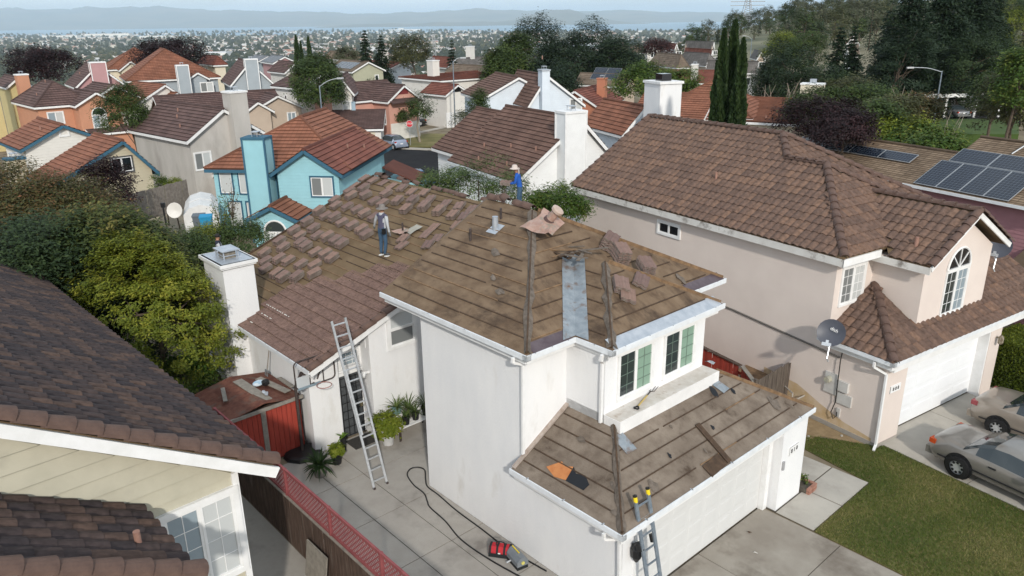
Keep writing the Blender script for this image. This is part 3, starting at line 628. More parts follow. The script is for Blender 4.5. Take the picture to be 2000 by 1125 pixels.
def tile_stack(p, n, count, rz, label, group, fr=FM):
    U, V, N = plane_basis((0, 0, 0), (1, 0, 0), n) if abs(n[0]) < .1 else (None, None, None)
    nn = Vector(n).normalized(); x = Vector((1, 0, 0)); x = (x-nn*x.dot(nn)).normalized(); y = nn.cross(x)
    M4 = fr @ Matrix(((x.x, y.x, nn.x, p[0]), (x.y, y.y, nn.y, p[1]), (x.z, y.z, nn.z, p[2]), (0, 0, 0, 1))) @ Matrix.Rotation(rz, 4, 'Z')
    st = thing('tile_stack', label, 'tile stack', group=group, mtx=M4)
    for i in range(count): link('tile', one_tile(random.choice(m_tile_c)), st, Matrix.Translation((random.gauss(0, .008), random.gauss(0, .012)+.012*i, .022+.036*i)) @ Matrix.Rotation(random.gauss(0, .025), 4, 'Z'))
    return st
SP = [(880,215),(945,172),(1010,185),(1080,195),(1140,218),(1210,240),(1280,262),(1370,268),(840,262),(850,300),(940,245),(955,297),(1100,285),(735,325),(745,365),(825,375),(895,398),(945,425),(1015,335),(1075,352),(1180,335),(1290,335),(1410,322),(1520,347),(1620,368),(1705,395),(625,410),(670,440),(735,455),(785,487),(860,512),(925,540),(960,575),(1015,455),(1240,395),(1370,380),(1475,405),(1575,432),(1650,450),(540,485),(585,530),(610,580),(685,592),(740,615),(785,640),(445,545),(485,580),(495,632),(530,662),(600,695),(670,712),(715,742),(345,620),(370,668),(340,748),(405,757),(495,788),(595,785),(590,850),(465,880),(235,705),(245,760),(320,850),(370,880),(245,815),(1220,600),(1205,645),(1380,560),(1460,585),(1400,640),(1435,510),(1600,500)]
FMi = FM.inverted()
def to_plane(px, py, n, c, fr=FMi):
    d = ray(px, py); o = fr @ Vector((0, 0, CAMH)); d = (fr.to_3x3() @ d); n = Vector(n); return o+d*((c-n.dot(o))/n.dot(d))
low_c = zm+KM*1.73+.11
pts_ = [(to_plane(450+X/3.629, 300+Y/3.629, nM, low_c)-Vector(nM).normalized()*.10, X, i) for i, (X, Y) in enumerate(SP)]
ordn = ['first', 'second', 'third', 'fourth', 'fifth', 'sixth', 'seventh', 'eighth', 'ninth', 'tenth', 'eleventh', 'twelfth', 'thirteenth', 'fourteenth', 'fifteenth']
rows_ = {}
for p, X, i in pts_: rows_.setdefault(int((6.9-p.y)/.84), []).append((p, X, i))
for rk, (rw, lst) in enumerate(sorted(rows_.items())):
    for q, (p, X, i) in enumerate(sorted(lst, key=lambda v: v[0].x)):
        up = p.y; n = random.choice([4, 5, 5, 6]) if up < 5.9 else random.choice([1, 2, 3])
        if i >= 65: n = random.choice([1, 2, 3])
        tile_stack(p, nM, n, random.gauss(0, .1)+(0 if X < 1150 else .35), ('low' if n < 4 else 'tall')+' brown tile stack, '+ordn[q]+' from the chimney side in the '+ordn[rk]+' row below the ridge', 'tile stacks laid in rows on the long slope')
for (px, py, cnt, rz, lab) in ((1188, 478, 9, .5, 'tall leaning stack of tiles on the hip slope, nearest the pink house'), (1213, 503, 10, 1.2, 'tall stack of tiles set on edge beside the torn felt heap'), (1262, 523, 7, 1.2, 'stack of tiles standing on edge, farthest right on the hip slope'), (1253, 548, 3, .6, 'low pair of reddish tiles on the bay roof, nearest the right hip'), (1213, 558, 5, .9, 'middle stack of brown tiles on the bay roof beside the hip board'), (1228, 575, 3, .8, 'lowest stack of tiles on the bay roof, nearest the windows')):
    p = to_plane(px, py, nF, 5.6+KU*(4.45 if py < 545 and px < 1240 else 5.57 if py >= 545 else 4.9)+.12); tile_stack(p-Vector(nF).normalized()*.1, nF, cnt, rz, lab, 'tile stacks on the hip roof')
# ================================================================== near house at the lower left: dark tiles, cream boards
YL = YA+R_(1.95); GL = atz(535, 908, 5.0); GL.z = 0; FL = Matrix.Translation(GL) @ Matrix.Rotation(YL, 4, 'Z'); FLi = FL.inverted()
lh = thing('cream_house', 'cream board-clad house with dark brown tiled roof and gridded window', 'house', mtx=FL)
KL = .63; m_cream = mat('cream_board', (.44, .415, .325), (.50, .47, .37), scale=1.5, rough=.75, c3=(.38, .355, .285), s3=.6, p3=.64)
mb = MB(); mb.box(-16, -.42, -9, -.57, 0, 5.0)
mb.slab([(-.42, -.6, 4.9), (-.42, -9, 4.9), (-.42, -9, 5.0+KL*8.9-.15), (-.42, -.6, 5.1)], (1, 0, 0), .1); mb.build('wall', m_cream, lh)
mb = MB(); mb.slab([(0, 0, 5.0), (-16.4, 0, 5.0), (-16.4, -7.5, 5.0+KL*7.5), (0, -7.5, 5.0+KL*7.5)], (0, KL, 1), .12); lroof = mb.build('roof', m_felt3, lh)
U, V, N = plane_basis((-1, 0, 0), (0, 0, 0), (0, -1, KL)); O = Vector((-16.4, .04, 5.02))
rl = 6.6*math.sqrt(1+KL*KL); planes = [(O, U, V, N, [(0, 0), (16.25, 0), (16.25, rl), (0, rl)])]
# projecting wing towards the street
xw = (FLi @ atz(400, 1118, 5.0)).x
Ow = Vector((-.42, -2.2, 5.02)); Uw, Vw, Nw = plane_basis((-1, 0, 0), (0, 0, 0), (0, -1, .6)); wl_ = 4.2*math.sqrt(1.36)
planes.append((Ow, Uw, Vw, Nw, [(0.02, 0), (xw+.30, 0), (xw+.30, wl_), (.02, wl_)]))
tile_roof(lroof, FL, planes, 'barrel', .285, .36, tL_o, tL_i, 300)
caps(lroof, (-.07, .06, 5.03), (-.07, -6.4, 5.03+KL*6.46), r=.17, step=.40, m=m_cap, name='rake_tile')
mb = MB(); mb.slab([(xw, -2.2, 5.0), (-.42, -2.2, 5.0), (-.42, -6.6, 5.0+.6*4.4), (xw, -6.6, 5.0+.6*4.4)], (0, .6, 1), .1); mb.build('wing_roof', m_felt3, lh)
caps(lroof, (xw-.03, -2.15, 5.03), (xw-.03, -6.4, 5.03+.6*4.2), r=.17, step=.40, m=m_cap, name='rake_tile')
mb = MB(); mb.box(-.42, xw-.3, -8, -2.5, 0, 4.95); mb.build('wing_wall', m_cream, lh)
mb = MB(); mb.bar((.05, .02, 4.86), (.05, -6.5, 4.86+KL*6.5), .06, .2); mb.build('rake_board', m_trim, lh)
mb = MB(); mb.bar((xw+.06, -2.2, 4.86), (xw+.06, -6.5, 4.86+.6*4.3), .06, .2); mb.build('rake_board', m_trim, lh)
# lapped boards, each its own piece
z = .1
while z < 7.4:
    ye = lambda zz: -.57 if zz < 4.92 else -.57-(zz-4.92)/KL
    ylo = -8.5; ya_, yb_ = ye(z), ye(z+.305)
    if ya_ < ylo+.3: break
    mb = MB(); mb.slab([(-.365, ya_, z), (-.41, yb_, z+.305), (-.41, ylo, z+.305), (-.365, ylo, z)], (1, 0, 0), .03); mb.build('siding_board', m_cream, lh); z += .3
mb = MB(); mb.box(-.40, -.34, -.66, -.54, 0, 4.95); mb.box(-.52, -.40, -.58, -.53, 0, 4.95); mb.build('corner_board', m_trim, lh)
window(lh, (-.355, -1.92, 2.98), (0, 1, 0), (0, 0, 1), 1.22, 1.62, panes=[m_pane_b, m_pane_w], grid=(2, 4), trim=.11, out=(1, 0, 0), sash=.05)
pv = FLi @ atz(272, 1068, 5.3); zv = 5.0+.6*(-2.2-pv.y)
vent_pipe(lroof, (pv.x, pv.y, zv+.05), .22, .05, m_capred); mb = MB(); mb.obox((pv.x-.18, pv.y-.12, zv+.02), (.38, 0, 0), (0, .3, -.18), (0, -.02, .04)); mb.build('flashing', m_galv2, lroof)

# ================================================================== pink house with dormer
YR = R_(-57.03); GR = atz(1711, 874, 0); FR = Matrix.Translation(GR) @ Matrix.Rotation(YR, 4, 'Z'); FRi = FR.inverted()
rh = thing('pink_house', 'pink stucco house with brown tiled roof and arched dormer window', 'house', mtx=FR)
m_pink = mat('pink_stucco', (.66, .575, .525), (.70, .615, .56), scale=.9, rough=.9, bump=.35, bscale=38)
m_rust = mat('stained_stucco', (.50, .36, .20), (.56, .44, .31), scale=2.5, rough=.9, bump=.3, bscale=38)
mb = MB(); mb.box(-14.9, -2.12, 0, 8.2, 0, 5.75)
mb.prism([(-2.12, 0), (0, 0), (0, 1.06), (-.42, 1.06), (-.42, 6.04), (0, 6.04), (0, 6.75), (-2.12, 6.75)], 0, 3.0)
mb.box(-2.3, -.45, 1.95, 5.85, 2.9, 5.45); mb.slab([(-.45, 1.95, 5.45), (-.45, 5.85, 5.45), (-.45, 3.9, 6.62)], (1, 0, 0), .2); mb.build('wall', m_pink, rh)
mb = MB(); mb.slab([(-14.9, 0, 5.4), (-14.9, 8.2, 5.4), (-14.9, 4.1, 8.2)], (-1, 0, 0), .2); mb.build('gable_wall', m_pink, rh)
mb = MB(); mb.q([(-4.4, -.006, .0), (-.2, -.006, 0), (-.2, -.006, .22), (-1.2, -.006, .35), (-2.1, -.006, .62), (-3.0, -.006, .95), (-4.4, -.006, 1.05)]); mb.build('rust_stain', m_rust, rh)
mb = MB(); mb.box(-15, .01, -.03, 0, -.05, .12); mb.box(-.0, .03, -.03, 1.08, -.05, .12); mb.build('footing', m_conc, rh)
KR, ze, zl = .6, 5.7, 3.0
dk = MB()
def RP(x, y, z): return (x, y, z)
zA = lambda y: ze+KR*(y+.33)
PL = [(-15.2, -.33, ze), (-1.75, -.33, ze), (-5.08, 3.0, zA(3.0)), (-6.7, 3.0, zA(3.0)), (-7.8, 4.1, zA(4.1)), (-15.2, 4.1, zA(4.1))]
PF = [(-1.75, -.33, ze), (-1.75, 6.33, ze), (-5.08, 3.0, zA(3.0))]
PFr = [(-1.75, 6.33, ze), (-3.37, 6.33, ze), (-6.7, 3.0, zA(3.0)), (-5.08, 3.0, zA(3.0))]
PB = [(-6.7, 3.0, zA(3.0)), (-3.37, 6.33, ze), (-3.37, 8.53, ze), (-7.8, 4.1, zA(4.1))]
PBr = [(-3.37, 8.53, ze), (-15.2, 8.53, ze), (-15.2, 4.1, zA(4.1)), (-7.8, 4.1, zA(4.1))]
kd, zd = .587, 5.5; zdr = zd+kd*2.35
DL = [(-.1, 1.6, zd), (-1.45, 1.6, zd), (-3.72, 3.95, zdr), (-.1, 3.95, zdr)]; DR = [(-.1, 6.3, zd), (-1.45, 6.3, zd), (-3.72, 3.95, zdr), (-.1, 3.95, zdr)]
LL = [(-2.2, -.3, zl), (.3, -.3, zl), (-1.95, 1.95, zl+KR*2.25), (-2.2, 1.95, zl+KR*2.25)]
LF = [(.3, -.3, zl), (.3, 9.6, zl), (-.5, 9.6, zl+KR*.8), (-.5, 1.95, zl+KR*.8), (-1.95, 1.95, zl+KR*2.25)]
LF2 = [(-.5, 5.85, zl+KR*.8), (-.5, 9.6, zl+KR*.8), (-1.95, 9.6, zl+KR*2.25), (-1.95, 5.85, zl+KR*2.25)]
for P, n in ((PL, (0, -KR, 1)), (PF, (KR, 0, 1)), (PFr, (0, KR, 1)), (PB, (KR, 0, 1)), (PBr, (0, KR, 1)), (DL, (0, -kd, 1)), (DR, (0, kd, 1)), (LL, (0, -KR, 1)), (LF, (KR, 0, 1)), (LF2, (KR, 0, 1))): dk.slab(P, n, .1)
rroof = dk.build('roof', m_felt3, rh)
def pl(P, p0, p1, up, lift=.01):
    U, V, N = plane_basis(p0, p1, up); O = Vector(P[0])+N*lift; return (O, U, V, N, on_plane(O, U, V, P))
ps = [pl(PL, (-15, 0, 0), (0, 0, 0), (0, 1, KR)), pl(PF, (0, 0, 0), (0, 1, 0), (-1, 0, KR)), pl(PFr, (0, 0, 0), (-1, 0, 0), (0, -1, KR)), pl(PB, (0, 0, 0), (0, 1, 0), (-1, 0, KR)),
      pl(DL, (-1, 0, 0), (0, 0, 0), (0, 1, kd)), pl(LL, (-1, 0, 0), (0, 0, 0), (0, 1, KR)), pl(LF, (0, 0, 0), (0, 1, 0), (-1, 0, KR)), pl(LF2, (0, 0, 0), (0, 1, 0), (-1, 0, KR))]
tile_roof(rroof, FR, ps, 'barrel', .275, .365, tR_o, tR_i, 300)
for a, b in (((-1.72, -.30, ze+.05), (-5.0, 2.98, zA(3.0)+.05)), ((-5.05, 3.0, zA(3.0)+.05), (-6.7, 3.0, zA(3.0)+.05)), ((-6.65, 3.02, zA(3.0)+.07), (-7.8, 4.1, zA(4.1)+.06)), ((-7.8, 4.1, zA(4.1)+.05), (-15.2, 4.1, zA(4.1)+.05)),
             ((-1.75, 6.33, ze+.05), (-5.05, 3.05, zA(3.0)+.05)), ((-3.4, 8.5, ze+.05), (-7.75, 4.15, zA(4.1)+.05)), ((-.1, 3.95, zdr+.04), (-3.7, 3.95, zdr+.04)), ((-.14, 1.58, zd+.04), (-.14, 3.9, zdr+.04)), ((-.14, 6.32, zd+.04), (-.14, 4.0, zdr+.04)),
             ((.3, -.3, zl+.05), (-1.95, 1.95, zl+KR*2.25+.05)), ((-15.15, -.3, ze+.03), (-15.15, 4.05, zA(4.1)+.03))): caps(rroof, a, b, r=.13, step=.40)
m_fas = mat('stained_fascia', (.66, .65, .62), (.58, .56, .53), scale=2, rough=.7, c3=(.23, .21, .19), s3=2.2, p3=.60)
mb = MB(); mb.box(-15.1, -1.72, -.32, -.27, ze-.26, ze-.02); mb.build('fascia', m_fas, rh)
mb = MB(); mb.box(-1.76, -1.71, -.32, 1.6, ze-.26, ze-.02); mb.build('fascia', m_trim, rh)
mb = MB(); mb.box(-2.1, -.12, 1.58, 1.63, zd-.24, zd-.02); mb.build('fascia', m_fas, rh)
mb = MB(); mb.bar((-.12, 1.62, zd-.08), (-.12, 3.95, zdr-.1), .05, .16); mb.bar((-.12, 6.3, zd-.08), (-.12, 3.95, zdr-.1), .05, .16); mb.build('bargeboard', m_trim, rh)
mb = MB(); mb.box(-15.1, -1.76, -.27, 0, ze-.25, ze-.22); mb.box(-2.1, -1.76, -.27, 1.95, ze-.27, ze-.24); mb.build('soffit', m_pink, rh)
gutter(rh, (-2.3, -.32, zl+.02), (.32, -.32, zl+.02), (0, -1, 0), straps=1); gutter(rh, (.32, -.32, zl+.02), (.32, 9.6, zl+.02), (1, 0, 0), straps=3)
mb = MB(); mb.box(0, .2, -.05, 9.4, 2.62, 2.88); mb.box(-2.15, .2, -.2, -.03, 2.72, 2.88); mb.build('fascia', m_trim, rh)
downspout(rh, [(-.3, -.3, 2.86), (-.3, -.3, 2.7), (-.02, -.05, 2.5), (.02, -.08, .12), (.1, -.3, .05)])
garage_door(rh, (-.36, 1.1, .05), (0, 1, 0), 4.9, 2.3, (1, 0, 0), mat('garage_bright', (.82, .835, .85), (.79, .80, .82), scale=2, rough=.5), rows=4, cols=4)
MB().box(-.4, -.02, 5.98, 6.1, 0, 2.5).build('door_jamb', m_trim, rh); MB().box(-.4, -.3, 1.02, 1.1, 0, 2.4).build('door_jamb', m_trim, rh)
window(rh, (-2.12, .34, 3.98), (0, 1, 0), (0, 0, 1), 1.12, 1.2, panes=[m_pane_s, m_pane_w], grid=(2, 4), trim=.07, out=(1, 0, 0))
window(rh, (-9.95, 0, 4.72), (1, 0, 0), (0, 0, 1), 1.1, .42, panes=[m_blk, m_blk], trim=.08, out=(0, -1, 0))
# arched dormer window
dw = window(rh, (-.45, 3.25, 3.5), (0, 1, 0), (0, 0, 1), 1.25, 1.45, panes=[m_pane_d, m_pane_b], grid=(2, 4), trim=.06, out=(1, 0, 0))
mb = MB(); cy, cz, ra = 3.875, 5.02, .66
ring = [(cy-ra*math.cos(math.pi*k/14), cz+ra*math.sin(math.pi*k/14)) for k in range(15)]
mb.slab([(-.43, y, z) for y, z in ring], (1, 0, 0), .03); mb.build('arched_pane', m_blk, dw)
mb = MB(); mb.tube([(-.42, y, z) for y, z in ring], .04, 6)
for t in (.25, .5, .75): mb.bar((-.42, cy, cz), (-.42, cy-ra*math.cos(math.pi*t), cz+ra*math.sin(math.pi*t)), .03, .03, up=(1, 0, 0))
mb.bar((-.42, cy-ra, cz), (-.42, cy+ra, cz), .05, .08, up=(1, 0, 0)); mb.build('arch_frame', m_trim, dw)
# side-wall services
def bx(parent, name, m, *a): return MB().box(*a).build(name, m, parent)
m_elec = mat('service_box', (.58, .57, .55), (.5, .49, .47), scale=4, rough=.5)
bx(rh, 'service_panel', m_elec, -2.0, -1.55, -.06, 0, 1.15, 1.85); bx(rh, 'cable_box', m_elec, -1.55, -1.15, -.1, 0, 1.38, 1.72); bx(rh, 'junction_box', m_elec, -1.5, -1.0, -.05, 0, .93, 1.3); bx(rh, 'outlet', m_elec, -1.45, -1.33, -.05, 0, .45, .75)
mb = MB(); mb.lathe([(.0, -.2), (.1, -.2), (.115, -.15), (.115, -.06), (.0, -.06)], 14, (-1.85, 0, 1.62), axis='y'); mb.build('electric_meter', mat('meter', (.5, .47, .36), (.3, .3, .26), scale=8, rough=.3), rh)
mb = MB(); mb.tube([(-1.5, -.06, 2.9), (-1.52, -.1, 2.4), (-1.5, -.11, 1.6), (-1.5, -.09, .95), (-1.6, -.1, .55), (-1.5, -.1, .35), (-1.4, -.08, .5), (-1.42, -.07, .62)], .016, 6); mb.build('cable', m_black, rh)
mb = MB(); mb.tube([(-13, -.04, 2.75), (-6, -.04, 2.7), (-1.6, -.04, 2.45)], .03, 6); mb.build('conduit', mat('conduit_grey', (.12, .11, .10), rough=.7), rh)
plate = bx(rh, 'number_plate', m_trim, 0, .02, .22, .78, 1.78, 2.02); text_part(plate, '8 8 8', .16, Matrix.Translation((.026, .52, 1.89)) @ XA, m_black)
bx(plate, 'plate_edge', m_black, .021, .024, .22, .24, 1.78, 2.02)
mb = MB(); mb.tube([(.02, 6.4, 2.15), (.16, 6.4, 2.2)], .03); mb.lathe([(.05, -.15), (.09, -.1), (.09, .1), (.03, .18)], 8, (.17, 6.4, 2.1)); mb.build('wall_lantern', mat('lantern', (.12, .09, .06), (.3, .27, .2), scale=12, rough=.5), rh)
vent_pipe(rroof, (-8.6, 1.5, zA(1.5)), .3, .05, m_capred); vent_pipe(rroof, (-1.0, 2.2, zd+kd*.6), .3, .06, m_capred)
# gas meter and pipe by the side wall
gm = thing('gas_meter', 'grey gas meter with pipe beside the rust-stained pink wall', 'gas meter', mtx=FR @ Matrix.Translation((-2.75, -.42, 0)))
MB().box(-.2, .2, -.14, .14, .12, .52).lathe([(0, -.18), (.15, -.16), (.15, .16), (0, .18)], 12, (0, 0, .34), axis='x').build('body', mat('meter_grey', (.42, .42, .39), (.52, .52, .48), scale=5, rough=.6), gm)
MB().tube([(-.1, 0, .5), (-.1, 0, .78), (-.7, .25, .8)], .025, 6).tube([(.1, 0, .5), (.1, 0, .66), (.1, .36, .68)], .025, 6).build('pipe', mat('pipe_grey', (.35, .33, .3), rough=.6), gm)

# satellite dishes
def dish(name, label, M4, text=True):
    t = thing(name, label, 'satellite dish', mtx=M4); mb = MB(); n = 20
    prof = [(r, .10*(r/.42)**2) for r in (0.001, .1, .2, .3, .38, .42)]
    mb.lathe(prof, n); mb.lathe([(.42, .10), (.42, .085), (.3, .04), (.001, -.015)], n); d = mb.build('reflector', mat('dish_grey', (.06, .066, .085), (.075, .08, .10), scale=3, rough=.45), t, smooth=True)
    MB().tube([(0, -.40, .05), (0, -.5, .15), (-.02, -.42, .62)], .018, 6).build('feed_arm', m_alu, t)
    MB().box(-.14, .12, -.46, -.36, .58, .68).box(-.04, .04, -.36, -.28, .56, .66).build('receiver', m_alu, t)
    MB().tube([(0, -.1, -.03), (0, -.35, -.1), (0, -.8, -.05), (.05, -.88, -.12)], .025, 8).build('mast', m_alu, t)
    if text: text_part(d, 'dish', .15, Matrix.Translation((.07, .1, .055)) @ Matrix.Rotation(-.35, 4, 'Z'), m_trim, 'lettering', .012)
    return t
def face(p, look, up=(0, 0, 1)):
    z = Vector(look).normalized(); x = Vector(up).cross(z).normalized(); y = z.cross(x); return Matrix(((x.x, y.x, z.x, p[0]), (x.y, y.y, z.y, p[1]), (x.z, y.z, z.z, p[2]), (0, 0, 0, 1)))
pd = FR @ Vector((-1.62, -.62, 3.42)); dish('satellite_dish', 'grey satellite dish with white lettering on the pink house gutter', face(pd, (-.45, -.75, .42)))
pd2 = at(1951, 481, 25.6); dish('satellite_dish', 'dark satellite dish half hidden behind the arched dormer gable', face(pd2, (-.55, -.65, .35)), False)

# ================================================================== rose house with solar panels behind the pink one
p1, p2 = atz(1736, 353, 5.1), atz(2000, 405, 5.1); dx = (p2-p1).normalized(); YQ = math.atan2(dx.y, dx.x)
FQ = Matrix.Translation((p1.x, p1.y, 0)) @ Matrix.Rotation(YQ, 4, 'Z'); FQi = FQ.inverted()
qh = thing('rose_house', 'rose board-clad house with tan shingle roof carrying solar panels', 'house', mtx=FQ)
KQ = .5; m_shing = course_mat('tan_shingle', (.15, .105, .070), (.24, .175, .12), w=.33, h=.15, mortar=(.10, .072, .05))
m_rose = mat('rose_board', (.33, .165, .185), (.37, .19, .21), scale=2, rough=.75)
mb = MB()
U, V, N = plane_basis((0, 0, 0), (1, 0, 0), (0, 1, KQ)); hyp = math.sqrt(1+KQ*KQ)
lapped(mb, [(-8.5, 0), (1.6, 0), (1.6, 2.62*hyp), (-8.5, 2.62*hyp)], (0, 0, 5.1), U, V, N, .15, .012)
lapped(mb, [(1.6, 0), (11, 0), (11, 3.95*hyp), (1.6, 3.95*hyp)], (0, 0, 5.1), U, V, N, .15, .012)
mb.slab([(-8.5, 0, 5.08), (11, 0, 5.08), (11, 2.6, 6.38), (-8.5, 2.6, 6.38)], (0, -KQ, 1), .1); mb.slab([(-8.5, 5.2, 5.08), (1.6, 5.2, 5.08), (1.6, 2.62, 6.38), (-8.5, 2.62, 6.38)], (0, KQ, 1), .1)
mb.slab([(1.6, 7.9, 5.08), (11, 7.9, 5.08), (11, 3.95, 7.06), (1.6, 3.95, 7.06)], (0, KQ, 1), .1); mb.slab([(1.7, 2.6, 6.3), (1.7, 3.95, 7.0), (1.7, 5.2, 6.3)], (-1, 0, 0), .1)
qroof = mb.build('roof', m_shing, qh)
MB().tube([(-8.5, 2.62, 6.44), (1.6, 2.62, 6.44)], .07, 6).build('ridge_shingles', m_shing, qroof); MB().tube([(1.6, 3.95, 7.11), (11, 3.95, 7.11)], .07, 6).build('ridge_shingles', m_shing, qroof)
mb = MB(); lapped(mb, [(-8.3, 0), (7.2, 0), (7.2, 5.0), (-8.3, 5.0)], (0, .45, 0), (1, 0, 0), (0, 0, 1), (0, -1, 0), .16, .02); mb.box(-8.3, 7.2, .47, 7.4, 0, 5.0)
lapped(mb, [(.47, 0), (7.4, 0), (7.4, 5.0), (.47, 5.0)], (7.2, 0, 0), (0, 1, 0), (0, 0, 1), (1, 0, 0), .16, .02); mb.build('wall', m_rose, qh)
gutter(qh, (-.1, -.06, 5.12), (11, -.06, 5.12), (0, -1, 0), straps=0)
downspout(qh, [(7.1, -.02, 5.0), (7.12, .0, 4.8), (7.0, .38, 4.55), (7.0, .38, 2.7)])
mb = MB(); mb.slab([(6.6, -1.5, 2.5), (12, -1.5, 2.5), (12, .5, 3.4), (6.6, .5, 3.4)], (0, -.45, 1), .1); mb.build('porch_roof', m_shing, qh); gutter(qh, (6.6, -1.56, 2.52), (12, -1.56, 2.52), (0, -1, 0), straps=0)
bx(qh, 'chimney', mat('beige_stucco', (.50, .44, .35), (.55, .49, .4), scale=2, rough=.9), 7.6, 8.6, 3.2, 4.2, 6, 8.4)
m_cell = mat('solar_cell', (.006, .012, .024), rough=.12, spec=.6)
def cells_mat():
    m, nt, b = nodes('solar_panel'); N_, L_ = nt.nodes, nt.links; uv = N_.new('ShaderNodeUVMap'); br = N_.new('ShaderNodeTexBrick'); L_.new(uv.outputs['UV'], br.inputs['Vector'])
    br.offset = 0; br.inputs['Scale'].default_value = 1; br.inputs['Brick Width'].default_value = .16; br.inputs['Row Height'].default_value = .16; br.inputs['Mortar Size'].default_value = .006
    br.inputs['Color1'].default_value = (.006, .011, .022, 1); br.inputs['Color2'].default_value = (.008, .014, .028, 1); br.inputs['Mortar'].default_value = (.10, .12, .15, 1); L_.new(br.outputs['Color'], b.inputs['Base Color'])
    b.inputs['Roughness'].default_value = .12; return m
m_pan = cells_mat(); m_panf = mat('panel_frame', (.5, .52, .54), rough=.35, metal=.6)
def solar(parent, O, U, V, N, w, h, lift=.1):
    O = Vector(O)+N*lift; mb = MB(); mb.obox(O-N*.03, U*w, V*h, N*.03, 1); mb.q([O+U*.02+V*.02+N*.002, O+U*(w-.02)+V*.02+N*.002, O+U*(w-.02)+V*(h-.02)+N*.002, O+U*.02+V*(h-.02)+N*.002], 0, [(0, 0), (w-.04, 0), (w-.04, h-.04), (0, h-.04)])
    return mb.build('solar_panel', [m_pan, m_panf], parent)
def qpl(px, py): 
    p = to_plane(px, py, (0, -KQ, 1), 5.1+.1, FQi); return (p-Vector((0, 0, 5.1))).dot(U), (p-Vector((0, 0, 5.1))).dot(V)
u0, v0 = qpl(1784, 357); u1, _ = qpl(1975, 389); _, v1 = qpl(1835, 312); pw = (u1-u0)/4
for i in range(4): solar(qroof, Vector((0, 0, 5.1))+U*(u0+i*pw)+V*v0, U, V, N, pw-.02, v1-v0)
ua, va = qpl(1855, 312); ub, vb = qpl(1880, 290); wl2 = (v1-v0)*1.0
for i in range(3): solar(qroof, Vector((0, 0, 5.1))+U*(ua+i*1.85)+V*(v1+.04), U, V, N, 1.83, vb-v1-.04)
uc, vc = qpl(1653, 297); ud, _ = qpl(1765, 327); _, ve = qpl(1790, 302); pw3 = (ud-uc)/2*.98
for i in range(-2, 2): solar(qroof, Vector((0, 0, 5.1))+U*(ud-(2-i)*pw3)+V*vc, U, V, N, pw3-.02, ve-vc)
MB().tube([Vector((0, 0, 5.1))+U*(ua+2.2)+V*(vb+.1)+N*.1, Vector((0, 0, 5.1))+U*(ua+2.4)+V*(vb+1.0)+N*.15], .03, 6).build('roof_conduit', m_panf, qroof)
# ================================================================== ground
def sm(a, b, x):
    t = min(1, max(0, (x-a)/(b-a))); return t*t*(3-2*t)
SEA = -88.0
def ground_z(x, y):
    t = x/max(y, 30.0); y0 = 165+420*sm(.13, .42, t)
    z = -1.0*sm(34, 62, y)*(1-sm(24, 45, x)) + min(26, max(0, x-34)*.085)*sm(50, 140, y)
    return z*(1-sm(y0, y0+420, y)) + (SEA+3.0)*sm(y0, y0+420, y) + (6*math.sin(x*.004)*math.sin(y*.0031))*sm(700, 1500, y)*0.4
m_earth = mat('earth', (.115, .09, .055), (.19, .15, .095), scale=.5, rough=.95, bump=.3, bscale=9, c3=(.10, .11, .045), s3=.12, p3=.55)
def ground():
    ys = list(np.arange(-30, 200, 4.0))+list(np.geomspace(200, 7600, 70)); ts = np.linspace(-1.7, 1.7, 120); V = []; F = []
    for y in ys:
        sc = max(y+30, 25)*1.0
        for t in ts:
            x = t*(sc+15); V.append((x, y, ground_z(x, y)-.03 if y < 7000 else SEA-2))
    n = len(ts)
    for j in range(len(ys)-1):
        for i in range(n-1): F.append((j*n+i, j*n+i+1, (j+1)*n+i+1, (j+1)*n+i))
    me = bpy.data.meshes.new('ground'); me.from_pydata(V, [], F); me.polygons.foreach_set('use_smooth', [True]*len(F))
    m, nt, b = nodes('terrain'); N_, L_ = nt.nodes, nt.links; g = N_.new('ShaderNodeNewGeometry'); sp = N_.new('ShaderNodeSeparateXYZ'); L_.new(g.outputs['Position'], sp.inputs[0])
    def noise(sc, d=5): n_ = N_.new('ShaderNodeTexNoise'); n_.inputs['Scale'].default_value = sc; n_.inputs['Detail'].default_value = d; L_.new(g.outputs['Position'], n_.inputs['Vector']); return n_
    def ramp(src, a, b_, ca, cb):
        r = N_.new('ShaderNodeValToRGB'); r.color_ramp.elements[0].position = a; r.color_ramp.elements[1].position = b_; r.color_ramp.elements[0].color = (*ca, 1); r.color_ramp.elements[1].color = (*cb, 1); L_.new(src, r.inputs['Fac']); return r.outputs['Color']
    near = ramp(noise(.6).outputs['Fac'], .35, .65, (.13, .10, .065), (.22, .18, .12)); far = ramp(noise(.02, 8).outputs['Fac'], .38, .6, (.05, .062, .03), (.20, .19, .115))
    mr = N_.new('ShaderNodeMapRange'); mr.inputs['From Min'].default_value = 90; mr.inputs['From Max'].default_value = 260; L_.new(sp.outputs['Y'], mr.inputs['Value'])
    mx_ = N_.new('ShaderNodeMix'); mx_.data_type = 'RGBA'; L_.new(mr.outputs['Result'], mx_.inputs['Factor']); L_.new(near, mx_.inputs['A']); L_.new(far, mx_.inputs['B']); L_.new(mx_.outputs['Result'], b.inputs['Base Color'])
    b.inputs['Roughness'].default_value = .95; me.materials.append(m); return link('ground', me, kind='structure')
ground()
def wp(fr, pts, z=0): return [(fr @ Vector((p[0], p[1], z))).to_tuple()[:2] for p in pts]
def sheet(name, pts2, z, m, kind='structure', parent=None, t=.05):
    mb = MB(); mb.prism(list(pts2), z-t, z); return mb.build(name, m, parent, kind=kind)
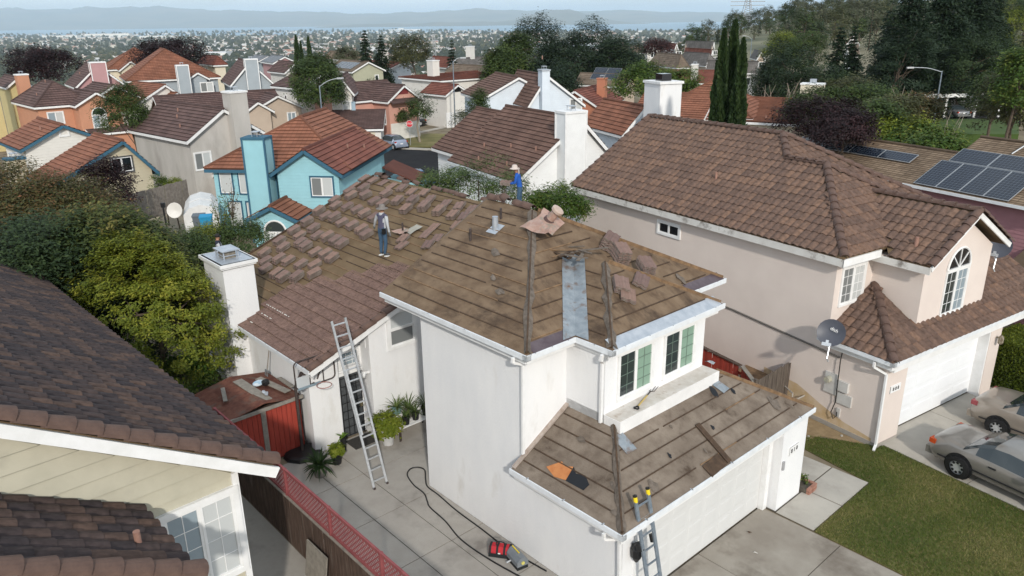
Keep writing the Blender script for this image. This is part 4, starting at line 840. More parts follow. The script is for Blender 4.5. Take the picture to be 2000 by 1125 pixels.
# side yard and driveways: every concrete panel its own slab over a darker joint bed
m_joint = mat('joint_dirt', (.07, .06, .048), (.11, .095, .075), scale=6, rough=.95)
def slabs(name, fr, rects, m, z=.012, bed=None):
    a0, a1, b0, b1 = min(r[0] for r in rects), max(r[1] for r in rects), min(r[2] for r in rects), max(r[3] for r in rects)
    o = MB().box(a0+.01, a1-.01, b0+.01, b1-.01, -.2, -.006).build(name, m_joint, kind='structure'); o.matrix_basis = fr
    for r in rects:
        g = .012; mb = MB(); mb.box(r[0]+g, r[1]-g, r[2]+g, r[3]-g, -.1, z+random.uniform(-.003, .003)); mb.build('paving_slab', m, o)
    return o
rects = []
for i, a in enumerate(np.arange(-4.0, 12, 2.1)):
    for b0, b1 in ((-4.05, -2.05), (-2.05, -1.07), (-1.07, -.005)):
        if a < -.2 and b1 > -.5: b1 = 2.4
        rects.append((a+.1, a+2.2, b0, b1))
slabs('side_yard', FM, rects, m_conc)
slabs('driveway', FM, [(7.0, 9.25, .3, 3.1), (7.0, 9.25, 3.1, 5.98), (9.25, 12.6, .3, 3.1), (9.25, 12.6, 3.1, 5.98), (12.6, 16, .3, 3.1), (12.6, 16, 3.1, 5.98)], mat('drive_concrete', (.24, .21, .175), (.33, .30, .255), scale=.7, rough=.9, bump=.2, bscale=50, c3=(.15, .125, .10), s3=.5, p3=.57))
slabs('path', FM, [(7.42, 8.5, 6.05, 7.6), (7.42, 8.5, 7.62, 9.25), (5.0, 7.40, 7.62, 9.25)], m_conc2)
slabs('pink_house_drive', FR, [(-.36, 2.6, .30, 3.6), (-.36, 2.6, 3.6, 7.1), (2.6, 5.6, .30, 3.6), (2.6, 5.6, 3.6, 7.1), (5.6, 9, .3, 3.6), (5.6, 9, 3.6, 7.1)], m_conc2)
# lawn between the drives
lawn = wp(FM, [(8.52, 9.25), (8.52, 6.05), (16, 6.0)])+wp(FR, [(11, .27), (.1, .27), (-.35, -.15), (-1.6, -1.1)])+wp(FM, [(6.0, 9.7)])
sheet('lawn', lawn, .0, mat('turf', (.08, .085, .024), (.15, .13, .045), scale=1.1, rough=.95, c3=(.14, .11, .045), s3=1.0, p3=.62), t=.02)
def grass(name, poly, n, h, m, z=0.0, patch_scale=.9):
    xs = [p[0] for p in poly]; ys = [p[1] for p in poly]; P = []
    while len(P) < n:
        x = rng.uniform(min(xs), max(xs), n); y = rng.uniform(min(ys), max(ys), n)
        for a, b in zip(x, y):
            if inside(poly, a, b): P.append((a, b))
            if len(P) >= n: break
    P = np.array(P); hh = h*rng.uniform(.6, 1.3, n); ang = rng.uniform(0, 6.28, n); w = .006+.004*rng.random(n); lean = rng.normal(0, .6, (n, 2))*hh[:, None]
    base = np.c_[P, np.full(n, z)]; side = np.c_[np.cos(ang), np.sin(ang), np.zeros(n)]*w[:, None]; tip = base+np.c_[lean, hh]
    V = np.stack([base-side, base+side, tip], 1).reshape(-1, 3)
    t = .5+.28*np.sin(P[:, 0]*1.3+1.7*np.sin(P[:, 1]*.9))*np.cos(P[:, 1]*1.1+P[:, 0]*.4)+rng.normal(0, .2, n); t = np.repeat(np.clip(t, 0, 1), 3)
    return link(name, fast_quads(name, V, t, [m], 3), kind='stuff')
m_grass = leaf_mat('grass_blade', (.055, .105, .015), (.135, .165, .034), (.34, .28, .12))
grass('grass', lawn, 90000, .055, m_grass)
dirt = wp(FM, [(4.4, 9.6), (6.2, 9.4), (6.0, 9.7)])+wp(FR, [(-1.4, -.8), (-.3, -.12), (-4.6, -.06)])
sheet('bare_soil', dirt, .006, mat('soil', (.22, .155, .085), (.30, .22, .125), scale=3, rough=.95, bump=.5, bscale=20), t=.02)
for i in range(26):
    p = Vector(dirt[0]+(0,)).lerp(Vector(dirt[4]+(0,)), random.random()); p += Vector((random.uniform(-1, .6), random.uniform(-.8, .8), 0))
    if inside(dirt, p.x, p.y):
        mb = MB(); mb.lathe([(.001, .0), (.05, .01), (.035, .045), (.001, .05)], 5, (p.x, p.y, 0)); tag(mb.build('stone', m_conc2), 'small pale stone on the bare soil by the gas meter', 'stone', 'small stones on the bare soil')
# street, kerbs and the corner lawn in the background
def gpoly(pix, z): return [atz(px, py, z).to_tuple()[:2] for px, py in pix]
m_asph = mat('asphalt', (.016, .0165, .019), (.024, .0245, .027), scale=.6, rough=.95, bump=.2, bscale=40, spec=.15)
ZS = -.96
sheet('street', gpoly([(640, 420), (960, 420), (935, 322), (905, 300), (780, 288), (752, 282), (735, 268), (800, 252), (905, 226), (1015, 205), (1010, 190), (900, 204), (800, 226), (690, 258), (560, 300)], ZS), ZS, m_asph)
def kerb(name, pix, z, w=.5, h=.12, m=m_conc2):
    P = [atz(a, b, z) for a, b in pix]; mb = MB()
    for a, b in zip(P, P[1:]): mb.bar(a+Vector((0, 0, h/2-.03)), b+Vector((0, 0, h/2-.03)), w, h)
    return mb.build(name, m, kind='structure')
kerb('kerb', [(752, 282), (785, 290), (840, 292.5), (905, 292.5), (940, 292)], ZS, .9); kerb('kerb', [(752, 282), (765, 270), (830, 257), (905, 241)], ZS, .7); kerb('kerb', [(640, 284), (700, 252), (800, 225), (900, 203)], ZS, .7)
sheet('corner_lawn', gpoly([(760, 282), (790, 286.5), (905, 287), (905, 262), (835, 261), (775, 271)], ZS+.1), ZS+.12, mat('dry_turf', (.12, .115, .035), (.21, .18, .075), scale=.5, rough=.95), t=.1)
sheet('salmon_house_lawn', gpoly([(710, 238), (770, 232), (775, 243), (745, 245)], ZS+.1), ZS+.1, MATS['dry_turf'], t=.08)
sheet('white_garage_drive', gpoly([(655, 236), (712, 232), (770, 240), (700, 256), (662, 266)], ZS+.05), ZS+.05, m_conc2, t=.04)
sheet('salmon_garage_drive', gpoly([(768, 230), (830, 222), (900, 222), (905, 231), (800, 247)], ZS+.05), ZS+.06, m_conc2, t=.04)
sheet('back_yard', gpoly([(280, 420), (395, 372), (420, 470), (330, 500)], -.4), -.4, mat('yard_dirt', (.24, .205, .15), (.30, .26, .2), scale=.7, rough=.95), t=.3)
sheet('park_lawn', gpoly([(1740, 290), (1870, 262), (1990, 262), (1990, 232), (1870, 232), (1790, 232), (1720, 250)], 1.5), 1.5, mat('park_turf', (.035, .07, .012), (.06, .095, .02), scale=.4, rough=.95), t=3)
sheet('parking', gpoly([(1795, 232), (1995, 232), (1995, 210), (1800, 208)], 1.5), 1.45, m_asph, t=3)

# ================================================================== fences and yard things
m_oldw = mat('weathered_wood', (.075, .06, .05), (.14, .115, .095), scale=6, rough=.9, stretch=(3, 3, .4)); m_brnw = mat('brown_fence', (.055, .033, .024), (.10, .065, .05), scale=5, rough=.9, stretch=(3, 3, .4), c3=(.15, .12, .10), s3=2, p3=.62)
m_redw = mat('red_stain_wood', (.30, .038, .024), (.37, .055, .034), scale=4, rough=.8, stretch=(3, 3, .4), c3=(.12, .035, .022), s3=1.5, p3=.66); m_lat = mat('lattice_red', (.22, .055, .06), (.28, .08, .082), scale=4, rough=.8)
m_greyw = mat('grey_board', (.20, .18, .155), (.28, .255, .22), scale=6, rough=.9)
def board_fence(name, label, fr, p, q, h, m, bw=.14, t=.02, cap=None, jitter=.02, z0=0, gap=.012, top=None):
    root = thing(name, label, 'fence', mtx=fr); p, q = Vector(p).to_3d(), Vector(q).to_3d(); d = q-p; L = d.length; d.normalize(); nrm = Vector((-d.y, d.x, 0)); n = int(L/bw)
    for i in range(n):
        o = p+d*(i*bw); hh = h+random.uniform(-jitter, jitter); mb = MB(); mb.obox(o+Vector((0, 0, z0))+nrm*random.uniform(-.006, .006), d*(bw-gap), nrm*t, Vector((random.gauss(0, .006), random.gauss(0, .006), hh))); mb.build('board', m, root)
    for i in range(int(L/2.4)+1):
        o = p+d*min(i*2.4, L-.1)+nrm*(t+.003); mb = MB(); mb.obox(o+Vector((0, 0, z0)), d*.09, nrm*.09, (0, 0, h+.02)); mb.build('post', m, root)
    for z in (.3, h-.3):
        mb = MB(); mb.obox(p+nrm*(t+.004)+Vector((0, 0, z0+z)), d*L, nrm*.04, (0, 0, .09)); mb.build('rail', m, root)
    if cap: MB().obox(p-nrm*.05+Vector((0, 0, z0+h+.025)), d*L, nrm*.14, (0, 0, .035)).build('cap_rail', cap, root)
    return root
fl = board_fence('lattice_fence', 'brown board fence topped with red lattice beside the concrete side yard', FM, (-4.6, -4.15), (9.0, -4.15), 1.45, m_brnw, cap=m_greyw)
def lattice(parent, x0, x1, y, z0, z1, step=.125, w=.03):
    for s in (-1, 1):
        mb = MB(); x = x0-(z1-z0)
        while x < x1+(z1-z0):
            a, b = (x, z0), (x+(z1-z0)*1.0, z1)
            if s < 0: a, b = (x+(z1-z0), z0), (x, z1)
            # clip to x0..x1
            (xa, za), (xb, zb) = a, b
            def cut(xa, za, xb, zb, lim):
                t = (lim-xa)/(xb-xa); return lim, za+(zb-za)*t
            if not (max(xa, xb) < x0 or min(xa, xb) > x1):
                if xa < x0: xa, za = cut(xa, za, xb, zb, x0)
                if xb < x0: xb, zb = cut(xb, zb, xa, za, x0)
                if xa > x1: xa, za = cut(xa, za, xb, zb, x1)
                if xb > x1: xb, zb = cut(xb, zb, xa, za, x1)
                mb.bar((xa, y+.007*s, za), (xb, y+.007*s, zb), .008, w, up=(0, 1, 0)) if False else mb.obox(Vector((xa, y+.007*s, za-w*.7)), (xb-xa, 0, zb-za), (0, .008, 0), (0, 0, w*1.4))
            x += step
        mb.build('lattice', m_lat, parent, kind='stuff')
    for a, b in ((z0-.03, z0+.03), (z1-.02, z1+.05)): MB().box(x0, x1, y-.025, y+.025, a, b).build('lattice_rail', m_lat, parent)
for x0 in np.arange(-4.5, 8.5, 2.15): lattice(fl, x0+.03, x0+2.12, -4.13, 1.55, 2.22); MB().box(x0-.03, x0+.03, -4.17, -4.09, 1.45, 2.27).build('lattice_post', m_lat, fl)
MB().obox((0, 0, 0), (.95, 0, 0), (0, .14, .95), (0, .03, 0)).build('leaning_panel', m_greyw, tag(link('loose_panel', None, None, FM @ Matrix.Translation((1.0, -4.45, 0))), 'grey panel leaning against the brown fence in the narrow gap', 'panel'))
sheet('gap_path', wp(FM, [(-5, -6.4), (12, -6.4), (12, -4.17), (-5, -4.17)]), .0, m_conc, t=.05)
# red shed
sh = thing('red_shed', 'low red board shed with rust-brown sheet roof beside the white chimney', 'shed', mtx=FM)
z = .02; y0, y1, x0, x1 = -3.95, -1.62, -6.6, -4.35
n = int((y1-y0)/.155)
for i in range(n): MB().box(x1, x1+.022, y0+i*.155+.006, y0+(i+1)*.155-.006, .02, 1.78+random.uniform(-.01, .01)).build('board', m_redw, sh)
for i in range(int((x1-x0)/.155)): MB().box(x0+i*.155+.006, x0+(i+1)*.155-.006, y0-.022, y0, .02, 1.78).build('board', m_redw, sh)
MB().box(x1+.022, x1+.05, y0+1.05, y0+1.2, .02, 1.8).build('post', m_greyw, sh)
MB().box(x0, x1, y0+.02, y1, 0, 1.7).build('inner_wall', m_brnw, sh)
mb = MB(); mb.slab([(x1+.12, y0-.1, 1.80), (x0-.1, y0-.1, 1.78), (x0-.1, (y0+y1)/2, 2.02), (x1+.12, (y0+y1)/2, 2.04)], (0, -.2, 1), .03); mb.slab([(x1+.12, y1+.05, 1.82), (x0-.1, y1+.05, 1.8), (x0-.1, (y0+y1)/2, 2.02), (x1+.12, (y0+y1)/2, 2.04)], (0, .2, 1), .03)
rf = mb.build('roof', mat('rust_sheet', (.10, .032, .022), (.17, .07, .045), scale=5, rough=.85, c3=(.12, .09, .07), s3=2, p3=.6), sh)
MB().obox((x1+.1, y0-.14, 1.76), (0, y1-y0+.2, .03), (.06, 0, 0), (0, 0, .1)).build('edge_board', m_greyw, rf)
for (a, b, c, d, w_) in ((-6.2, -2.75, -4.4, -2.6, .3), (-5.9, -2.2, -4.5, -1.9, .22), (-6.0, -3.3, -5.2, -3.55, .12), (-4.6, -1.7, -5.6, -1.65, .14)):
    MB().bar((a, b, 2.06), (c, d, 2.0), w_, .025).build('loose_board', m_greyw, rf)
for (x, y, label, m, r, h, nm) in ((-5.55, -2.35, 'blue and white plastic lid lying on the shed roof', mat('lid_blue', (.25, .45, .62), (.75, .78, .8), scale=5, rough=.4), .17, .03, 'plastic_lid'), (-5.35, -2.2, 'black flower pot lying on the shed roof', m_black, .11, .12, 'flower_pot')):
    mb = MB(); mb.lathe([(.001, 0), (r, 0), (r*1.04, h), (r*.9, h), (.001, h*.8)], 14); tag(mb.build(nm, m), label, 'lid' if 'lid' in nm else 'pot').matrix_basis = FM @ Matrix.Translation((x, y, 2.05)) @ Matrix.Rotation(.15, 4, 'X')
scrap(rf, (-4.75, -2.5, 2.04), (0, 0, 1), .18, mat('foil', (.45, .48, .52), rough=.4, metal=.3), seed=5, lift=.06)
# black fence behind shed / tool handles
for k, (dx_, lab) in enumerate(((0, 'grey shovel handle leaning on the wall above the red shed'),)):
    t = thing('shovel', lab, 'shovel', mtx=FM @ Matrix.Translation((-6.35, -1.62, 1.9))); MB().tube([(0, -.1, 0), (.03, .1, .95)], .018, 6).build('handle', m_greyw, t); MB().obox((-.1, -.14, -.12), (.2, 0, 0), (0, .04, .25), (0, .02, 0)).build('blade', m_galv, t)
# basketball hoop
bh = thing('basketball_hoop', 'black basketball hoop with empty backboard frame beside the porch', 'basketball hoop', mtx=FM @ Matrix.Translation((-4.05, -1.85, 0)))
MB().tube([(0, 0, .1), (0, 0, 2.3), (.1, .2, 2.75)], .05, 8).build('pole', m_rustpipe, bh)
p = Vector((.3, .53, 2.78)); u = Vector((0, 1, 0)); mb = MB(); c = .13; pts = []
for sx, sz, a0 in ((1, 1, 0), (-1, 1, 90), (-1, -1, 180), (1, -1, 270)): pts += [(sx*(.65-c)+c*math.cos(R_(a0+30*k)), sz*(.44-c)+c*math.sin(R_(a0+30*k))) for k in range(4)]
mb.tube([p+u*a+Vector((0, 0, b)) for a, b in pts+pts[:1]], .022, 6, cap=False)
for a in (-.18, .26): mb.tube([p+u*a-Vector((0, 0, .44)), p+u*a+Vector((0, 0, .44))], .018, 6)
mb.tube([p+u*.26+Vector((0, 0, .1)), p+u*.05-Vector((0, 0, .3))], .02, 6); mb.build('backboard_frame', m_rustpipe, bh)
MB().obox(p-u*.62-Vector((0, 0, .42)), u*.42, (0, 0, .36), (.008, 0, 0)).build('backboard_remnant', mat('acrylic', (.50, .53, .55), rough=.3), bh)
MB().obox(p-u*.6-Vector((.02, 0, .47)), u*.75, (0, 0, .07), (.05, 0, 0)).build('lower_bar', mat('bluegrey', (.22, .29, .34), rough=.4), bh)
MB().tube([p+Vector((.27+.22*math.cos(t), .12+.22*math.sin(t), -.43)) for t in np.linspace(0, 6.283, 17)], .012, 6, cap=False).build('rim', mat('rim_red', (.36, .15, .13), rough=.6), bh)
MB().bar(p-Vector((0, .05, .4)), (0, 0, 2.25), .06, .06).bar(p-Vector((0, .1, .1)), (.08, .16, 2.7), .05, .05).build('bracket', m_rustpipe, bh)
MB().lathe([(.001, .14), (.45, .14), (.55, .1), (.6, 0)], 10).build('base', m_black, bh)
# ladders
def ladder(name, label, fr, p, q, width, rungs, m, cap=None, wide_dir=(0, 1, 0), rail=.03, ext=None, off=.3):
    t = thing(name, label, 'ladder', mtx=fr); p, q, wd = Vector(p), Vector(q), Vector(wide_dir).normalized()
    for s in (-1, 1):
        o = MB().bar(p+wd*s*width/2, q+wd*s*width/2, rail, rail*2.2, up=wd).build('rail', m, t)
        if cap:
            e = q+wd*s*width/2; d = (q-p).normalized(); MB().tube([e-d*.02, e+d*.1], .045, 8).build('end_cap', cap, o); MB().tube([e+d*.1, e+d*.14], .046, 8).build('tip', m_black, o)
    for i in range(rungs):
        c = p+(q-p)*((i+.6)/rungs); MB().bar(c-wd*width/2, c+wd*width/2, .03, .035).build('rung', m, t)
    return t
dl = Vector((-2.5, -1.06, 4.7))-Vector((-.92, -1.06, 0)); lo, hi = Vector((-.92, -1.06, .02)), Vector((-2.5, -1.06, 4.70))
lad = ladder('extension_ladder', 'long aluminium extension ladder leaning on the tiled eave above the door', FM, lo, hi, .43, 15, m_alu)
mb_ = (hi-lo).normalized()
for s in (-1, 1): MB().bar(lo+mb_*1.6+Vector((.05, s*.19, .02)), lo+mb_*3.5+Vector((.05, s*.19, .02)), .028, .06, up=(0, 1, 0)).build('fly_rail', m_alu, lad); MB().box(lo.x-.05, lo.x+.05, lo.y+s*.215-.03, lo.y+s*.215+.03, 0, .06).build('foot', m_rustpipe, lad)
m_yel = mat('yellow_cap', (.75, .56, .02), rough=.4)
lad2 = ladder('folding_ladder', 'grey jointed ladder with yellow tips leaning on the garage gutter', FM, (7.92, .42, .02), (7.22, .42, 3.02), .42, 9, m_alug, cap=m_yel, rail=.04)
MB().tube([(7.42, .22, 1.9), (7.35, .2, 2.05)], .09, 10).build('hinge', m_black, lad2); MB().tube([(7.42, .64, 1.9), (7.35, .66, 2.05)], .07, 10).build('hinge', m_black, lad2)
MB().bar((7.3, .2, 2.55), (7.3, .64, 2.55), .05, .1).build('spreader', m_alug, lad2)
lh2 = thing('wall_lantern', 'black lantern fixed to the garage wall behind the jointed ladder', 'lantern', mtx=FM @ Matrix.Translation((7.12, .3, 1.75)))
MB().lathe([(.03, -.3), (.12, -.15), (.13, .05), (.05, .18)], 8, (.12, 0, 0)).build('housing', m_black, lh2); MB().bar((0, 0, .1), (.12, 0, .16), .03, .03).build('arm', m_black, lh2)
# garden fork on the ledge
p, q = to_plane(1243, 797, (0, 0, 1), 3.84), to_plane(1277, 757, (0, 0, 1), 3.86); gf = thing('garden_fork', 'garden fork with black grip and yellow shaft lying on the window ledge', 'garden fork', mtx=FM)
d = (q-p); dn = d.normalized(); sx = dn.cross(Vector((0, 0, 1))); L = d.length
MB().tube([p+dn*.1, p+dn*L*.6], .02, 6).build('shaft', mat('yellow_shaft', (.5, .36, .10), rough=.6), gf); mb = MB(); mb.tube([p+dn*L*.6, p+dn*L*.8], .016, 6); mb.build('socket', m_rustpipe, gf)
mb = MB(); mb.tube([p+dn*.12, p-sx*.06, p+dn*-.03-sx*.05, p+dn*-.03+sx*.05, p+sx*.06, p+dn*.12], .018, 6); mb.build('grip', m_black, gf)
for k in (-1.5, -.5, .5, 1.5): MB().tube([p+dn*L*.8, p+dn*L*.84+sx*k*.055, p+dn*(L*.84+.26)+sx*k*.06+Vector((0, 0, .02))], .008, 5).build('tine', m_rustpipe, gf)
tr = tag(scrap(None, FM @ Vector((5.35, 5.55, 3.86)), (0, 0, 1), .17, m_galv, seed=9, lift=.08), 'crumpled sheet metal scrap at the far end of the window ledge', 'metal scrap'); tr.name = 'metal_scrap'
# pink flashing sheet with vent cap
pf = thing('vent_flashing', 'pink crumpled flashing sheet with capped vent pipe lying on the ridge', 'vent flashing', mtx=FM)
def crumple(pts, amp, seed, nrm, m, nm, parent, n=7):
    rnd = random.Random(seed); a, b, c, d_ = map(Vector, pts); nrm = Vector(nrm).normalized(); g = [[(a.lerp(b, i/n)).lerp(d_.lerp(c, i/n), j/n)+nrm*(amp*rnd.random())+Vector((rnd.gauss(0, .012), rnd.gauss(0, .012), 0)) for i in range(n+1)] for j in range(n+1)]; mb = MB()
    for j in range(n):
        for i in range(n): mb.q([g[j][i], g[j][i+1], g[j+1][i+1], g[j+1][i]])
    return mb.build(nm, m, parent)
c0 = [to_plane(px, py, nL, 5.6+KU*.31+.12) for px, py in ((1016, 445), (1062, 462), (1082, 455), (1050, 428))]
crumple([v+Vector((0, 0, .02)) for v in c0], .09, 3, nL, m_copper, 'sheet', pf, 4)
c1 = [to_plane(px, py, (.5, 0, 1), 5.6+KU*4.45+.14) for px, py in ((1044, 432), (1078, 460), (1103, 436), (1062, 406))]
crumple(c1, .04, 4, nF, m_copper, 'sheet', pf, 4)
b0 = to_plane(1069, 434, (0, 1, 0), 3.5); b1 = to_plane(1086, 411, (0, 1, 0), 3.6); b1.x += .05
MB().tube([b0, b0.lerp(b1, .3)], [.17, .15], 14).build('collar', mat('dark_collar', (.10, .06, .055), rough=.6), pf); MB().tube([b0.lerp(b1, .2), b0.lerp(b1, .85)], .12, 14).build('pipe', m_copper, pf)
dd = (b1-b0).normalized(); MB().tube([b1-dd*.05, b1-dd*.02, b1+dd*.05, b1+dd*.07], [.14, .175, .175, .12], 14).build('cap', mat('cap_pale', (.42, .31, .25), (.5, .4, .34), scale=5, rough=.6), pf)
p = to_plane(787, 455, nM, low_c-.1); vp = thing('vent_flashing', 'copper flashing lifted round a black pipe beside the worker in the hat', 'vent flashing', mtx=FM)
MB().tube([p, p+Vector((0, 0, .38))], .035, 8).build('pipe', m_rustpipe, vp); crumple([p+Vector(v) for v in ((-.35, -.25, .02), (.25, -.3, .02), (.3, .15, .12), (-.2, .2, .1))], .06, 6, nM, m_copper, 'sheet', vp, 4)
crumple([p+Vector(v) for v in ((.1, .0, .06), (.55, -.05, .06), (.6, .45, .26), (.2, .5, .26))], .03, 8, nM, mat('grey_sheet', (.30, .285, .24), (.36, .34, .3), scale=5, rough=.6), 'sheet', vp, 4)
hm = thing('hammer', 'small hammer with pale handle lying on the stripped hip roof', 'hammer', mtx=FM); p = to_plane(1085, 427, nF, 5.6+KU*4.45+.02); MB().tube([p, p+Vector((-.1, .3, .05))], .014, 6).build('handle', m_batten2, hm); MB().bar(p+Vector((-.17, .27, .05)), p+Vector((-.04, .33, .05)), .03, .035).build('head', m_rustpipe, hm)
# hose, tool bag, compressor
hp = [(4.9, -.12), (4.2, -.2), (3.6, -.26), (2.6, -.22), (1.5, -.2), (.6, -.12), (.05, -.1), (-.3, .08), (-.7, .34), (-.95, .30), (-1.05, .08), (-.85, -.18), (-.3, -.34), (.24, -.37), (.6, -.52), (.9, -.64), (1.68, -.71), (2.54, -.88), (3.52, -.86), (4.6, -.72), (5.6, -.55)]
def spline(P, n=6):
    out = []; P = [Vector(p) for p in P]
    for i in range(len(P)-1):
        a, b, c, d = P[max(i-1, 0)], P[i], P[i+1], P[min(i+2, len(P)-1)]
        for k in range(n): t = k/n; out.append(.5*((2*b)+(c-a)*t+(2*a-5*b+4*c-d)*t*t+(3*b-a-3*c+d)*t**3))
    return out+[P[-1]]
hs = MB().tube(spline([(x, y, .028) for x, y in hp]), .02, 6).build('air_hose', m_black, label='black air hose looping over the concrete side yard', cat='hose'); hs.matrix_basis = FM
tb = thing('tool_bag', 'red and black tool bag on the concrete by the white wall', 'tool bag', mtx=FM @ Matrix.Translation((3.66, -.5, .012)) @ Matrix.Rotation(R_(35), 4, 'Z'))
m_red = mat('bag_red', (.46, .02, .03), (.36, .015, .025), scale=6, rough=.7); m_bagb = mat('bag_black', (.015, .018, .02), rough=.8)
mb = MB(); mb.slab([(.27, -.14, 0), (.27, .14, 0), (.27, .15, .14), (.27, .08, .27), (.27, -.08, .27), (.27, -.15, .14)], (1, 0, 0), .54); mb.build('body', m_red, tb)
for x in (-.27, -.09, .09, .22): MB().slab([(x+.06, -.147, 0), (x+.06, .147, 0), (x+.06, .157, .145), (x+.06, .084, .277), (x+.06, -.084, .277), (x+.06, -.157, .145)], (1, 0, 0), .055).build('strap', m_bagb, tb)
MB().box(-.275, .275, -.155, .155, -.002, .11).build('base', m_bagb, tb); MB().tube(spline([(-.1, -.03, .26), (-.08, 0, .36), (.08, 0, .36), (.1, .03, .26)], 4), .014, 6).build('handle', m_bagb, tb)
MB().box(-.03, .03, -.166, -.157, .12, .15).build('badge', m_trim, tb)
cp = thing('air_compressor', 'grey and black portable compressor box beside the red tool bag', 'compressor', mtx=FM @ Matrix.Translation((4.18, -.42, .012)) @ Matrix.Rotation(R_(-12), 4, 'Z'))
MB().box(-.27, .27, -.15, .15, 0, .2).build('base', m_bagb, cp)
prof = [(-.155, .1), (.155, .1), (.155, .22), (.06, .34), (-.06, .34), (-.155, .22)]
MB().slab([(.28, y, z) for y, z in prof], (1, 0, 0), .52).build('housing', mat('comp_grey', (.16, .18, .20), (.20, .22, .24), scale=5, rough=.5), cp); MB().tube([(-.22, 0, .36), (.1, 0, .36)], .016, 6).build('handle', m_yel, cp)
MB().lathe([(.001, .3), (.045, .3), (.045, .28)], 10, (0, 0, .19), axis='x').build('gauge', mat('gauge', (.6, .55, .15), rough=.4), cp); MB().tube([(-.05, -.15, .1), (-.05, -.27, .08)], .02, 6).build('valve', m_alu, cp)
# stones and litter
for px, py, lab in ((1463, 888+153, 'brown leaf litter near the garage threshold'), (1475, 1081, 'pale paper scrap on the driveway'), (1395, 1042, 'dark bark scrap on the driveway by the ladder')):
    q = atz(px, py, .02); o = scrap(None, q, (0, 0, 1), .06, m_batten if 'pale' not in lab else m_mort, seed=px, lift=.03); o.name = 'litter'; tag(o, lab, 'litter')
bxp = thing('brick_planter', 'small brick planter with herbs against the garage pier', 'planter', mtx=FM @ Matrix.Translation((7.0, 7.42, 0)))
mb = MB(); m_brick = mat('brick_red', (.28, .13, .09), (.36, .19, .14), scale=6, rough=.9)
for i in range(6):
    for s_ in (0, 1):
        MB().box(-.55+i*.2, -.37+i*.2, .38, .47, .01+s_*.1, .09+s_*.1).build('brick', m_brick, bxp)
for s_ in (0, 1):
    for i in range(2): MB().box(.56, .65, .0+i*.2, .18+i*.2, .01+s_*.1, .09+s_*.1).build('brick', m_brick, bxp)
MB().box(-.5, .55, 0, .38, 0, .15).build('soil', m_joint, bxp)
# side-yard fence and red planter boards between the two houses
board_fence('grey_fence', 'weathered grey board gate between the white and pink houses', FM, (4.45, 9.75), (4.5, 12.3), 1.62, m_oldw, jitter=.03)
board_fence('red_fence', 'dark red board fence running between the white and pink houses', FM, (.2, 11.2), (3.4, 10.5), 1.5, m_redw, cap=m_brnw); board_fence('red_fence', 'short bright red board screen beside the weathered grey gate', FM, (3.45, 10.5), (4.35, 9.75), 1.5, m_redw, cap=m_greyw)
tbn = thing('plywood_sheet', 'pale plywood sheet lying on crates behind the weathered gate', 'plywood', mtx=FM @ Matrix.Translation((3.2, 11.6, 0))); MB().box(-.5, .5, -.35, .5, .8, .83).build('sheet', m_batten2, tbn); MB().box(-.3, .3, -.2, .3, 0, .8).build('crate', m_oldw, tbn)
jk = thing('junk_pile', 'white and blue scraps piled on the red fence between the houses', 'junk', mtx=FM @ Matrix.Translation((.9, 11.1, 1.56)))
MB().box(-.3, .2, -.12, .12, 0, .12).build('box', m_trim, jk); MB().tube([(.1, -.1, .1), (.4, .1, .08), (.3, .15, .06)], .03, 6).build('cord', mat('blue_cord', (.03, .25, .5), rough=.5), jk)
# ================================================================== the houses behind
m_terra = course_mat('terracotta', (.205, .085, .053), (.265, .112, .068)); m_brown = course_mat('brown_roof', (.118, .066, .051), (.158, .092, .071)); m_redb = course_mat('red_roof', (.165, .058, .042), (.205, .078, .056))
m_mauve = course_mat('mauve_roof', (.098, .060, .055), (.135, .084, .075)); m_tanr = course_mat('tan_roof', (.155, .118, .088), (.20, .155, .118), h=.28); m_greyr = course_mat('grey_roof', (.125, .115, .108), (.165, .152, .142), h=.25); m_slate = course_mat('slate_roof', (.20, .215, .235), (.25, .265, .285), h=.22)
def paint(n, c): return mat(n, c, tuple(min(1, x*1.08) for x in c), scale=1.2, rough=.8)
m_blue = paint('blue_board', (.27, .50, .56)); m_navy = paint('navy_trim', (.035, .11, .17)); m_beige = paint('beige_board', (.47, .42, .31)); m_greyst = mat('grey_stucco', (.42, .40, .37), (.50, .475, .445), scale=.7, rough=.9, c3=(.36, .335, .31), s3=.5, p3=.6, stretch=(1, 1, .35))
m_offw = paint('off_white', (.66, .64, .60)); m_orange = paint('orange_stucco', (.48, .235, .145)); m_pinkb = paint('pink_board', (.42, .245, .25)); m_cstucco = paint('cream_stucco', (.63, .57, .45)); m_tanw = paint('tan_wall', (.46, .375, .30)); m_greyb = paint('grey_board_wall', (.32, .36, .39)); m_yell = paint('yellow_wall', (.50, .42, .21)); m_sage = paint('sage_wall', (.38, .38, .28)); m_salm = paint('salmon_wall', (.56, .30, .235)); m_terw = paint('terracotta_wall', (.42, .17, .10)); m_pale = paint('pale_blue_board', (.60, .66, .72)); m_whiteb = paint('white_board', (.73, .74, .74))
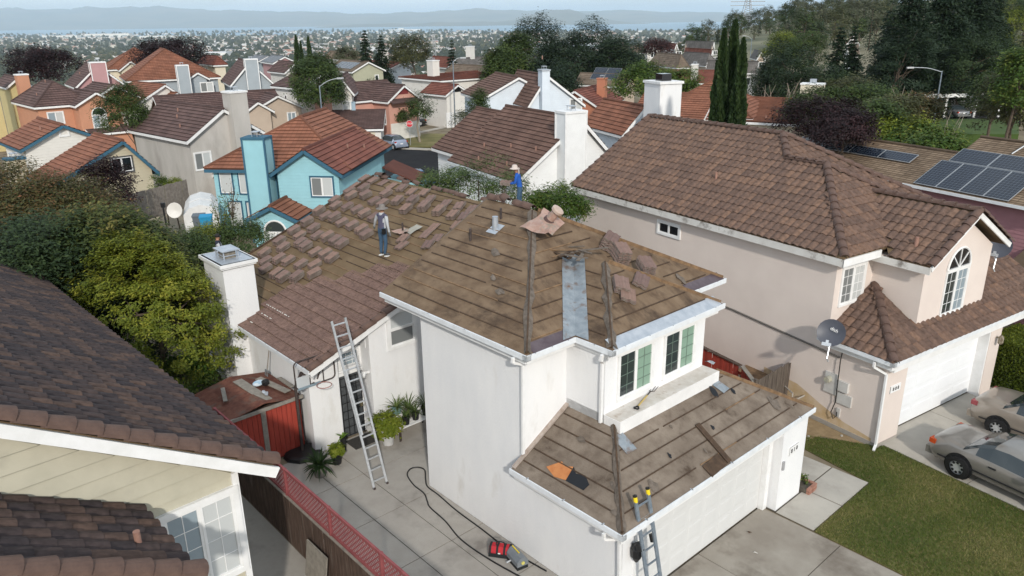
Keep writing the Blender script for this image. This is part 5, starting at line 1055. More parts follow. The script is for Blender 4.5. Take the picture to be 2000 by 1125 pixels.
class H:
    """one background house: a frame at the near eave corner (x along the eave, away; y towards the ridge)"""
    def __init__(s, name, label, near, far, peak, d, wall, roof, trim=None, lap=0, hip=False, gz=None, block=True, L=None, ov=.35, r2=None, drop=None):
        o = Vector((0, 0, CAMH)); N = at(near[0], near[1], d); F = atz(far[0], far[1], N.z); u = F-N; s.L = L or u.length; u.normalize(); dr = ray(*peak)
        for sg in (1, -1):
            v = Vector((-u.y, u.x, 0))*sg; a = v+u if hip else v
            A = Matrix(((a.x, 0, -dr.x), (a.y, 0, -dr.y), (a.z, 1, -dr.z)))
            try: r, h, t = A.inverted() @ (o-N)
            except Exception: continue
            if r > 0 and t > 0: break
        s.sg = sg; s.r, s.h, s.ze = r, h, N.z; s.k = h/r; s.gz = ground_z(N.x, N.y)-.05 if gz is None else gz
        s.root = thing(name, label, 'house', mtx=Matrix.Translation((N.x, N.y, s.gz)) @ Matrix.Rotation(math.atan2(u.y, u.x), 4, 'Z')); s.wall, s.roof, s.trim, s.lap, s.ov = wall, roof, trim or m_trim, lap, ov
        s.e = s.ze-s.gz; s.mw = s.root.matrix_basis; s.n = 0
        #print('BG', name, 'L %.1f r %.1f k %.2f eave %.1f gz %.1f d %.0f' % (s.L, s.r, s.k, s.e, s.gz, d))
        if block: s.block(0, s.L, 0, s.r+(r2 or s.r), k=s.k, yr=s.r, hip=('hip' if hip else None))
    def T(s, x, y, z): return Vector((x, s.sg*y, z))
    def block(s, x0, x1, y0, y1, ze=None, k=None, axis='x', hip=None, yr=None, zb=0, wall=None, roof=None, step=.36, name='roof', walls=True):
        """walls and a two- or four-sided roof; eaves at ze; ridge along axis at offset yr"""
        ze = s.e if ze is None else ze; k = k or s.k; ov = s.ov; wall = wall or s.wall; T = s.T; sw = axis == 'y'
        def P(a, b, z): return T(b, a, z) if sw else T(a, b, z)
        a0, a1, b0, b1 = (y0, y1, x0, x1) if sw else (x0, x1, y0, y1); rb = (b0+b1)/2 if yr is None else b0+yr; hr = ze+k*(rb-b0); run2 = b1-rb; k2 = (hr-ze)/run2
        i0 = (rb-b0) if hip in ('hip', 'near') else 0; i1 = (rb-b0) if hip in ('hip', 'far') else 0
        if i0+i1 > a1-a0: i0 = i1 = (a1-a0)/2 if hip == 'hip' else min(i0+i1, a1-a0)
        mb = MB(); pls = [[P(a0, b0, ze), P(a1, b0, ze), P(a1-i1, rb, hr), P(a0+i0, rb, hr)], [P(a0, b1, ze), P(a1, b1, ze), P(a1-i1, rb, hr), P(a0+i0, rb, hr)]]
        if i0: pls.append([P(a0, b0, ze), P(a0, b1, ze), P(a0+i0, rb, hr)])
        if i1: pls.append([P(a1, b0, ze), P(a1, b1, ze), P(a1-i1, rb, hr)])
        for pp in pls:
            U = (pp[1]-pp[0]).normalized(); V = (pp[2]-pp[1]); V = (V-U*V.dot(U)).normalized(); Nn = U.cross(V); Nn = -Nn if Nn.z < 0 else Nn
            poly = [((p-pp[0]).dot(U), (p-pp[0]).dot(V)) for p in pp]; lapped(mb, poly, pp[0]+Nn*.05, U, V, Nn, step, .055); mb.slab(pp, Nn, .1)
        ro = mb.build(name, roof or s.roof, s.root)
        c = MB(); c.tube([P(a0+i0, rb, hr+.06), P(a1-i1, rb, hr+.06)], .12, 6)
        if i0: c.tube([P(a0, b0, ze+.06), P(a0+i0, rb, hr+.06)], .11, 6); c.tube([P(a0, b1, ze+.06), P(a0+i0, rb, hr+.06)], .11, 6)
        if i1: c.tube([P(a1, b0, ze+.06), P(a1-i1, rb, hr+.06)], .11, 6); c.tube([P(a1, b1, ze+.06), P(a1-i1, rb, hr+.06)], .11, 6)
        c.build('ridge_caps', roof or s.roof, ro)
        f = MB()
        if not i0:
            for q in (b0, b1): f.bar(P(a0+.02, q, ze-.08), P(a0+.02, rb, hr-.08), .06, .2)
        if not i1:
            for q in (b0, b1): f.bar(P(a1-.02, q, ze-.08), P(a1-.02, rb, hr-.08), .06, .2)
        for q in (b0, b1): f.bar(P(a0, q, ze-.12), P(a1, q, ze-.12), .05, .2)
        if i0: f.bar(P(a0, b0, ze-.12), P(a0, b1, ze-.12), .05, .2)
        if i1: f.bar(P(a1, b0, ze-.12), P(a1, b1, ze-.12), .05, .2)
        f.build('fascia', s.trim, ro)
        if walls:
            w_ = MB(); A0, A1, B0, B1 = a0+ov, a1-ov, b0+ov, b1-ov
            pg = [(B0, zb), (B1, zb), (B1, ze+k2*ov-.1), (rb, hr-.1), (B0, ze+k*ov-.1)]
            def end(a, out, flat):
                poly = pg[:2]+[(B1, ze), (B0, ze)] if flat else pg
                w_.q([P(a, b, z) for b, z in poly])
                if s.lap: 
                    lapped(w_, poly, P(a, 0, 0), P(0, 1, 0)-P(0, 0, 0), Vector((0, 0, 1)), (P(1, 0, 0)-P(0, 0, 0))*out, s.lap, .02, v0=zb)
            end(A0, -1, bool(i0)); end(A1, 1, bool(i1))
            for b, out in ((B0, -1), (B1, 1)):
                w_.q([P(A0, b, zb), P(A1, b, zb), P(A1, b, ze), P(A0, b, ze)])
                if s.lap: lapped(w_, [(A0, zb), (A1, zb), (A1, ze), (A0, ze)], P(0, b, 0), P(1, 0, 0)-P(0, 0, 0), Vector((0, 0, 1)), (P(0, 1, 0)-P(0, 0, 0))*out, s.lap, .02, v0=zb)
            w_.build('wall', wall, s.root)
        return ro
    def gwin(s, y, z, w, h, x=None, **k):           # window in the near gable wall (facing -x)
        x = s.ov if x is None else x; U = s.T(0, 1, 0)-s.T(0, 0, 0); return window(s.root, s.T(x-.025*bool(s.lap), y, z), U, (0, 0, 1), w, h, out=(-1, 0, 0), **k)
    def swin(s, x, z, w, h, y=None, **k):            # window in the near eave wall (facing -y)
        y = s.ov if y is None else y; return window(s.root, s.T(x, y-.025*bool(s.lap), z), (1, 0, 0), (0, 0, 1), w, h, out=s.T(0, -1, 0), **k)
    def chimney(s, x0, x1, y0, y1, z1, m=None, z0=0, cap=None, trim=None):
        mb = MB(); a, b = s.T(x0, y0, z0), s.T(x1, y1, z1); X, Y = sorted((a.x, b.x)), sorted((a.y, b.y)); mb.box(X[0], X[1], Y[0], Y[1], z0, z1); c = mb.build('chimney', m or s.wall, s.root)
        MB().box(X[0]-.06, X[1]+.06, Y[0]-.06, Y[1]+.06, z1-.02, z1+.12).build('chimney_cap', cap or s.trim, c)
        mb = MB(); cx, cy = sum(X)/2, sum(Y)/2
        for i in (-.22, .22):
            for j in (-.16, .16): mb.box(cx+i-.015, cx+i+.015, cy+j-.015, cy+j+.015, z1+.1, z1+.4)
        mb.box(cx-.28, cx+.28, cy-.22, cy+.22, z1+.38, z1+.42); mb.build('spark_arrestor', m_galv2, c)
        if trim:
            mb = MB()
            for x in X:
                for y in Y: mb.box(x-.05, x+.05, y-.05, y+.05, z0, z1)
            mb.build('corner_trim', trim, c)
        return c
    def vents(s, pts):
        for x, y in pts:
            z = s.e+s.k*y; MB().tube([s.T(x, y, z), s.T(x, y, z+.35)], .06, 6).build('vent_pipe', m_capred, s.root)
    def arch(s, y, z, w, h, x=None):
        o = s.gwin(y, z, w, h, x=x, panes=[m_pane_b, m_pane_w], grid=(2, 3)); x = (s.ov if x is None else x)-.03; c = y+w/2; r = w/2+.03; ring = [(c-r*math.cos(math.pi*k/10), z+h+.08+r*math.sin(math.pi*k/10)) for k in range(11)]
        MB().slab([s.T(x, a, b) for a, b in ring], (1, 0, 0), .02).build('arched_pane', m_pane_d, o); MB().tube([s.T(x-.02, a, b) for a, b in ring], .06, 6).build('arch_frame', m_trim, o)
# --- teal house
h = H('teal_house', 'bright teal board-clad house with terracotta roof and tall teal chimney', (668, 343), (757, 290), (592, 294), 46, m_blue, m_redb, m_navy, lap=.2, L=10)
h.block(1.6, 11.5, 0, 9.6, k=.56, axis='x', hip='near', walls=False, roof=m_terra, name='main_roof')
MB().box(*sorted((2.0, 11)), *sorted((h.sg*.5, h.sg*9.1)), 0, h.e).build('main_wall', m_blue, h.root)
mb = MB(); lapped(mb, [(4.4, 0), (9.2, 0), (9.2, h.e), (4.4, h.e)], h.T(1.95, 0, 0), h.T(0, 1, 0), (0, 0, 1), (-1, 0, 0), .2, .02, v0=0); mb.build('front_wall', m_blue, h.root)
h.chimney(-.15, .95, 4.62, 6.0, h.e+2.15, m_blue, cap=m_navy, trim=m_navy)
h.gwin(.75, 2.95, 1.35, 1.15, panes=[m_pane_w, m_pane_s], trimmat=m_navy)
for y, w_ in ((6.25, 1.25), (8.0, .8)): h.gwin(y, 2.7, w_, 1.5, x=1.95, panes=[m_pane_w, m_pane_w], trimmat=m_navy, mull=w_ > 1)
h.gwin(7.6, .5, .8, 1.6, x=1.95, panes=[m_pane_w], trimmat=m_navy, mull=False); h.gwin(6.4, .1, .8, 2.0, x=1.95, panes=[m_pane_w], trimmat=m_navy, mull=False)
h.block(-2.2, .6, 2.2, 5.4, ze=2.0, k=.5, axis='x', roof=m_terra, name='porch_roof'); h.arch(3.1, .4, 1.3, .75, x=-1.85)
MB().slab([h.T(10, -2.2, 1.9), h.T(13.2, -2.2, 1.9), h.T(13.2, .4, 3.0), h.T(10, .4, 3.0)], (0, 0, 1), .1).build('garage_roof', m_redb, h.root); MB().box(*sorted((10.2, 13)), *sorted((h.sg*-1.9, h.sg*.4)), 0, 1.9).build('garage_wall', m_blue, h.root)
h.vents([(5, 1.2), (7, .7)]); MB().box(4.5, 5.0, -.15 if h.sg > 0 else .0, .0 if h.sg > 0 else .15, 2.6, 3.4).build('wall_vent', m_trim, h.root)
# --- grey house behind
h = H('grey_house', 'grey stucco house with mauve-brown roof and broad grey chimney', (366, 277), (248, 254), (437, 214), 58, m_greyst, m_mauve, lap=0, L=10.6)
h.chimney(-.55, .7, 3.6, 5.0, h.e+3.3, m_greyst); h.gwin(.55, 3.0, 1.25, 1.25, panes=[m_pane_s, m_pane_w]); h.vents([(3, 1.0), (5, 1.8), (6, 2.4)])
h.block(-1.6, .5, 1.7, 5.6, ze=2.3, k=.62, axis='y', name='side_roof', yr=1.0, walls=False)
MB().box(*sorted((-1.2, .5)), *sorted((h.sg*2.0, h.sg*5.3)), 0, 2.3).build('side_wall', m_greyst, h.root)
# --- beige house, lower left of the background
h = H('beige_house', 'beige board-clad house with long terracotta slope and dark-framed window', (100, 367), (52, 346), (240, 276), 48, m_beige, m_terra, m_navy, lap=.2, r2=2.0)
h.gwin(3.9, h.e+.35, 1.3, .95, panes=[m_blk, m_blk], trimmat=mat('dark_frame', (.08, .08, .08), rough=.6)); h.chimney(5.5, 6.4, -.9, .2, h.e+1.2, m_beige)
h2 = H('pale_house', 'pale rear wing of the beige house with its own terracotta gable', (40, 294), (0, 278), (123, 245), 55, m_offw, m_terra, m_navy, L=6.5, lap=.2); h2.gwin(2.8, h2.e+.7, .55, .6, panes=[m_offw], mull=False); h2.vents([(2, 2.0)])
# --- orange house
h = H('orange_house', 'orange stucco house with arched front window and mauve-brown hip roof', (67, 210), (22, 199), (103, 160), 84, m_orange, m_mauve, hip=True, L=9.5)
h.block(-2.2, 5, 3.4, 8.0, k=.55, axis='x', name='front_roof'); h.arch(5.0, h.e-2.5, 1.4, 1.35, x=-1.85); h.gwin(1.2, h.e-1.9, 1.5, 1.2, panes=[m_pane_b, m_pane_w])
h.block(-1.2, 6, 4.5, 11.5, ze=h.e-.1, k=.55, axis='x', name='rear_roof'); h.block(-3.2, 0, 4.0, 11.5, ze=2.4, k=.3, axis='y', name='porch_roof', roof=m_mauve); h.chimney(9.0, 10.2, 1.0, 2.2, h.e+2.9, m_orange); h.vents([(3, 1.2), (5, 2.8)])
# --- pink house
h = H('mauve_pink_house', 'dusty pink board-clad house with white-edged chimney in the back row', (147, 172), (108, 157), (190, 128), 100, m_pinkb, m_mauve, L=9, lap=.2); h.chimney(-.6, .5, h.r-.9, h.r+.9, h.e+h.h+.35, m_pinkb, trim=m_trim); h.gwin(h.r*2-2.6, h.e-1.8, 1.6, 1.3, panes=[m_pane_d, m_pane_d]); h.vents([(3, 2.5), (5, 1.5)])
# --- white house with terracotta roof
h = H('white_gable_house', 'white house with terracotta roof and small gabled window bay', (243, 220), (203, 214), (323, 166), 88, m_offw, m_terra, L=8.5, r2=3.4)
h.block(-1.2, 3, h.r-1.3, h.r+2.6, ze=h.e+h.h-1.9, k=.5, axis='x', name='bay_roof', zb=h.e-1.0); h.gwin(h.r-.4, h.e+h.h-3.3, 1.2, 1.0, x=-.85, panes=[m_pane_b, m_pane_w]); h.gwin(h.r+1.3, h.e+h.h-3.3, .7, 1.0, x=-.85, panes=[m_pane_d], mull=False)
# --- yellow-tan house with arched window
h = H('tan_arch_house', 'cream house with terracotta hip roof and arched gable window', (233, 138), (200, 128), (255, 120), 128, m_cstucco, m_terra, L=8); h.arch(h.r-.7, h.e-1.9, 1.4, 1.0); h.block(2, 11, -1.5, 9, ze=h.e+.1, k=.6, axis='x', hip='hip', name='main_roof')
# --- hip roof with grey gable
h = H('blue_grey_house', 'blue-grey board house with terracotta hip roof and white-edged chimney', (366, 156), (345, 148), (386, 142), 108, m_greyb, m_terra, L=9, lap=.2); h.block(1, 12, -7.5, 4.5, ze=h.e+.1, k=.62, axis='x', hip='near', name='main_roof'); h.chimney(-1.2, -.1, -1.3, .2, h.e+1.9, m_greyb, trim=m_trim); h.gwin(h.r+.2, h.e-1.7, 1.6, 1.2, panes=[m_pane_s, m_pane_w])
# --- red roof
h = H('red_roof_house', 'cream house with dark red hip roof in front of the plum tree', (383, 124), (438, 130), (399, 108), 140, m_cstucco, m_redb, hip=True, L=9); h.swin(1.2, h.e-1.7, 1.0, 1.2, panes=[m_pane_d]); h.swin(4, h.e-1.9, .9, 1.4, panes=[m_pane_d], mull=False)
# --- grey house with chimney
h = H('slate_grey_house', 'slate-grey board house with mauve-brown roof and white-edged chimney', (450, 168), (412, 147), (488, 121), 104, m_greyb, m_mauve, L=11, lap=.2); h.chimney(-.6, .5, h.r-.7, h.r+.9, h.e+h.h+.3, m_greyb, trim=m_trim); h.gwin(h.r*2-2.5, h.e-2.0, 1.5, 1.2, panes=[m_pane_s])
# --- tan house
h = H('tan_house', 'tan stucco house with two stepped front gables behind the teal chimney', (476, 222), (430, 207), (504, 200), 86, m_tanw, m_mauve, L=7); h.block(3, 9, -8, 5.5, ze=h.e+.2, k=.55, axis='y', name='main_roof'); h.block(.8, 7, 1.2, 7.2, ze=h.e+.1, k=.5, axis='x', name='rear_gable_roof'); h.gwin(5.2, h.e-1.6, .9, 1.2, x=1.15, panes=[m_pane_b])
# --- white house beside the big tree
h = H('white_tree_house', 'white house half hidden by the round street tree, with mauve roof', (528, 168), (590, 174), (578, 140), 98, m_offw, m_mauve, L=6.5); h.swin(2.6, h.e-3.0, .45, 2.0, panes=[m_pane_d], mull=False)
h = H('white_garage_house', 'white house with blue-shuttered gable window and wide pale garage door', (640, 186), (655, 176), (663, 150), 90, m_offw, m_mauve, L=8); h.gwin(h.r+.1, h.e-2.0, .8, 1.2, panes=[m_pane_w], mull=False); MB().box(*sorted((.25, .32)), *sorted((h.sg*(h.r+1.05), h.sg*(h.r+1.5))), h.e-2.0, h.e-.8).build('shutter', paint('shutter_blue', (.30, .40, .48)), h.root)
h.block(-4.6, .4, .3, 6.4, ze=2.45, k=.3, axis='y', yr=5.0, name='garage_roof'); garage_door(h.root, h.T(-4.27, 1.0 if h.sg > 0 else 5.4, .05), (0, 1, 0), 4.3, 2.1, (-1, 0, 0), m_cstucco, cols=6)
# --- sage house with solar panels
h = H('sage_house', 'sage green house with tan roof and dark blue solar array', (688, 141), (655, 138), (720, 121), 128, m_sage, m_tanr, L=10); h.gwin(h.r+1.2, h.e-1.6, .6, .9, panes=[m_pane_d], mull=False); h.swin(1.5, h.e-1.7, 1.2, 1.1, panes=[m_pane_d])
for i in range(5): solar(h.root, h.T(1.6+i*1.3, .6, h.e+h.k*.6+.1), h.T(1, 0, 0), h.T(0, 1, h.k).normalized(), Vector((0, 0, 1)), 1.28, 2.0, .08)
h = H('red_gable_house', 'pale house with red-brown roof and square white chimney in the back row', (765, 133), (735, 131), (786, 122), 142, m_pale, m_redb, L=12); h.chimney(4, 5.2, 1.0, 2.0, h.e+3.0, m_offw)
h = H('small_mauve_house', 'small house with mauve roof behind the white tree house', (556, 143), (529, 140), (579, 122), 122, m_offw, m_mauve, L=7)
h = H('slate_roof_house', 'pink house with slate-blue roof in the back row by the cypresses', (533, 124), (505, 120), (556, 111), 150, m_pinkb, m_slate, L=9); h = H('slate_twin_house', 'grey house with slate-blue gable roof left of the cypresses', (507, 119), (488, 117), (524, 110), 158, m_greyb, m_slate, L=8)
h = H('far_brown_house', 'white house with wide brown hip roof right behind the tall cypresses', (632, 115), (660, 116), (645, 100), 165, m_offw, m_tanr, hip=True, L=11)
# --- salmon house
h = H('salmon_house', 'salmon stucco house with red half-round gable vent and white garage', (758, 200), (728, 197), (790, 167), 92, m_salm, m_mauve, L=8.5); c_ = h.r; MB().slab([h.T(.33, c_+.75*math.cos(t), h.e+.75+.75*math.sin(t)) for t in np.linspace(0, math.pi, 12)], (1, 0, 0), .04).build('half_round_vent', paint('vent_dark_red', (.18, .03, .03)), h.root)
h.block(3.0, 10, -4.5, 5.0, ze=h.e+.1, k=.52, axis='y', name='main_roof'); garage_door(h.root, h.T(.33, c_-2.3 if h.sg > 0 else c_+2.3, .05), (0, 1, 0), 4.4, 2.1, (-1, 0, 0), m_offw, cols=6); MB().slab([h.T(-.5, .3, h.e-.1), h.T(-.5, 2*c_-.3, h.e-.1), h.T(.6, 2*c_-.3, h.e+.4), h.T(.6, .3, h.e+.4)], (0, 0, 1), .1).build('pent_roof', m_mauve, h.root)
# --- white house with brown hip roof and garage wing
h = H('hip_roof_house', 'white two-storey house with red-brown hip roof and square chimney', (860, 158), (778, 151), (890, 137), 112, m_offw, m_redb, hip=True, L=11); h.chimney(5.5, 7, 2.6, 3.8, h.e+2.4, m_offw); h.gwin(1.0, h.e-1.6, 1.4, 1.1, panes=[m_pane_d])
h = H('garage_wing', 'white garage wing with red-brown gable and dark half-round window', (871, 187), (842, 184), (895, 166), 104, m_offw, m_redb, L=6); c_ = h.r; MB().slab([h.T(.33, c_+.7*math.cos(t), h.e+.35+.7*math.sin(t)) for t in np.linspace(0, math.pi, 12)], (1, 0, 0), .04).build('half_round_window', m_blk, h.root); garage_door(h.root, h.T(.33, c_-2.0 if h.sg > 0 else c_+2.0, .05), (0, 1, 0), 3.9, 2.0, (-1, 0, 0), m_trim, cols=6)
# --- tan roofs
h = H('tan_slope_house', 'house with long tan shingle slope behind the tall lamp post', (927, 167), (893, 164), (958, 130), 120, m_cstucco, m_tanr, L=10); h = H('red_white_house', 'white gabled house with red roof in the far centre row', (858, 128), (880, 130), (846, 110), 150, m_offw, m_redb, L=8)
h = H('grey_gable_house', 'blue-grey gabled house with grey roof in the far centre row', (890, 132), (935, 128), (878, 116), 145, m_greyb, m_greyr, L=12); h.chimney(6, 7.2, 1, 2.2, h.e+3.4, m_offw); h = H('far_gable_house', 'small blue-grey gable with tan roof far behind the street trees', (966, 110), (990, 112), (956, 100), 190, m_greyb, m_tanr, L=9)
# --- pale blue house with tall chimney
h = H('pale_blue_house', 'pale blue board house with brown roof and tall pale blue chimney', (1031, 211), (963, 191), (1070, 148), 76, m_pale, m_brown, L=9, lap=.2, r2=4.0); h.chimney(-.55, .6, h.r*.62, h.r*1.0, h.e+h.h+.5, m_pale, cap=m_galv2); h.gwin(h.r+2.5, h.e-.6, 1.2, 1.2, panes=[m_pane_s, m_pane_w]); h.block(4, 12, -3.5, 4.5, ze=h.e+.6, k=.5, axis='x', name='rear_roof'); h.vents([(4, 3.0), (2, 1.6)])
# --- white board house in front of it
h = H('white_board_house', 'white board-clad house with brown roof and tall white chimney behind the blue-shirted worker', (1008, 358), (882, 317), (1137, 233), 47, m_whiteb, m_brown, L=9.6, lap=.2, r2=3.6); h.chimney(-.6, .5, h.r*.66, h.r*.98, h.e+h.h+.5, m_whiteb, trim=m_trim)
for y in (h.r*.31, h.r*.47): h.gwin(y, 1.0, .65, 1.75, panes=[m_blk], mull=False, trim=.12)
h.block(9.2, 14, .8, 2*h.r-1, ze=h.e+.3, k=h.k*.95, axis='x', name='rear_roof'); h.vents([(2.5, .8), (4, 2.0), (6, .6), (7, 1.6), (1.2, 2.2)])
MB().slab([h.T(-2.4, h.r*.95, 1.7), h.T(-.2, h.r*.95, 1.7), h.T(-.2, h.r*.95+2.2, 2.7), h.T(-2.4, h.r*.95+2.2, 2.7)], (0, 0, 1), .1).build('porch_roof', m_brown, h.root); MB().box(*sorted((-2.2, -.2)), *sorted((h.sg*(h.r*.95+.3), h.sg*(h.r*.95+2))), 0, 1.7).build('porch_wall', m_whiteb, h.root)
gutter(h.root, h.T(0, -.05, h.e), h.T(h.L, -.05, h.e), h.T(0, -1, 0), straps=0)
# --- terracotta wall house
h = H('clay_house', 'clay-orange stucco house with brown roof and slim clay chimney', (1170, 211), (1215, 196), (1122, 178), 88, m_terw, m_redb, L=10); h.chimney(4.5, 5.4, .8, 1.8, h.e+2.8, m_terw, cap=m_terw); h.gwin(.8, h.e-2.3, .9, .6, panes=[m_blk], mull=False)
# --- terracotta slope behind the pink house ridge, with the big square chimney
h = H('terracotta_slope_house', 'house with orange terracotta slope and big white square chimney behind the pink house', (1216, 266), (1155, 250), (1262, 209), 60, m_pale, m_terra, L=7, gz=-1); 
p = h.mw.inverted() @ at(1294, 188, 58); cc = MB(); cc.box(p.x-1.1, p.x+1.1, p.y-.9, p.y+.9, 0, p.z+1.0); co = cc.build('chimney', m_white, h.root); MB().box(p.x-1.2, p.x+1.2, p.y-1.0, p.y+1.0, p.z+.95, p.z+1.12).build('chimney_cap', m_trim, co); MB().box(p.x-.45, p.x+.45, p.y-.4, p.y+.4, p.z+1.12, p.z+1.62).build('spark_arrestor', m_blk, co)
# --- terracotta house at right with cream chimney
h = H('cream_terracotta_house', 'cream house with broad terracotta roof and tall cream chimney by the cypresses', (1560, 243), (1442, 237), (1600, 196), 66, m_cstucco, m_terra, L=8.4, gz=-1); h.block(4.0, 13.5, .4, 9.5, ze=h.e+.2, k=.62, axis='x', hip='hip', name='main_roof'); h.block(8, 15, -.6, 7, ze=h.e, k=.5, axis='x', name='side_roof'); h.swin(4.2, h.e-1.2, 1.3, .5, panes=[m_pane_d, m_pane_d]); h.vents([(3, 1.2), (6, 2.0), (9, 1.0)])
p = h.mw.inverted() @ at(1588, 165, 67); MB().box(p.x-.9, p.x+.9, p.y-.55, p.y+.55, 0, p.z).build('chimney', m_cstucco, h.root); MB().box(p.x-.95, p.x+.95, p.y-.6, p.y+.6, p.z, p.z+.12).build('chimney_cap', m_trim, h.root); MB().box(p.x-.25, p.x+.25, p.y-.2, p.y+.2, p.z+.12, p.z+.45).build('spark_arrestor', m_galv2, h.root)
# --- tan solar house
h = H('tan_solar_house', 'tan-roofed house with two solar panels behind the clay chimney', (1224, 170), (1163, 167), (1236, 147), 112, m_tanw, m_tanr, L=9); 
for i in range(2): solar(h.root, h.T(2.2+i*2.3, .7, h.e+h.k*.7+.1), h.T(1, 0, 0), h.T(0, 1, h.k).normalized(), Vector((0, 0, 1)), 2.2, 2.2, .08)
for (lab, nm, a, b, c, d, w_, r_, hp, L) in (
    ('white house with red tile roof and white chimney right of the lime tree', 'red_tile_house', (1392, 163), (1338, 162), (1400, 138), 118, m_cstucco, m_redb, False, 9),
    ('cream house with tan hip roof above the lime tree', 'tan_hip_house', (1348, 132), (1270, 124), (1330, 107), 150, m_cstucco, m_tanr, True, 12),
    ('grey-roofed house with pale tall chimney behind the cypresses', 'grey_chimney_house', (1478, 143), (1440, 142), (1482, 121), 120, m_offw, m_greyr, False, 8),
    ('red-roofed low house in front of the far tan roofs', 'low_red_house', (1232, 114), (1180, 110), (1238, 102), 170, m_cstucco, m_redb, False, 11),
    ('tan-roofed house left of the plum tree on the slope', 'tan_plum_house', (1240, 104), (1185, 100), (1245, 90), 190, m_cstucco, m_tanr, True, 14),
    ('white gable house with red roof beside the plum tree on the slope', 'red_plum_house', (1262, 98), (1245, 92), (1278, 85), 185, m_offw, m_redb, False, 8),
    ('grey hip-roofed house above the tan hip roof', 'grey_hip_house', (1405, 128), (1340, 122), (1385, 105), 165, m_tanw, m_greyr, True, 13),
    ('long grey-roofed house on the slope below the golden field', 'long_grey_house', (1392, 96), (1350, 94), (1395, 82), 230, m_offw, m_greyr, False, 14),
    ('dark red roof in the middle of the far right roofs', 'dark_red_house', (1390, 108), (1335, 104), (1392, 97), 200, m_tanw, m_redb, False, 14),
    ('red-roofed house on the slope right of the plum tree', 'red_slope_house', (1318, 97), (1290, 93), (1322, 86), 200, m_offw, m_redb, False, 9),
    ('grey gabled roof beside the yellow-green shrubs on the slope', 'grey_shrub_house', (1478, 117), (1462, 112), (1488, 101), 175, m_tanw, m_greyr, False, 10),
    ('white gable house with orange-red roof beside the big conifers', 'orange_gable_house', (1652, 88), (1648, 78), (1668, 70), 200, m_whiteb, m_terra, False, 10),
    ('grey-roofed pale house left of the big conifers', 'conifer_house', (1646, 113), (1690, 104), (1655, 90), 150, m_pale, m_tanr, False, 10),
    ('large grey-roofed white house at the right edge', 'edge_house', (1980, 128), (1950, 110), (2030, 95), 110, m_whiteb, m_greyr, False, 12),
    ('white house high on the right hillside', 'hilltop_house', (1958, 28), (1985, 29), (1962, 15), 300, m_offw, m_tanr, False, 14),
    ('pale pink small house on the right hillside below the hilltop house', 'hillside_house', (1918, 37), (1936, 37), (1924, 29), 280, m_offw, m_redb, False, 9),
    ('low house on the ridge line left of the big conifers', 'ridge_house', (1632, 37), (1650, 37), (1636, 31), 420, m_cstucco, m_tanr, False, 14),
    ('small white house among trees on the ridge slope', 'wooded_house', (1590, 50), (1606, 50), (1595, 45), 380, m_offw, m_tanr, False, 12),
    ('red-roofed house half hidden among the hill trees', 'hidden_house', (1570, 78), (1590, 74), (1582, 66), 260, m_tanw, m_redb, False, 12)):
    g = at(a[0], a[1], d); gh = H(nm, lab, a, b, c, d, w_, r_, hip=hp, L=L, gz=min(ground_z(g.x, g.y)-.2, g.z-2.5))
    if 'chimney' in lab: gh.chimney(2.5, 3.4, .6, 1.6, gh.e+2.6, m_offw)
    gh.swin(1.0, max(.6, gh.e-1.8), 1.2, 1.1, panes=[m_pane_d]); gh.gwin(max(.6, gh.r-.6), max(.6, gh.e-1.6), 1.2, 1.1, panes=[m_pane_d])
h = H('yellow_house', 'yellow stucco house cut off by the left edge of the picture', (12, 172), (-30, 160), (35, 152), 92, m_yell, m_mauve, L=8); h.chimney(-2.4, -1.2, -2.6, -1.2, h.e+2.2, m_yell)
# carport on the park side
cpx = at(1840, 190, 92); cpt = thing('carport', 'low brown-roofed carport with white posts beyond the park lawn', 'carport', (cpx.x, cpx.y, 1.45)); MB().box(-5, 6, -3, 3, 2.35, 2.65).build('roof', m_tanr, cpt)
for x in (-4.2, -.8, 2.6, 5.4): MB().box(x-.12, x+.12, -2.6, -2.35, 0, 2.35).build('post', m_trim, cpt)
MB().box(-5, 6, 2.6, 2.8, 0, 2.3).build('rear_wall', m_offw, cpt); MB().box(-5, 6, -3.05, -3.0, 2.3, 2.7).build('fascia', m_trim, cpt)
# ================================================================== trees and plants
m_bark = mat('bark', (.075, .055, .04), (.13, .10, .075), scale=8, rough=.95, bump=.5, bscale=30); m_barkp = mat('pale_bark', (.22, .185, .145), (.30, .26, .21), scale=8, rough=.95, bump=.4, bscale=30)
def unit(n):
    v = rng.normal(size=(n, 3)); return v/np.linalg.norm(v, axis=1)[:, None]
def lobes(d, k=9, amp=.28, seed=None):
    g = np.random.default_rng(seed); c = g.normal(size=(k, 3)); c /= np.linalg.norm(c, axis=1)[:, None]; out = np.ones(len(d))*(.86 if amp < .5 else .74)
    for i in range(k): out += amp*g.uniform(.3, 1)*np.exp(-((1-(d @ c[i]))*6.0))
    return out
def leaves(C, N, ln, wd, tint, jit=.5):
    """rhombic leaves at C facing roughly along N"""
    n = len(C); a = unit(n); nn = N+unit(n)*jit; nn /= np.linalg.norm(nn, axis=1)[:, None]; d = np.cross(nn, a); d /= np.linalg.norm(d, axis=1)[:, None]; s = np.cross(nn, d)
    l = ln*rng.uniform(.6, 1.35, n)[:, None]; w = wd*rng.uniform(.6, 1.3, n)[:, None]
    V = np.stack([C-d*l*.5, C+s*w*.5+nn*l*.06, C+d*l*.5, C-s*w*.5+nn*l*.06], 1).reshape(-1, 3); return V, np.repeat(tint, 4)
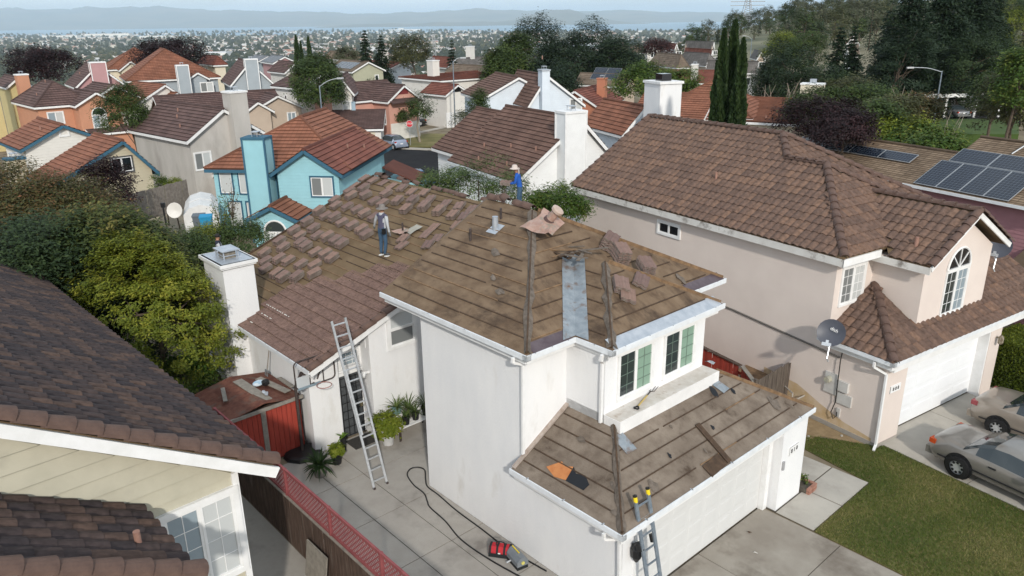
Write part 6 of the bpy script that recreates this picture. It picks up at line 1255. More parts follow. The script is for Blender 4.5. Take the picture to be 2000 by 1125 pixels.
def crown_pts(n_cl, per, rad, spread, inner=.45, amp=.28, seed=None):
    """leaf positions for a lumpy crown of given radii centred on the origin"""
    d = unit(n_cl); d[:, 2] = np.where(d[:, 2] < -.55, -d[:, 2], d[:, 2]); R = lobes(d, k=9 if amp < .3 else 22, amp=amp, seed=seed)*(inner+(1-inner)*rng.random(n_cl)**.45); cc = d*R[:, None]*np.array(rad)
    tc_ = rng.random(n_cl); P = np.repeat(cc, per, 0)+rng.normal(size=(n_cl*per, 3))*spread*np.array([1, 1, .75]); T = np.clip(np.repeat(tc_, per)*.55+rng.random(n_cl*per)*.45, 0, 1)
    N = np.repeat(d, per, 0)*.55+np.array([0, 0, .8]); return P, N, T, cc
def branches(mb, base, top, cc, r0, n=10, mi=0):
    """trunk from base to top with limbs to some clump centres"""
    base, top = Vector(base), Vector(top); mid = base.lerp(top, .5)+Vector((random.gauss(0, .06), random.gauss(0, .06), 0))*(top-base).length
    mb.tube([base, base.lerp(mid, .5), mid, top], [r0*1.25, r0, r0*.8, r0*.4], 8, mi); idx = rng.choice(len(cc), min(n, len(cc)), replace=False)
    for i in idx:
        e = Vector(cc[i]); s = mid.lerp(top, random.random()); m_ = s.lerp(e, .5)+Vector((0, 0, .08*(e-s).length)); mb.tube([s, m_, s.lerp(e, .92)], [r0*.4, r0*.25, r0*.1], 5, mi)
def tree(name, label, base, height, rad, lm, n_cl=120, per=60, leaf=(.12, .05), spread=.25, trunk_r=.15, crown_z=None, group=None, cat='tree', bark=None, inner=.45, seed=None, limbs=10, trunk=True, amp=.34):
    """base: world position of the foot; rad: crown radii"""
    t = thing(name, label, cat, tuple(base), group=group); cz = crown_z if crown_z is not None else height-rad[2]*.95; P, N, T, cc = crown_pts(n_cl, per, rad, spread, inner, amp, seed); P[:, 2] += cz; cc = cc.copy(); cc[:, 2] += cz
    V, tt = leaves(P, N, leaf[0], leaf[1], T); link('crown', fast_quads('crown', V, tt, [lm]), t)
    if trunk: mb = MB(); branches(mb, (0, 0, -.3), (0, 0, cz+rad[2]*.3), cc, trunk_r, limbs); mb.build('trunk', bark or m_bark, t)
    return t
def cypress(label, base, height, r, lm, n=9000, group=None, name='cypress_tree'):
    t = thing(name, label, 'tree', tuple(base), group=group); z = rng.random(n)**.85; prof = r*np.clip(np.minimum(1, z*6+.25)*(1-z**2.2)**.75+.03, .02, 1.1); a = rng.uniform(0, 6.283, n); q = prof*(.55+.5*rng.random(n)**.5)*(1+.16*np.sin(a*5+z*25)+.1*np.sin(z*60+a*3))
    C = np.c_[q*np.cos(a), q*np.sin(a), z*height+.1]; d = np.c_[np.cos(a)*.35, np.sin(a)*.35, np.ones(n)]+rng.normal(size=(n, 3))*.22; d /= np.linalg.norm(d, axis=1)[:, None]; s = np.cross(d, unit(n)); s /= np.linalg.norm(s, axis=1)[:, None]
    l = .42*rng.uniform(.6, 1.4, n)[:, None]*max(r, .5); w = .13*max(r, .5); V = np.stack([C-d*l*.4, C+s*w, C+d*l*.6, C-s*w], 1).reshape(-1, 3); T = np.repeat(np.clip(.5+.3*np.sin(a*4+z*13)+rng.normal(0, .25, n), 0, 1), 4)
    link('crown', fast_quads('crown', V, T, [lm]), t); MB().tube([(0, 0, -.3), (0, 0, height*.8)], [r*.25, .03], 6).build('trunk', m_bark, t); return t
def conifer(label, base, height, r, lm, tiers=26, per=14, name='conifer_tree', group=None, bare=.06, droop=.25, leafs=34, irregular=.3, lsz=1.0):
    t = thing(name, label, 'tree', tuple(base), group=group); C = []; D = []; T = []; mb = MB(); mb.tube([(0, 0, -.5), (0, 0, height*.5), (0, 0, height)], [r*.075+.06, r*.045+.03, .02], 7)
    for i in range(tiers):
        f = (i+.5)/tiers; z = height*(bare+(1-bare)*f); R = r*((1-f)**.8)*(1+rng.normal(0, irregular*.5))+.15; k = max(4, int(per*(1-f*.6)))
        for j in range(k):
            a = rng.uniform(0, 6.283); L = R*rng.uniform(1-irregular*1.2, 1.05); m_ = max(6, int(leafs*L/max(r, .1)*1.3)); s = rng.random(m_)**.7; tint = rng.random()
            x = np.c_[np.cos(a)*s*L, np.sin(a)*s*L, z-droop*L*s**1.5+.12*L*np.sin(s*3.1)]+rng.normal(size=(m_, 3))*(.10*L+.08)*np.array([1, 1, .45]); C.append(x); D.append(np.tile([np.cos(a), np.sin(a), -.15], (m_, 1))); T.append(np.clip(tint*.6+rng.random(m_)*.4, 0, 1))
    C = np.concatenate(C); D = np.concatenate(D)+rng.normal(size=(len(C), 3))*.45; D /= np.linalg.norm(D, axis=1)[:, None]; s_ = np.cross(D, np.array([0, 0, 1])+rng.normal(size=(len(C), 3))*.4); s_ /= np.linalg.norm(s_, axis=1)[:, None]; sz = (.055*r+.22)*lsz
    l = sz*rng.uniform(.6, 1.4, len(C))[:, None]; V = np.stack([C-D*l*.5, C+s_*l*.22, C+D*l*.6, C-s_*l*.22], 1).reshape(-1, 3); link('crown', fast_quads('crown', V, np.repeat(np.concatenate(T), 4), [lm]), t); mb.build('trunk', m_bark, t); return t
G_dark = leaf_mat('leaf_dark', (0.015, 0.030, 0.013), (0.035, 0.062, 0.021), (0.069, 0.100, 0.033)); G_bright = leaf_mat('leaf_yellowgreen', (0.068, 0.101, 0.011), (0.182, 0.209, 0.022), (0.365, 0.338, 0.047)); G_mid = leaf_mat('leaf_mid', (0.026, 0.050, 0.014), (0.060, 0.096, 0.024), (0.120, 0.156, 0.036)); G_red = leaf_mat('leaf_russet', (0.041, 0.061, 0.020), (0.101, 0.088, 0.027), (0.216, 0.095, 0.047)); G_plum = leaf_mat('leaf_plum', (.012, .007, .009), (.028, .013, .015), (.055, .02, .022)); G_maroon = leaf_mat('leaf_maroon', (.03, .012, .012), (.06, .022, .02), (.09, .035, .028))
G_olive = leaf_mat('leaf_olive', (0.042, 0.048, 0.019), (0.090, 0.096, 0.038), (0.156, 0.156, 0.060)); G_lime = leaf_mat('leaf_lime', (.07, .10, .008), (.16, .20, .018), (.30, .32, .03)); G_con = leaf_mat('needle_dark', (0.011, 0.025, 0.014), (0.025, 0.048, 0.022), (0.053, 0.077, 0.034)); G_cyp = leaf_mat('needle_cypress', (.014, .032, .010), (.032, .062, .018), (.06, .095, .03)); G_eu = leaf_mat('leaf_greygreen', (0.052, 0.060, 0.032), (0.103, 0.113, 0.060), (0.172, 0.172, 0.098)); G_vine = leaf_mat('leaf_vine', (.03, .07, .008), (.075, .13, .02), (.20, .21, .04))
def foot(px, d, z=None):
    p = at(px, 300, d); return Vector((p.x, p.y, ground_z(p.x, p.y) if z is None else z))
def ab(a, b, z=0): return FM @ Vector((a, b, z))
# near trees beside the chimney
def place(name, label, px, py, d, rad, lm, **k):      # crown centre at a sight line and distance
    p = at(px, py, d); gz = ground_z(p.x, p.y); hgt = p.z-gz+rad[2]*.95; return tree(name, label, (p.x, p.y, gz), hgt, rad, lm, crown_z=p.z-gz, **k)
place('laurel_tree', 'bright yellow-green leafy tree standing left of the white chimney', 308, 638, 23.4, (1.6, 1.5, 2.35), G_bright, n_cl=430, per=95, leaf=(.13, .05), spread=.125, trunk_r=.1, inner=.62, seed=3, amp=.55)
place('laurel_shrub', 'low yellow-green shrub at the foot of the chimney tree', 366, 742, 22.8, (.85, .8, .7), G_vine, n_cl=130, per=80, leaf=(.10, .05), spread=.16, trunk_r=.05, seed=5)
place('evergreen_tree', 'large dark evergreen tree behind the dark tiled roof', 85, 565, 25, (2.7, 2.4, 2.1), G_dark, n_cl=520, per=80, leaf=(.17, .07), spread=.28, trunk_r=.2, inner=.6, seed=8)
place('persimmon_tree', 'broad green tree with yellowing leaf tips behind the yellow-green tree', 252, 512, 26, (1.75, 1.6, 1.15), leaf_mat('leaf_persimmon', (0.039, 0.065, 0.016), (0.078, 0.098, 0.023), (0.273, 0.221, 0.065)), n_cl=360, per=80, leaf=(.18, .075), spread=.24, trunk_r=.14, inner=.6, seed=9)
place('russet_tree', 'broad tree with russet-tinged foliage below the beige house', 105, 442, 33, (2.7, 2.4, 1.75), G_red, n_cl=520, per=80, leaf=(.16, .07), spread=.34, trunk_r=.2, inner=.6, seed=10); place('russet_shrub', 'russet-green shrub mass at the left edge below the terracotta roof', 10, 420, 34, (2.6, 2.4, 2.2), G_red, n_cl=240, per=80, leaf=(.16, .07), spread=.3, trunk_r=.12, seed=11)
place('green_tree', 'dense green tree filling the gap above the dark tiled ridge', 175, 590, 26, (1.4, 1.5, 1.6), G_dark, n_cl=260, per=80, leaf=(.15, .06), spread=.24, trunk_r=.12, seed=12)
place('hedge_shrub', 'dark shrub squeezed between the yellow-green tree and the chimney', 352, 590, 28, (.8, 1.0, 1.3), G_dark, n_cl=200, per=80, leaf=(.13, .06), spread=.22, trunk_r=.08, seed=13); place('mixed_shrub', 'green shrub behind the chimney cap near the teal house', 362, 500, 29, (.9, .9, .55), G_mid, n_cl=180, per=80, leaf=(.12, .05), spread=.2, trunk_r=.08, seed=14); place('yellow_shrub', 'yellowing shrub beside the blue bin', 398, 470, 33, (.55, .5, .5), G_bright, n_cl=90, per=70, leaf=(.10, .05), spread=.16, trunk_r=.05, seed=15); place('lower_shrub', 'dark shrub under the eave side of the dark tiled roof', 235, 690, 24.5, (1.1, 1.1, 1.1), G_dark, n_cl=140, per=70, leaf=(.12, .05), spread=.2, trunk_r=.06, seed=16)
place('teal_house_shrub', 'loose green shrub in front of the teal house porch', 472, 462, 33, (1.0, .8, .5), G_mid, n_cl=120, per=60, leaf=(.10, .05), spread=.18, trunk_r=.05, seed=17)
def sapling(label, px, py0, py1, d, lm, n=420, r=.45, name='sapling'):
    p = at(px, py1, d); q = at(px, py0, d); t = thing(name, label, 'shrub', (p.x, p.y, p.z)); Hh = q.z-p.z; C = []; mb = MB()
    for k in range(7):
        a = random.uniform(0, 6.3); tip = Vector((math.cos(a)*r*random.uniform(.3, 1), math.sin(a)*r*random.uniform(.3, 1), Hh*random.uniform(.6, 1))); mb.tube([(0, 0, 0), tip*.5+Vector((0, 0, .1*Hh)), tip], [.02, .014, .006], 5)
        s = rng.random(n//7); C.append(np.array(tip[:])*s[:, None]*np.array([1, 1, 1])+rng.normal(size=(n//7, 3))*.10)
    C = np.concatenate(C); V, T = leaves(C, np.tile([0, 0, 1.0], (len(C), 1)), .12, .05, rng.random(len(C)), .8); link('foliage', fast_quads('foliage', V, T, [lm]), t); mb.build('stem', m_bark, t); return t
sapling('slim yellowing sapling in front of the teal house windows', 438, 385, 470, 34, G_vine, r=.7, n=700); sapling('small red-tipped sapling by the teal house wall', 455, 350, 430, 36, G_red, n=260); sapling('thin green sapling at the teal porch', 508, 415, 470, 35, G_vine, n=160)
# leafy shoots beyond the ridge, by the white board house
for i, (px, py, d, rad) in enumerate(((935, 362, 33, (1.2, .9, .8)), (985, 372, 32, (1.0, .8, .7)), (895, 360, 34, (.9, .7, .6)), (850, 362, 34, (.8, .6, .45)), (1085, 398, 31, (.75, .7, .6)), (1050, 402, 31, (.6, .6, .4)), (1115, 405, 30, (.6, .5, .5)))):
    place('garden_shrub', ['tall light green shoots against the white board house eave', 'light green shrub left of the blue-shirted worker', 'light green shrub top beyond the ridge, in front of the white gutter', 'leftmost green shrub top beyond the ridge, over the street', 'yellow-green shrub under the white porch wall', 'low shrub right of the blue-shirted worker', 'dark green shrub against the corner of the pink house'][i], px, py, d, rad, leaf_mat('leaf_shoots', (.04, .07, .02), (.085, .13, .035), (.17, .21, .07)) if i < 4 else G_vine, n_cl=60 if i < 4 else 90, per=40, leaf=(.13, .05), spread=.17, trunk_r=.04, seed=30+i, cat='shrub')
# plum trees and street trees
place('plum_tree', 'small dark purple plum tree against the beige gable wall', 205, 365, 42, (1.2, 1.1, 1.25), G_plum, n_cl=150, per=60, leaf=(.15, .08), spread=.22, trunk_r=.07, seed=40)
place('plum_tree', 'large dark plum tree at the left end of the back row', 84, 131, 118, (4.3, 3.5, 2.3), G_plum, n_cl=230, per=60, leaf=(.34, .18), spread=.5, trunk_r=.2, seed=41); place('plum_tree', 'large dark plum tree behind the terracotta hip roof', 328, 114, 130, (4.6, 3.6, 2.3), G_plum, n_cl=230, per=60, leaf=(.36, .18), spread=.55, trunk_r=.2, seed=42); place('plum_tree', 'maroon plum tree among the far right roofs', 1285, 97, 175, (2.6, 2.2, 1.6), G_maroon, n_cl=120, per=40, leaf=(.4, .2), spread=.5, trunk_r=.15, seed=43); place('plum_shrub', 'dark plum shrub mass along the ridge of the rose house', 1605, 240, 42, (1.9, 1.5, .95), G_plum, n_cl=170, per=60, leaf=(.16, .08), spread=.25, trunk_r=.06, seed=44, cat='shrub'); place('plum_shrub', 'second dark plum shrub along the ridge of the rose house', 1650, 252, 40, (1.3, 1.2, .7), G_plum, n_cl=120, per=60, leaf=(.16, .08), spread=.22, trunk_r=.06, seed=45, cat='shrub')
place('street_tree', 'tall round green street tree beside the lamp post', 622, 168, 88, (2.35, 2.3, 2.75), G_mid, n_cl=360, per=60, leaf=(.26, .12), spread=.38, trunk_r=.16, inner=.6, seed=46); place('round_bush', 'dark round tree between the orange house and the grey house', 248, 222, 66, (1.75, 1.7, 1.75), G_mid, n_cl=260, per=60, leaf=(.2, .07), spread=.24, trunk_r=.1, seed=47)
place('sidewalk_tree', 'young tree with pale trunk behind the stop sign', 818, 215, 91, (1.35, 1.3, 1.3), G_mid, n_cl=70, per=50, leaf=(.24, .1), spread=.28, trunk_r=.13, bark=m_barkp, seed=48, inner=.3); place('bushy_tree', 'small bushy tree left of the parked black car', 779, 227, 94, (.75, .7, .8), G_mid, n_cl=60, per=50, leaf=(.2, .09), spread=.22, trunk_r=.07, seed=49); place('yard_tree', 'dark slim tree in front of the pale blue house', 935, 208, 70, (.75, .7, 1.25), G_mid, n_cl=90, per=50, leaf=(.17, .07), spread=.2, trunk_r=.06, seed=50)
place('garden_palm_shrub', 'spiky pale green shrub beside the grey drive', 925, 238, 62, (1.3, .9, .9), G_eu, n_cl=80, per=40, leaf=(.3, .05), spread=.24, trunk_r=.05, seed=51, cat='shrub')
for i, (px, d, top, r) in enumerate(((600, 118, 70, .7), (608, 120, 82, .5), (623, 119, 72, .62))):
    b = foot(px, d); tp = at(px, top, d).z; cypress(['leftmost and thickest of the three thin cypresses behind the street tree', 'short middle one of the three thin cypresses behind the street tree', 'rightmost of the three thin cypresses behind the street tree'][i], b, tp-b.z, r, G_cyp, n=2600)
for i, (px, d, top, r) in enumerate(((1397, 47, 62, .62), (1416, 47.5, 46, .68), (1434, 46, 80, .58))):
    b = foot(px, d); tp = at(px, top, d).z; cypress(['left one of the tall dark cypress group behind the pink house', 'tallest middle cypress of the group behind the pink house', 'right one of the tall dark cypress group behind the pink house'][i], b, tp-b.z, r, G_cyp, n=11000)
place('lime_tree', 'round yellow-green tree behind the big square chimney', 1262, 165, 80, (2.4, 2.0, 1.5), G_vine, n_cl=230, per=60, leaf=(.22, .12), spread=.34, trunk_r=.14, seed=52); place('lime_tree', 'second round yellow-green tree right of the big square chimney', 1322, 166, 82, (1.7, 1.6, 1.1), G_vine, n_cl=150, per=60, leaf=(.22, .12), spread=.3, trunk_r=.12, seed=53)
# dark clump in the centre
for i, (px, py, d, rad) in enumerate(((1050, 120, 135, (3.4, 3, 5.4)), (1100, 140, 130, (4.4, 3.6, 4.0)), (1150, 120, 132, (4.0, 3.5, 4.6)), (1200, 135, 128, (3.2, 3, 3.4)), (1003, 132, 120, (2.0, 2, 3.4)), (975, 145, 115, (1.6, 1.6, 2.2)), (1065, 170, 118, (4.0, 3, 2.2)), (1225, 130, 138, (2.4, 2.2, 2.2)))):
    place('dark_tree', ['tallest pointed dark tree of the centre clump', 'broad dark tree in the middle of the centre clump', 'second tall dark tree in the centre clump', 'dark tree at the right end of the centre clump', 'mid-green poplar left of the centre clump', 'shorter mid-green tree left of the poplar', 'low dark tree in front of the centre clump by the chimney', 'small dark tree right of the parked vans'][i], px, py, d, rad, G_con if i not in (4, 5) else G_mid, n_cl=230, per=50, leaf=(.4, .18), spread=.5, trunk_r=.2, inner=.55, seed=60+i)
b = foot(728, 132); conifer('tall dark conifer behind the red-roofed house, left one', b, at(728, 58, 132).z-b.z, 2.2, G_con, tiers=26, per=16, leafs=70); b = foot(757, 134); conifer('broad dark conifer behind the red-roofed house, right one', b, at(757, 68, 134).z-b.z, 2.7, G_con, tiers=24, per=16, leafs=70); place('dark_tree', 'round olive tree right of the two conifers in the back row', 798, 108, 136, (3.0, 2.6, 2.0), G_olive, n_cl=150, per=50, leaf=(.36, .16), spread=.5, trunk_r=.15, seed=70); b = foot(890, 140); conifer('small dark conifer in the far centre', b, at(890, 77, 140).z-b.z, 1.3, G_con, tiers=20, per=14, leafs=60)
place('pale_bush', 'grey-green bush in the back row left of the solar array', 678, 110, 150, (1.9, 1.7, 1.4), G_eu, n_cl=80, per=40, leaf=(.4, .16), spread=.4, trunk_r=.1, seed=71)
# big conifers at the right
for i, (px, d, top, r) in enumerate(((1738, 92, -60, 5.6), (1800, 98, -90, 6.4), (1850, 104, -70, 6.0), (1885, 108, -40, 5.2))):
    b = foot(px, d); conifer(['left one of the four huge dark conifers at the right', 'tallest of the four huge dark conifers at the right', 'third of the huge dark conifers at the right', 'rightmost of the huge dark conifers, behind the lamp'][i], b, at(px, top, d).z-b.z, r, G_con, tiers=50, per=26, leafs=64, droop=.16, irregular=.38, lsz=.75)
b = foot(1700, 96); conifer('slimmer dark conifer leaning against the huge left one', b, at(1700, 20, 96).z-b.z, 3.0, G_con, tiers=30, per=18, leafs=60, irregular=.4)
b = foot(1612, 88); conifer('ragged dark pine left of the huge conifers', b, at(1612, 52, 88).z-b.z, 2.5, G_con, tiers=28, per=18, leafs=70, irregular=.45); b = foot(1640, 92); conifer('second ragged dark pine left of the huge conifers', b, at(1640, 50, 92).z-b.z, 2.4, G_con, tiers=28, per=18, leafs=70, irregular=.45)
for i, (px, py, d, rad, lm) in enumerate(((1545, 160, 85, (3.0, 2.6, 3.0), G_con), (1505, 165, 88, (1.8, 1.8, 2.6), G_dark), (1590, 190, 80, (2.8, 2.4, 2.6), G_dark), (1640, 205, 70, (2.4, 2.2, 2.0), G_olive), (1690, 215, 66, (2.4, 2.0, 2.2), G_mid), (1735, 235, 60, (1.8, 1.6, 1.5), G_olive), (1770, 225, 66, (2.0, 1.8, 1.3), G_red), (1735, 268, 52, (2.0, 1.6, .9), G_lime), (1790, 280, 50, (1.8, 1.5, .7), G_vine), (1600, 215, 62, (2.0, 1.6, 1.4), G_mid), (1895, 130, 90, (2.8, 2.6, 2.9), G_dark), (1930, 120, 96, (2.6, 2.4, 2.4), G_dark), (1975, 205, 62, (2.2, 2.0, 2.4), G_olive), (1945, 185, 70, (2.0, 1.8, 2.0), G_mid), (1995, 160, 58, (1.5, 1.5, 2.2), G_vine), (1945, 75, 120, (2.9, 2.5, 3.2), G_lime), (1560, 115, 110, (3.0, 2.4, 2.2), G_mid), (1530, 95, 130, (2.6, 2.2, 2.2), G_lime), (1700, 250, 54, (1.6, 1.4, 1.2), G_mid), (1820, 300, 44, (1.2, 1.0, .5), G_vine), (1755, 140, 88, (3.0, 2.6, 3.6), G_con), (1860, 150, 92, (2.6, 2.2, 2.6), G_con))):
    place('right_tree' if rad[2] > 1.6 else 'right_shrub', ['dark tree behind the cream chimney, left', 'narrow dark tree left of the cream chimney', 'dark tree right behind the cream chimney', 'olive tree behind the plum shrubs', 'green tree rising behind the rose house ridge', 'olive shrub behind the rose house ridge', 'russet shrub by the park lawn', 'bright yellow-green shrub behind the rose house ridge', 'lower yellow-green shrub behind the rose house ridge', 'green shrub right beside the cream chimney', 'dark leaning park tree with forked trunk', 'dark park tree right of the leaning one', 'olive tree by the right edge', 'green tree right of the park lawn', 'yellow-green tree cut by the right edge', 'tall bright yellow-green tree at the right edge', 'green tree above the grey chimney house', 'bright green tree on the slope below the ridge', 'green shrub behind the first solar array', 'low green shrub at the end of the rose ridge', 'dark undergrowth tree at the foot of the huge conifers', 'dark undergrowth tree behind the lamp post'][i], px, py, d, rad, lm, n_cl=170, per=55, leaf=(.26, .12), spread=.32, trunk_r=.14, seed=80+i)
for i, (px, py, d) in enumerate(((1540, 185, 74), (1500, 190, 78), (1760, 210, 64), (1852, 262, 55))):
    p = at(px, py+22, d); t = thing('bare_tree', ['bare pale branched tree before the cream chimney', 'second bare pale tree left of the cream chimney', 'bare grey twigs above the russet shrub', 'bare white twigs on the park lawn'][i], 'tree', (p.x, p.y, ground_z(p.x, p.y))); mb = MB(); z0_ = p.z-ground_z(p.x, p.y)
    for k in range(9):
        a = random.uniform(0, 6.3); tip = Vector((math.cos(a)*random.uniform(.3, 1.3), math.sin(a)*random.uniform(.3, 1.3), z0_+random.uniform(.6, 2.6))); mb.tube([(0, 0, -.2), (0, 0, z0_*.6), Vector((0, 0, z0_)).lerp(tip, .5)+Vector((random.gauss(0, .15), random.gauss(0, .15), 0)), tip], [.09, .06, .035, .01], 5)
    mb.build('trunk', m_barkp, t)
# hillside trees on the right skyline
names = ['eucalyptus', 'oak', 'pine']; pos_words = []
for i in range(190):
    px = 1255+(i*47 % 490)+random.uniform(-10, 10) if i < 150 else 1870+random.uniform(0, 140); d = (290+300*random.random() if px < 1520 else 190+380*random.random()) if i < 150 else random.uniform(130, 320); p = at(px, 60, d); gz = ground_z(p.x, p.y); lm = random.choice([G_eu, G_olive, G_mid, G_dark, G_eu]); hgt = (random.uniform(4.5, 8.5) if px < 1520 else random.uniform(6, 11)) if i < 150 else random.uniform(5, 9); r = hgt*random.uniform(.28, .42); cw = {'leaf_greygreen': 'grey-green', 'leaf_olive': 'olive', 'leaf_mid': 'mid-green', 'leaf_dark': 'dark green'}[lm.name]; sz_ = 'tall' if hgt > 10.5 else 'low'; wh = 'on the far ridge slope' if i < 150 else 'on the right-hand hillside'
    if i % 9 == 0: conifer('dark pointed conifer '+wh+' among rounder trees', (p.x, p.y, gz), hgt*1.25, r*.6, G_con, tiers=16, per=8, leafs=22, name='hill_conifer', group='hillside conifers '+wh)
    else: tree('hill_tree', sz_+' '+cw+' tree '+wh, (p.x, p.y, gz), hgt, (r, r, hgt*.5), lm, n_cl=70, per=22, leaf=(r*.2, r*.1), spread=r*.16, trunk_r=.2, crown_z=hgt*.5, group=sz_+' '+cw+' trees '+wh, seed=200+i, limbs=5)
# potted plants in the entrance court
def pot(name, label, M4, r, h, m, lm, kind, n=40, sz=.3, cat='potted plant'):
    t = thing(name, label, cat, mtx=M4); MB().lathe([(.001, 0), (r*.75, 0), (r, h), (r*1.06, h), (r*1.06, h-.03), (r*.95, h-.04), (.001, h-.05)], 16).build('pot', m, t)
    if kind == 'bush': P, N, T, cc = crown_pts(n, 26, (sz, sz, sz*.8), sz*.16, .5); P[:, 2] += h+sz*.55; V, T = leaves(P, N, .085, .065, T); link('foliage', fast_quads('foliage', V, T, [lm]), t)
    else:
        V = []; T = []
        for k in range(n):
            a = rng.uniform(0, 6.283); l = sz*rng.uniform(.7, 1.25); up = rng.uniform(.35, 1.2) if kind == 'grass' else rng.uniform(.1, 1.3); d = np.array([math.cos(a), math.sin(a), 0]); s = np.array([-math.sin(a), math.cos(a), 0])*(.011 if kind == 'grass' else .03); pts = [np.array([0, 0, h])+d*l*f*math.cos(up*.9)*1.0+np.array([0, 0, l*(math.sin(up)*f-.55*f*f*(1.1-up*.5))]) for f in (0, .35, .7, 1.0)]; tt = rng.random()
            for a_, b_, wa, wb in ((0, 1, 1, 1), (1, 2, 1, .75), (2, 3, .75, .05)): V += [pts[a_]-s*wa, pts[a_]+s*wa, pts[b_]+s*wb, pts[b_]-s*wb]; T += [tt]*4
        link('foliage', fast_quads('foliage', np.array(V), np.array(T), [lm]), t)
    return t
MT = lambda a, b, z=.012: FM @ Matrix.Translation((a, b, z))
m_teal = mat('teal_pot', (.14, .25, .24), (.2, .31, .3), scale=6, rough=.5); m_whp = mat('barrel_pot', (.42, .43, .43), (.52, .52, .52), scale=6, rough=.7); m_grp = mat('grey_pot', (.10, .095, .085), (.15, .14, .125), scale=6, rough=.8)
pot('potted_shrub', 'bright yellow-green leafy plant in a pale barrel pot beside the ladder', MT(-2.75, .42), .22, .36, m_whp, leaf_mat('leaf_jade', (0.075, 0.112, 0.007), (0.150, 0.188, 0.015), (0.247, 0.262, 0.038)), 'bush', n=90, sz=.50)
pot('sago_palm', 'dark green sago palm in a grey pot near the red shed', MT(-2.6, -2.05), .22, .34, m_grp, leaf_mat('leaf_sago', (.012, .03, .008), (.028, .055, .014)), 'spike', n=110, sz=.62)
pot('potted_shrub', 'small yellow-green plant in a black pot beside the sago palm', MT(-2.85, -1.35), .17, .3, m_black, MATS['leaf_jade'], 'bush', n=34, sz=.24); pot('rosette_plant', 'single leafy rosette on a bare stem by the doormat', MT(-3.3, -.85), .1, .5, m_black, leaf_mat('leaf_rosette', (.12, .22, .03), (.2, .3, .06)), 'spike', n=14, sz=.3)
bn = thing('plant_bench', 'low white slatted bench holding potted plants by the entrance wall', 'bench', mtx=MT(-2.85, 1.3))
for k in range(4): MB().box(-.28+k*.15, -.16+k*.15, -.55, .75, .42, .45).build('slat', m_trim, bn)
for x in (-.25, .25):
    for y in (-.5, .7): MB().box(x-.02, x+.02, y-.02, y+.02, 0, .42).build('leg', m_rustpipe, bn)
MB().tube(spline([(.27, -.55, .0), (.27, -.58, .5), (.2, -.6, .85), (.05, -.6, .92), (-.05, -.6, .78)], 4), .018, 6).build('armrest', m_rustpipe, bn)
LP_ = leaf_mat('leaf_lily', (.03, .06, .012), (.075, .12, .025), (.16, .2, .06))
for lab, a, b, z, r, h_, m_, n_, s_ in (('grassy lily plant in a teal pot on a stand at the entrance wall', -3.05, 1.0, .75, .16, .2, m_teal, 70, .55), ('taller grassy plant in a dark pot at the back of the bench', -3.05, 1.45, .47, .16, .28, m_grp, 70, .7), ('small grassy plant in a black nursery pot at the front of the bench', -2.7, 1.1, .47, .13, .26, m_black, 40, .38), ('second small grassy plant in a black nursery pot on the bench', -2.75, 1.5, .47, .13, .26, m_black, 40, .42), ('dark grassy plant half hidden behind the corner of the white wall', -2.8, 1.95, .47, .15, .28, m_black, 60, .6)): pot('lily_plant', lab, MT(a, b, z), r, h_, m_, LP_, 'grass', n=n_, sz=s_)
st_ = thing('plant_stand', 'small stand under the teal pot against the entrance wall', 'plant stand', mtx=MT(-3.05, 1.0)); MB().box(-.15, .15, -.15, .15, .7, .74).build('top', m_trim, st_); MB().box(-.03, .03, -.03, .03, 0, .7).build('leg', m_trim, st_)
MB().box(-.33, .33, -.45, .45, 0, .012).build('mat', mat('coir', (.03, .028, .026), (.05, .045, .04), scale=20, rough=.95), tag(link('door_mat', None, None, MT(-3.45, -.08, .014)), 'dark doormat in front of the barred entrance door', 'doormat'))
pl_ = [(-.5, .38), (.5, .38)]
V, T = leaves(*(lambda P, N, T, cc: (P+np.array([0, .19, .3]), N))(*crown_pts(40, 20, (.5, .17, .15), .05)), .07, .04, rng.random(800)); tag(link('planter_herbs', fast_quads('planter_herbs', V, T, [G_vine]), None, FM @ Matrix.Translation((7.0, 7.42, 0))), 'yellow-green herbs growing in the brick planter', 'plant')
# clipped hedge by the pink garage
hd = thing('clipped_hedge', 'clipped bright green hedge beside the pink garage pier', 'hedge', mtx=FR @ Matrix.Translation((.7, 8.0, 0))); n = 42000
P = np.c_[rng.uniform(-1.3, 2.6, n), rng.uniform(-.75, 1.4, n), rng.uniform(.0, 1.75, n)]; f = rng.integers(0, 3, n); e = rng.random(n)
P[f == 0, 2] = 1.75+rng.normal(0, .035, (f == 0).sum()); k = f == 1; P[k, 1] = np.where(e[k] < .8, -.75, 1.4)+rng.normal(0, .045, k.sum()); k = f == 2; P[k, 0] = np.where(e[k] < .8, -1.3, 2.6)+rng.normal(0, .045, k.sum())
V, T = leaves(P, np.tile([0, -.4, .8], (n, 1)), .085, .035, np.clip(P[:, 2]/1.9*.35+rng.random(n)*.65, 0, 1), .9); link('foliage', fast_quads('foliage', V, T, [leaf_mat('leaf_hedge', (.035, .06, .006), (.09, .125, .010), (.20, .23, .02))]), hd); MB().box(-1.2, 2.5, -.66, 1.3, 0, 1.66).build('dark_core', mat('hedge_core', (.012, .02, .006), rough=.95), hd)  # solid near-black green box fills the hedge behind its leaves
for a, b, lab in ((-1.6, -1.0, 'globe-shaped yellow-green shrub by the back fence'), (0, 0, 'taller yellow-green cone shrub by the back fence')):
    pass
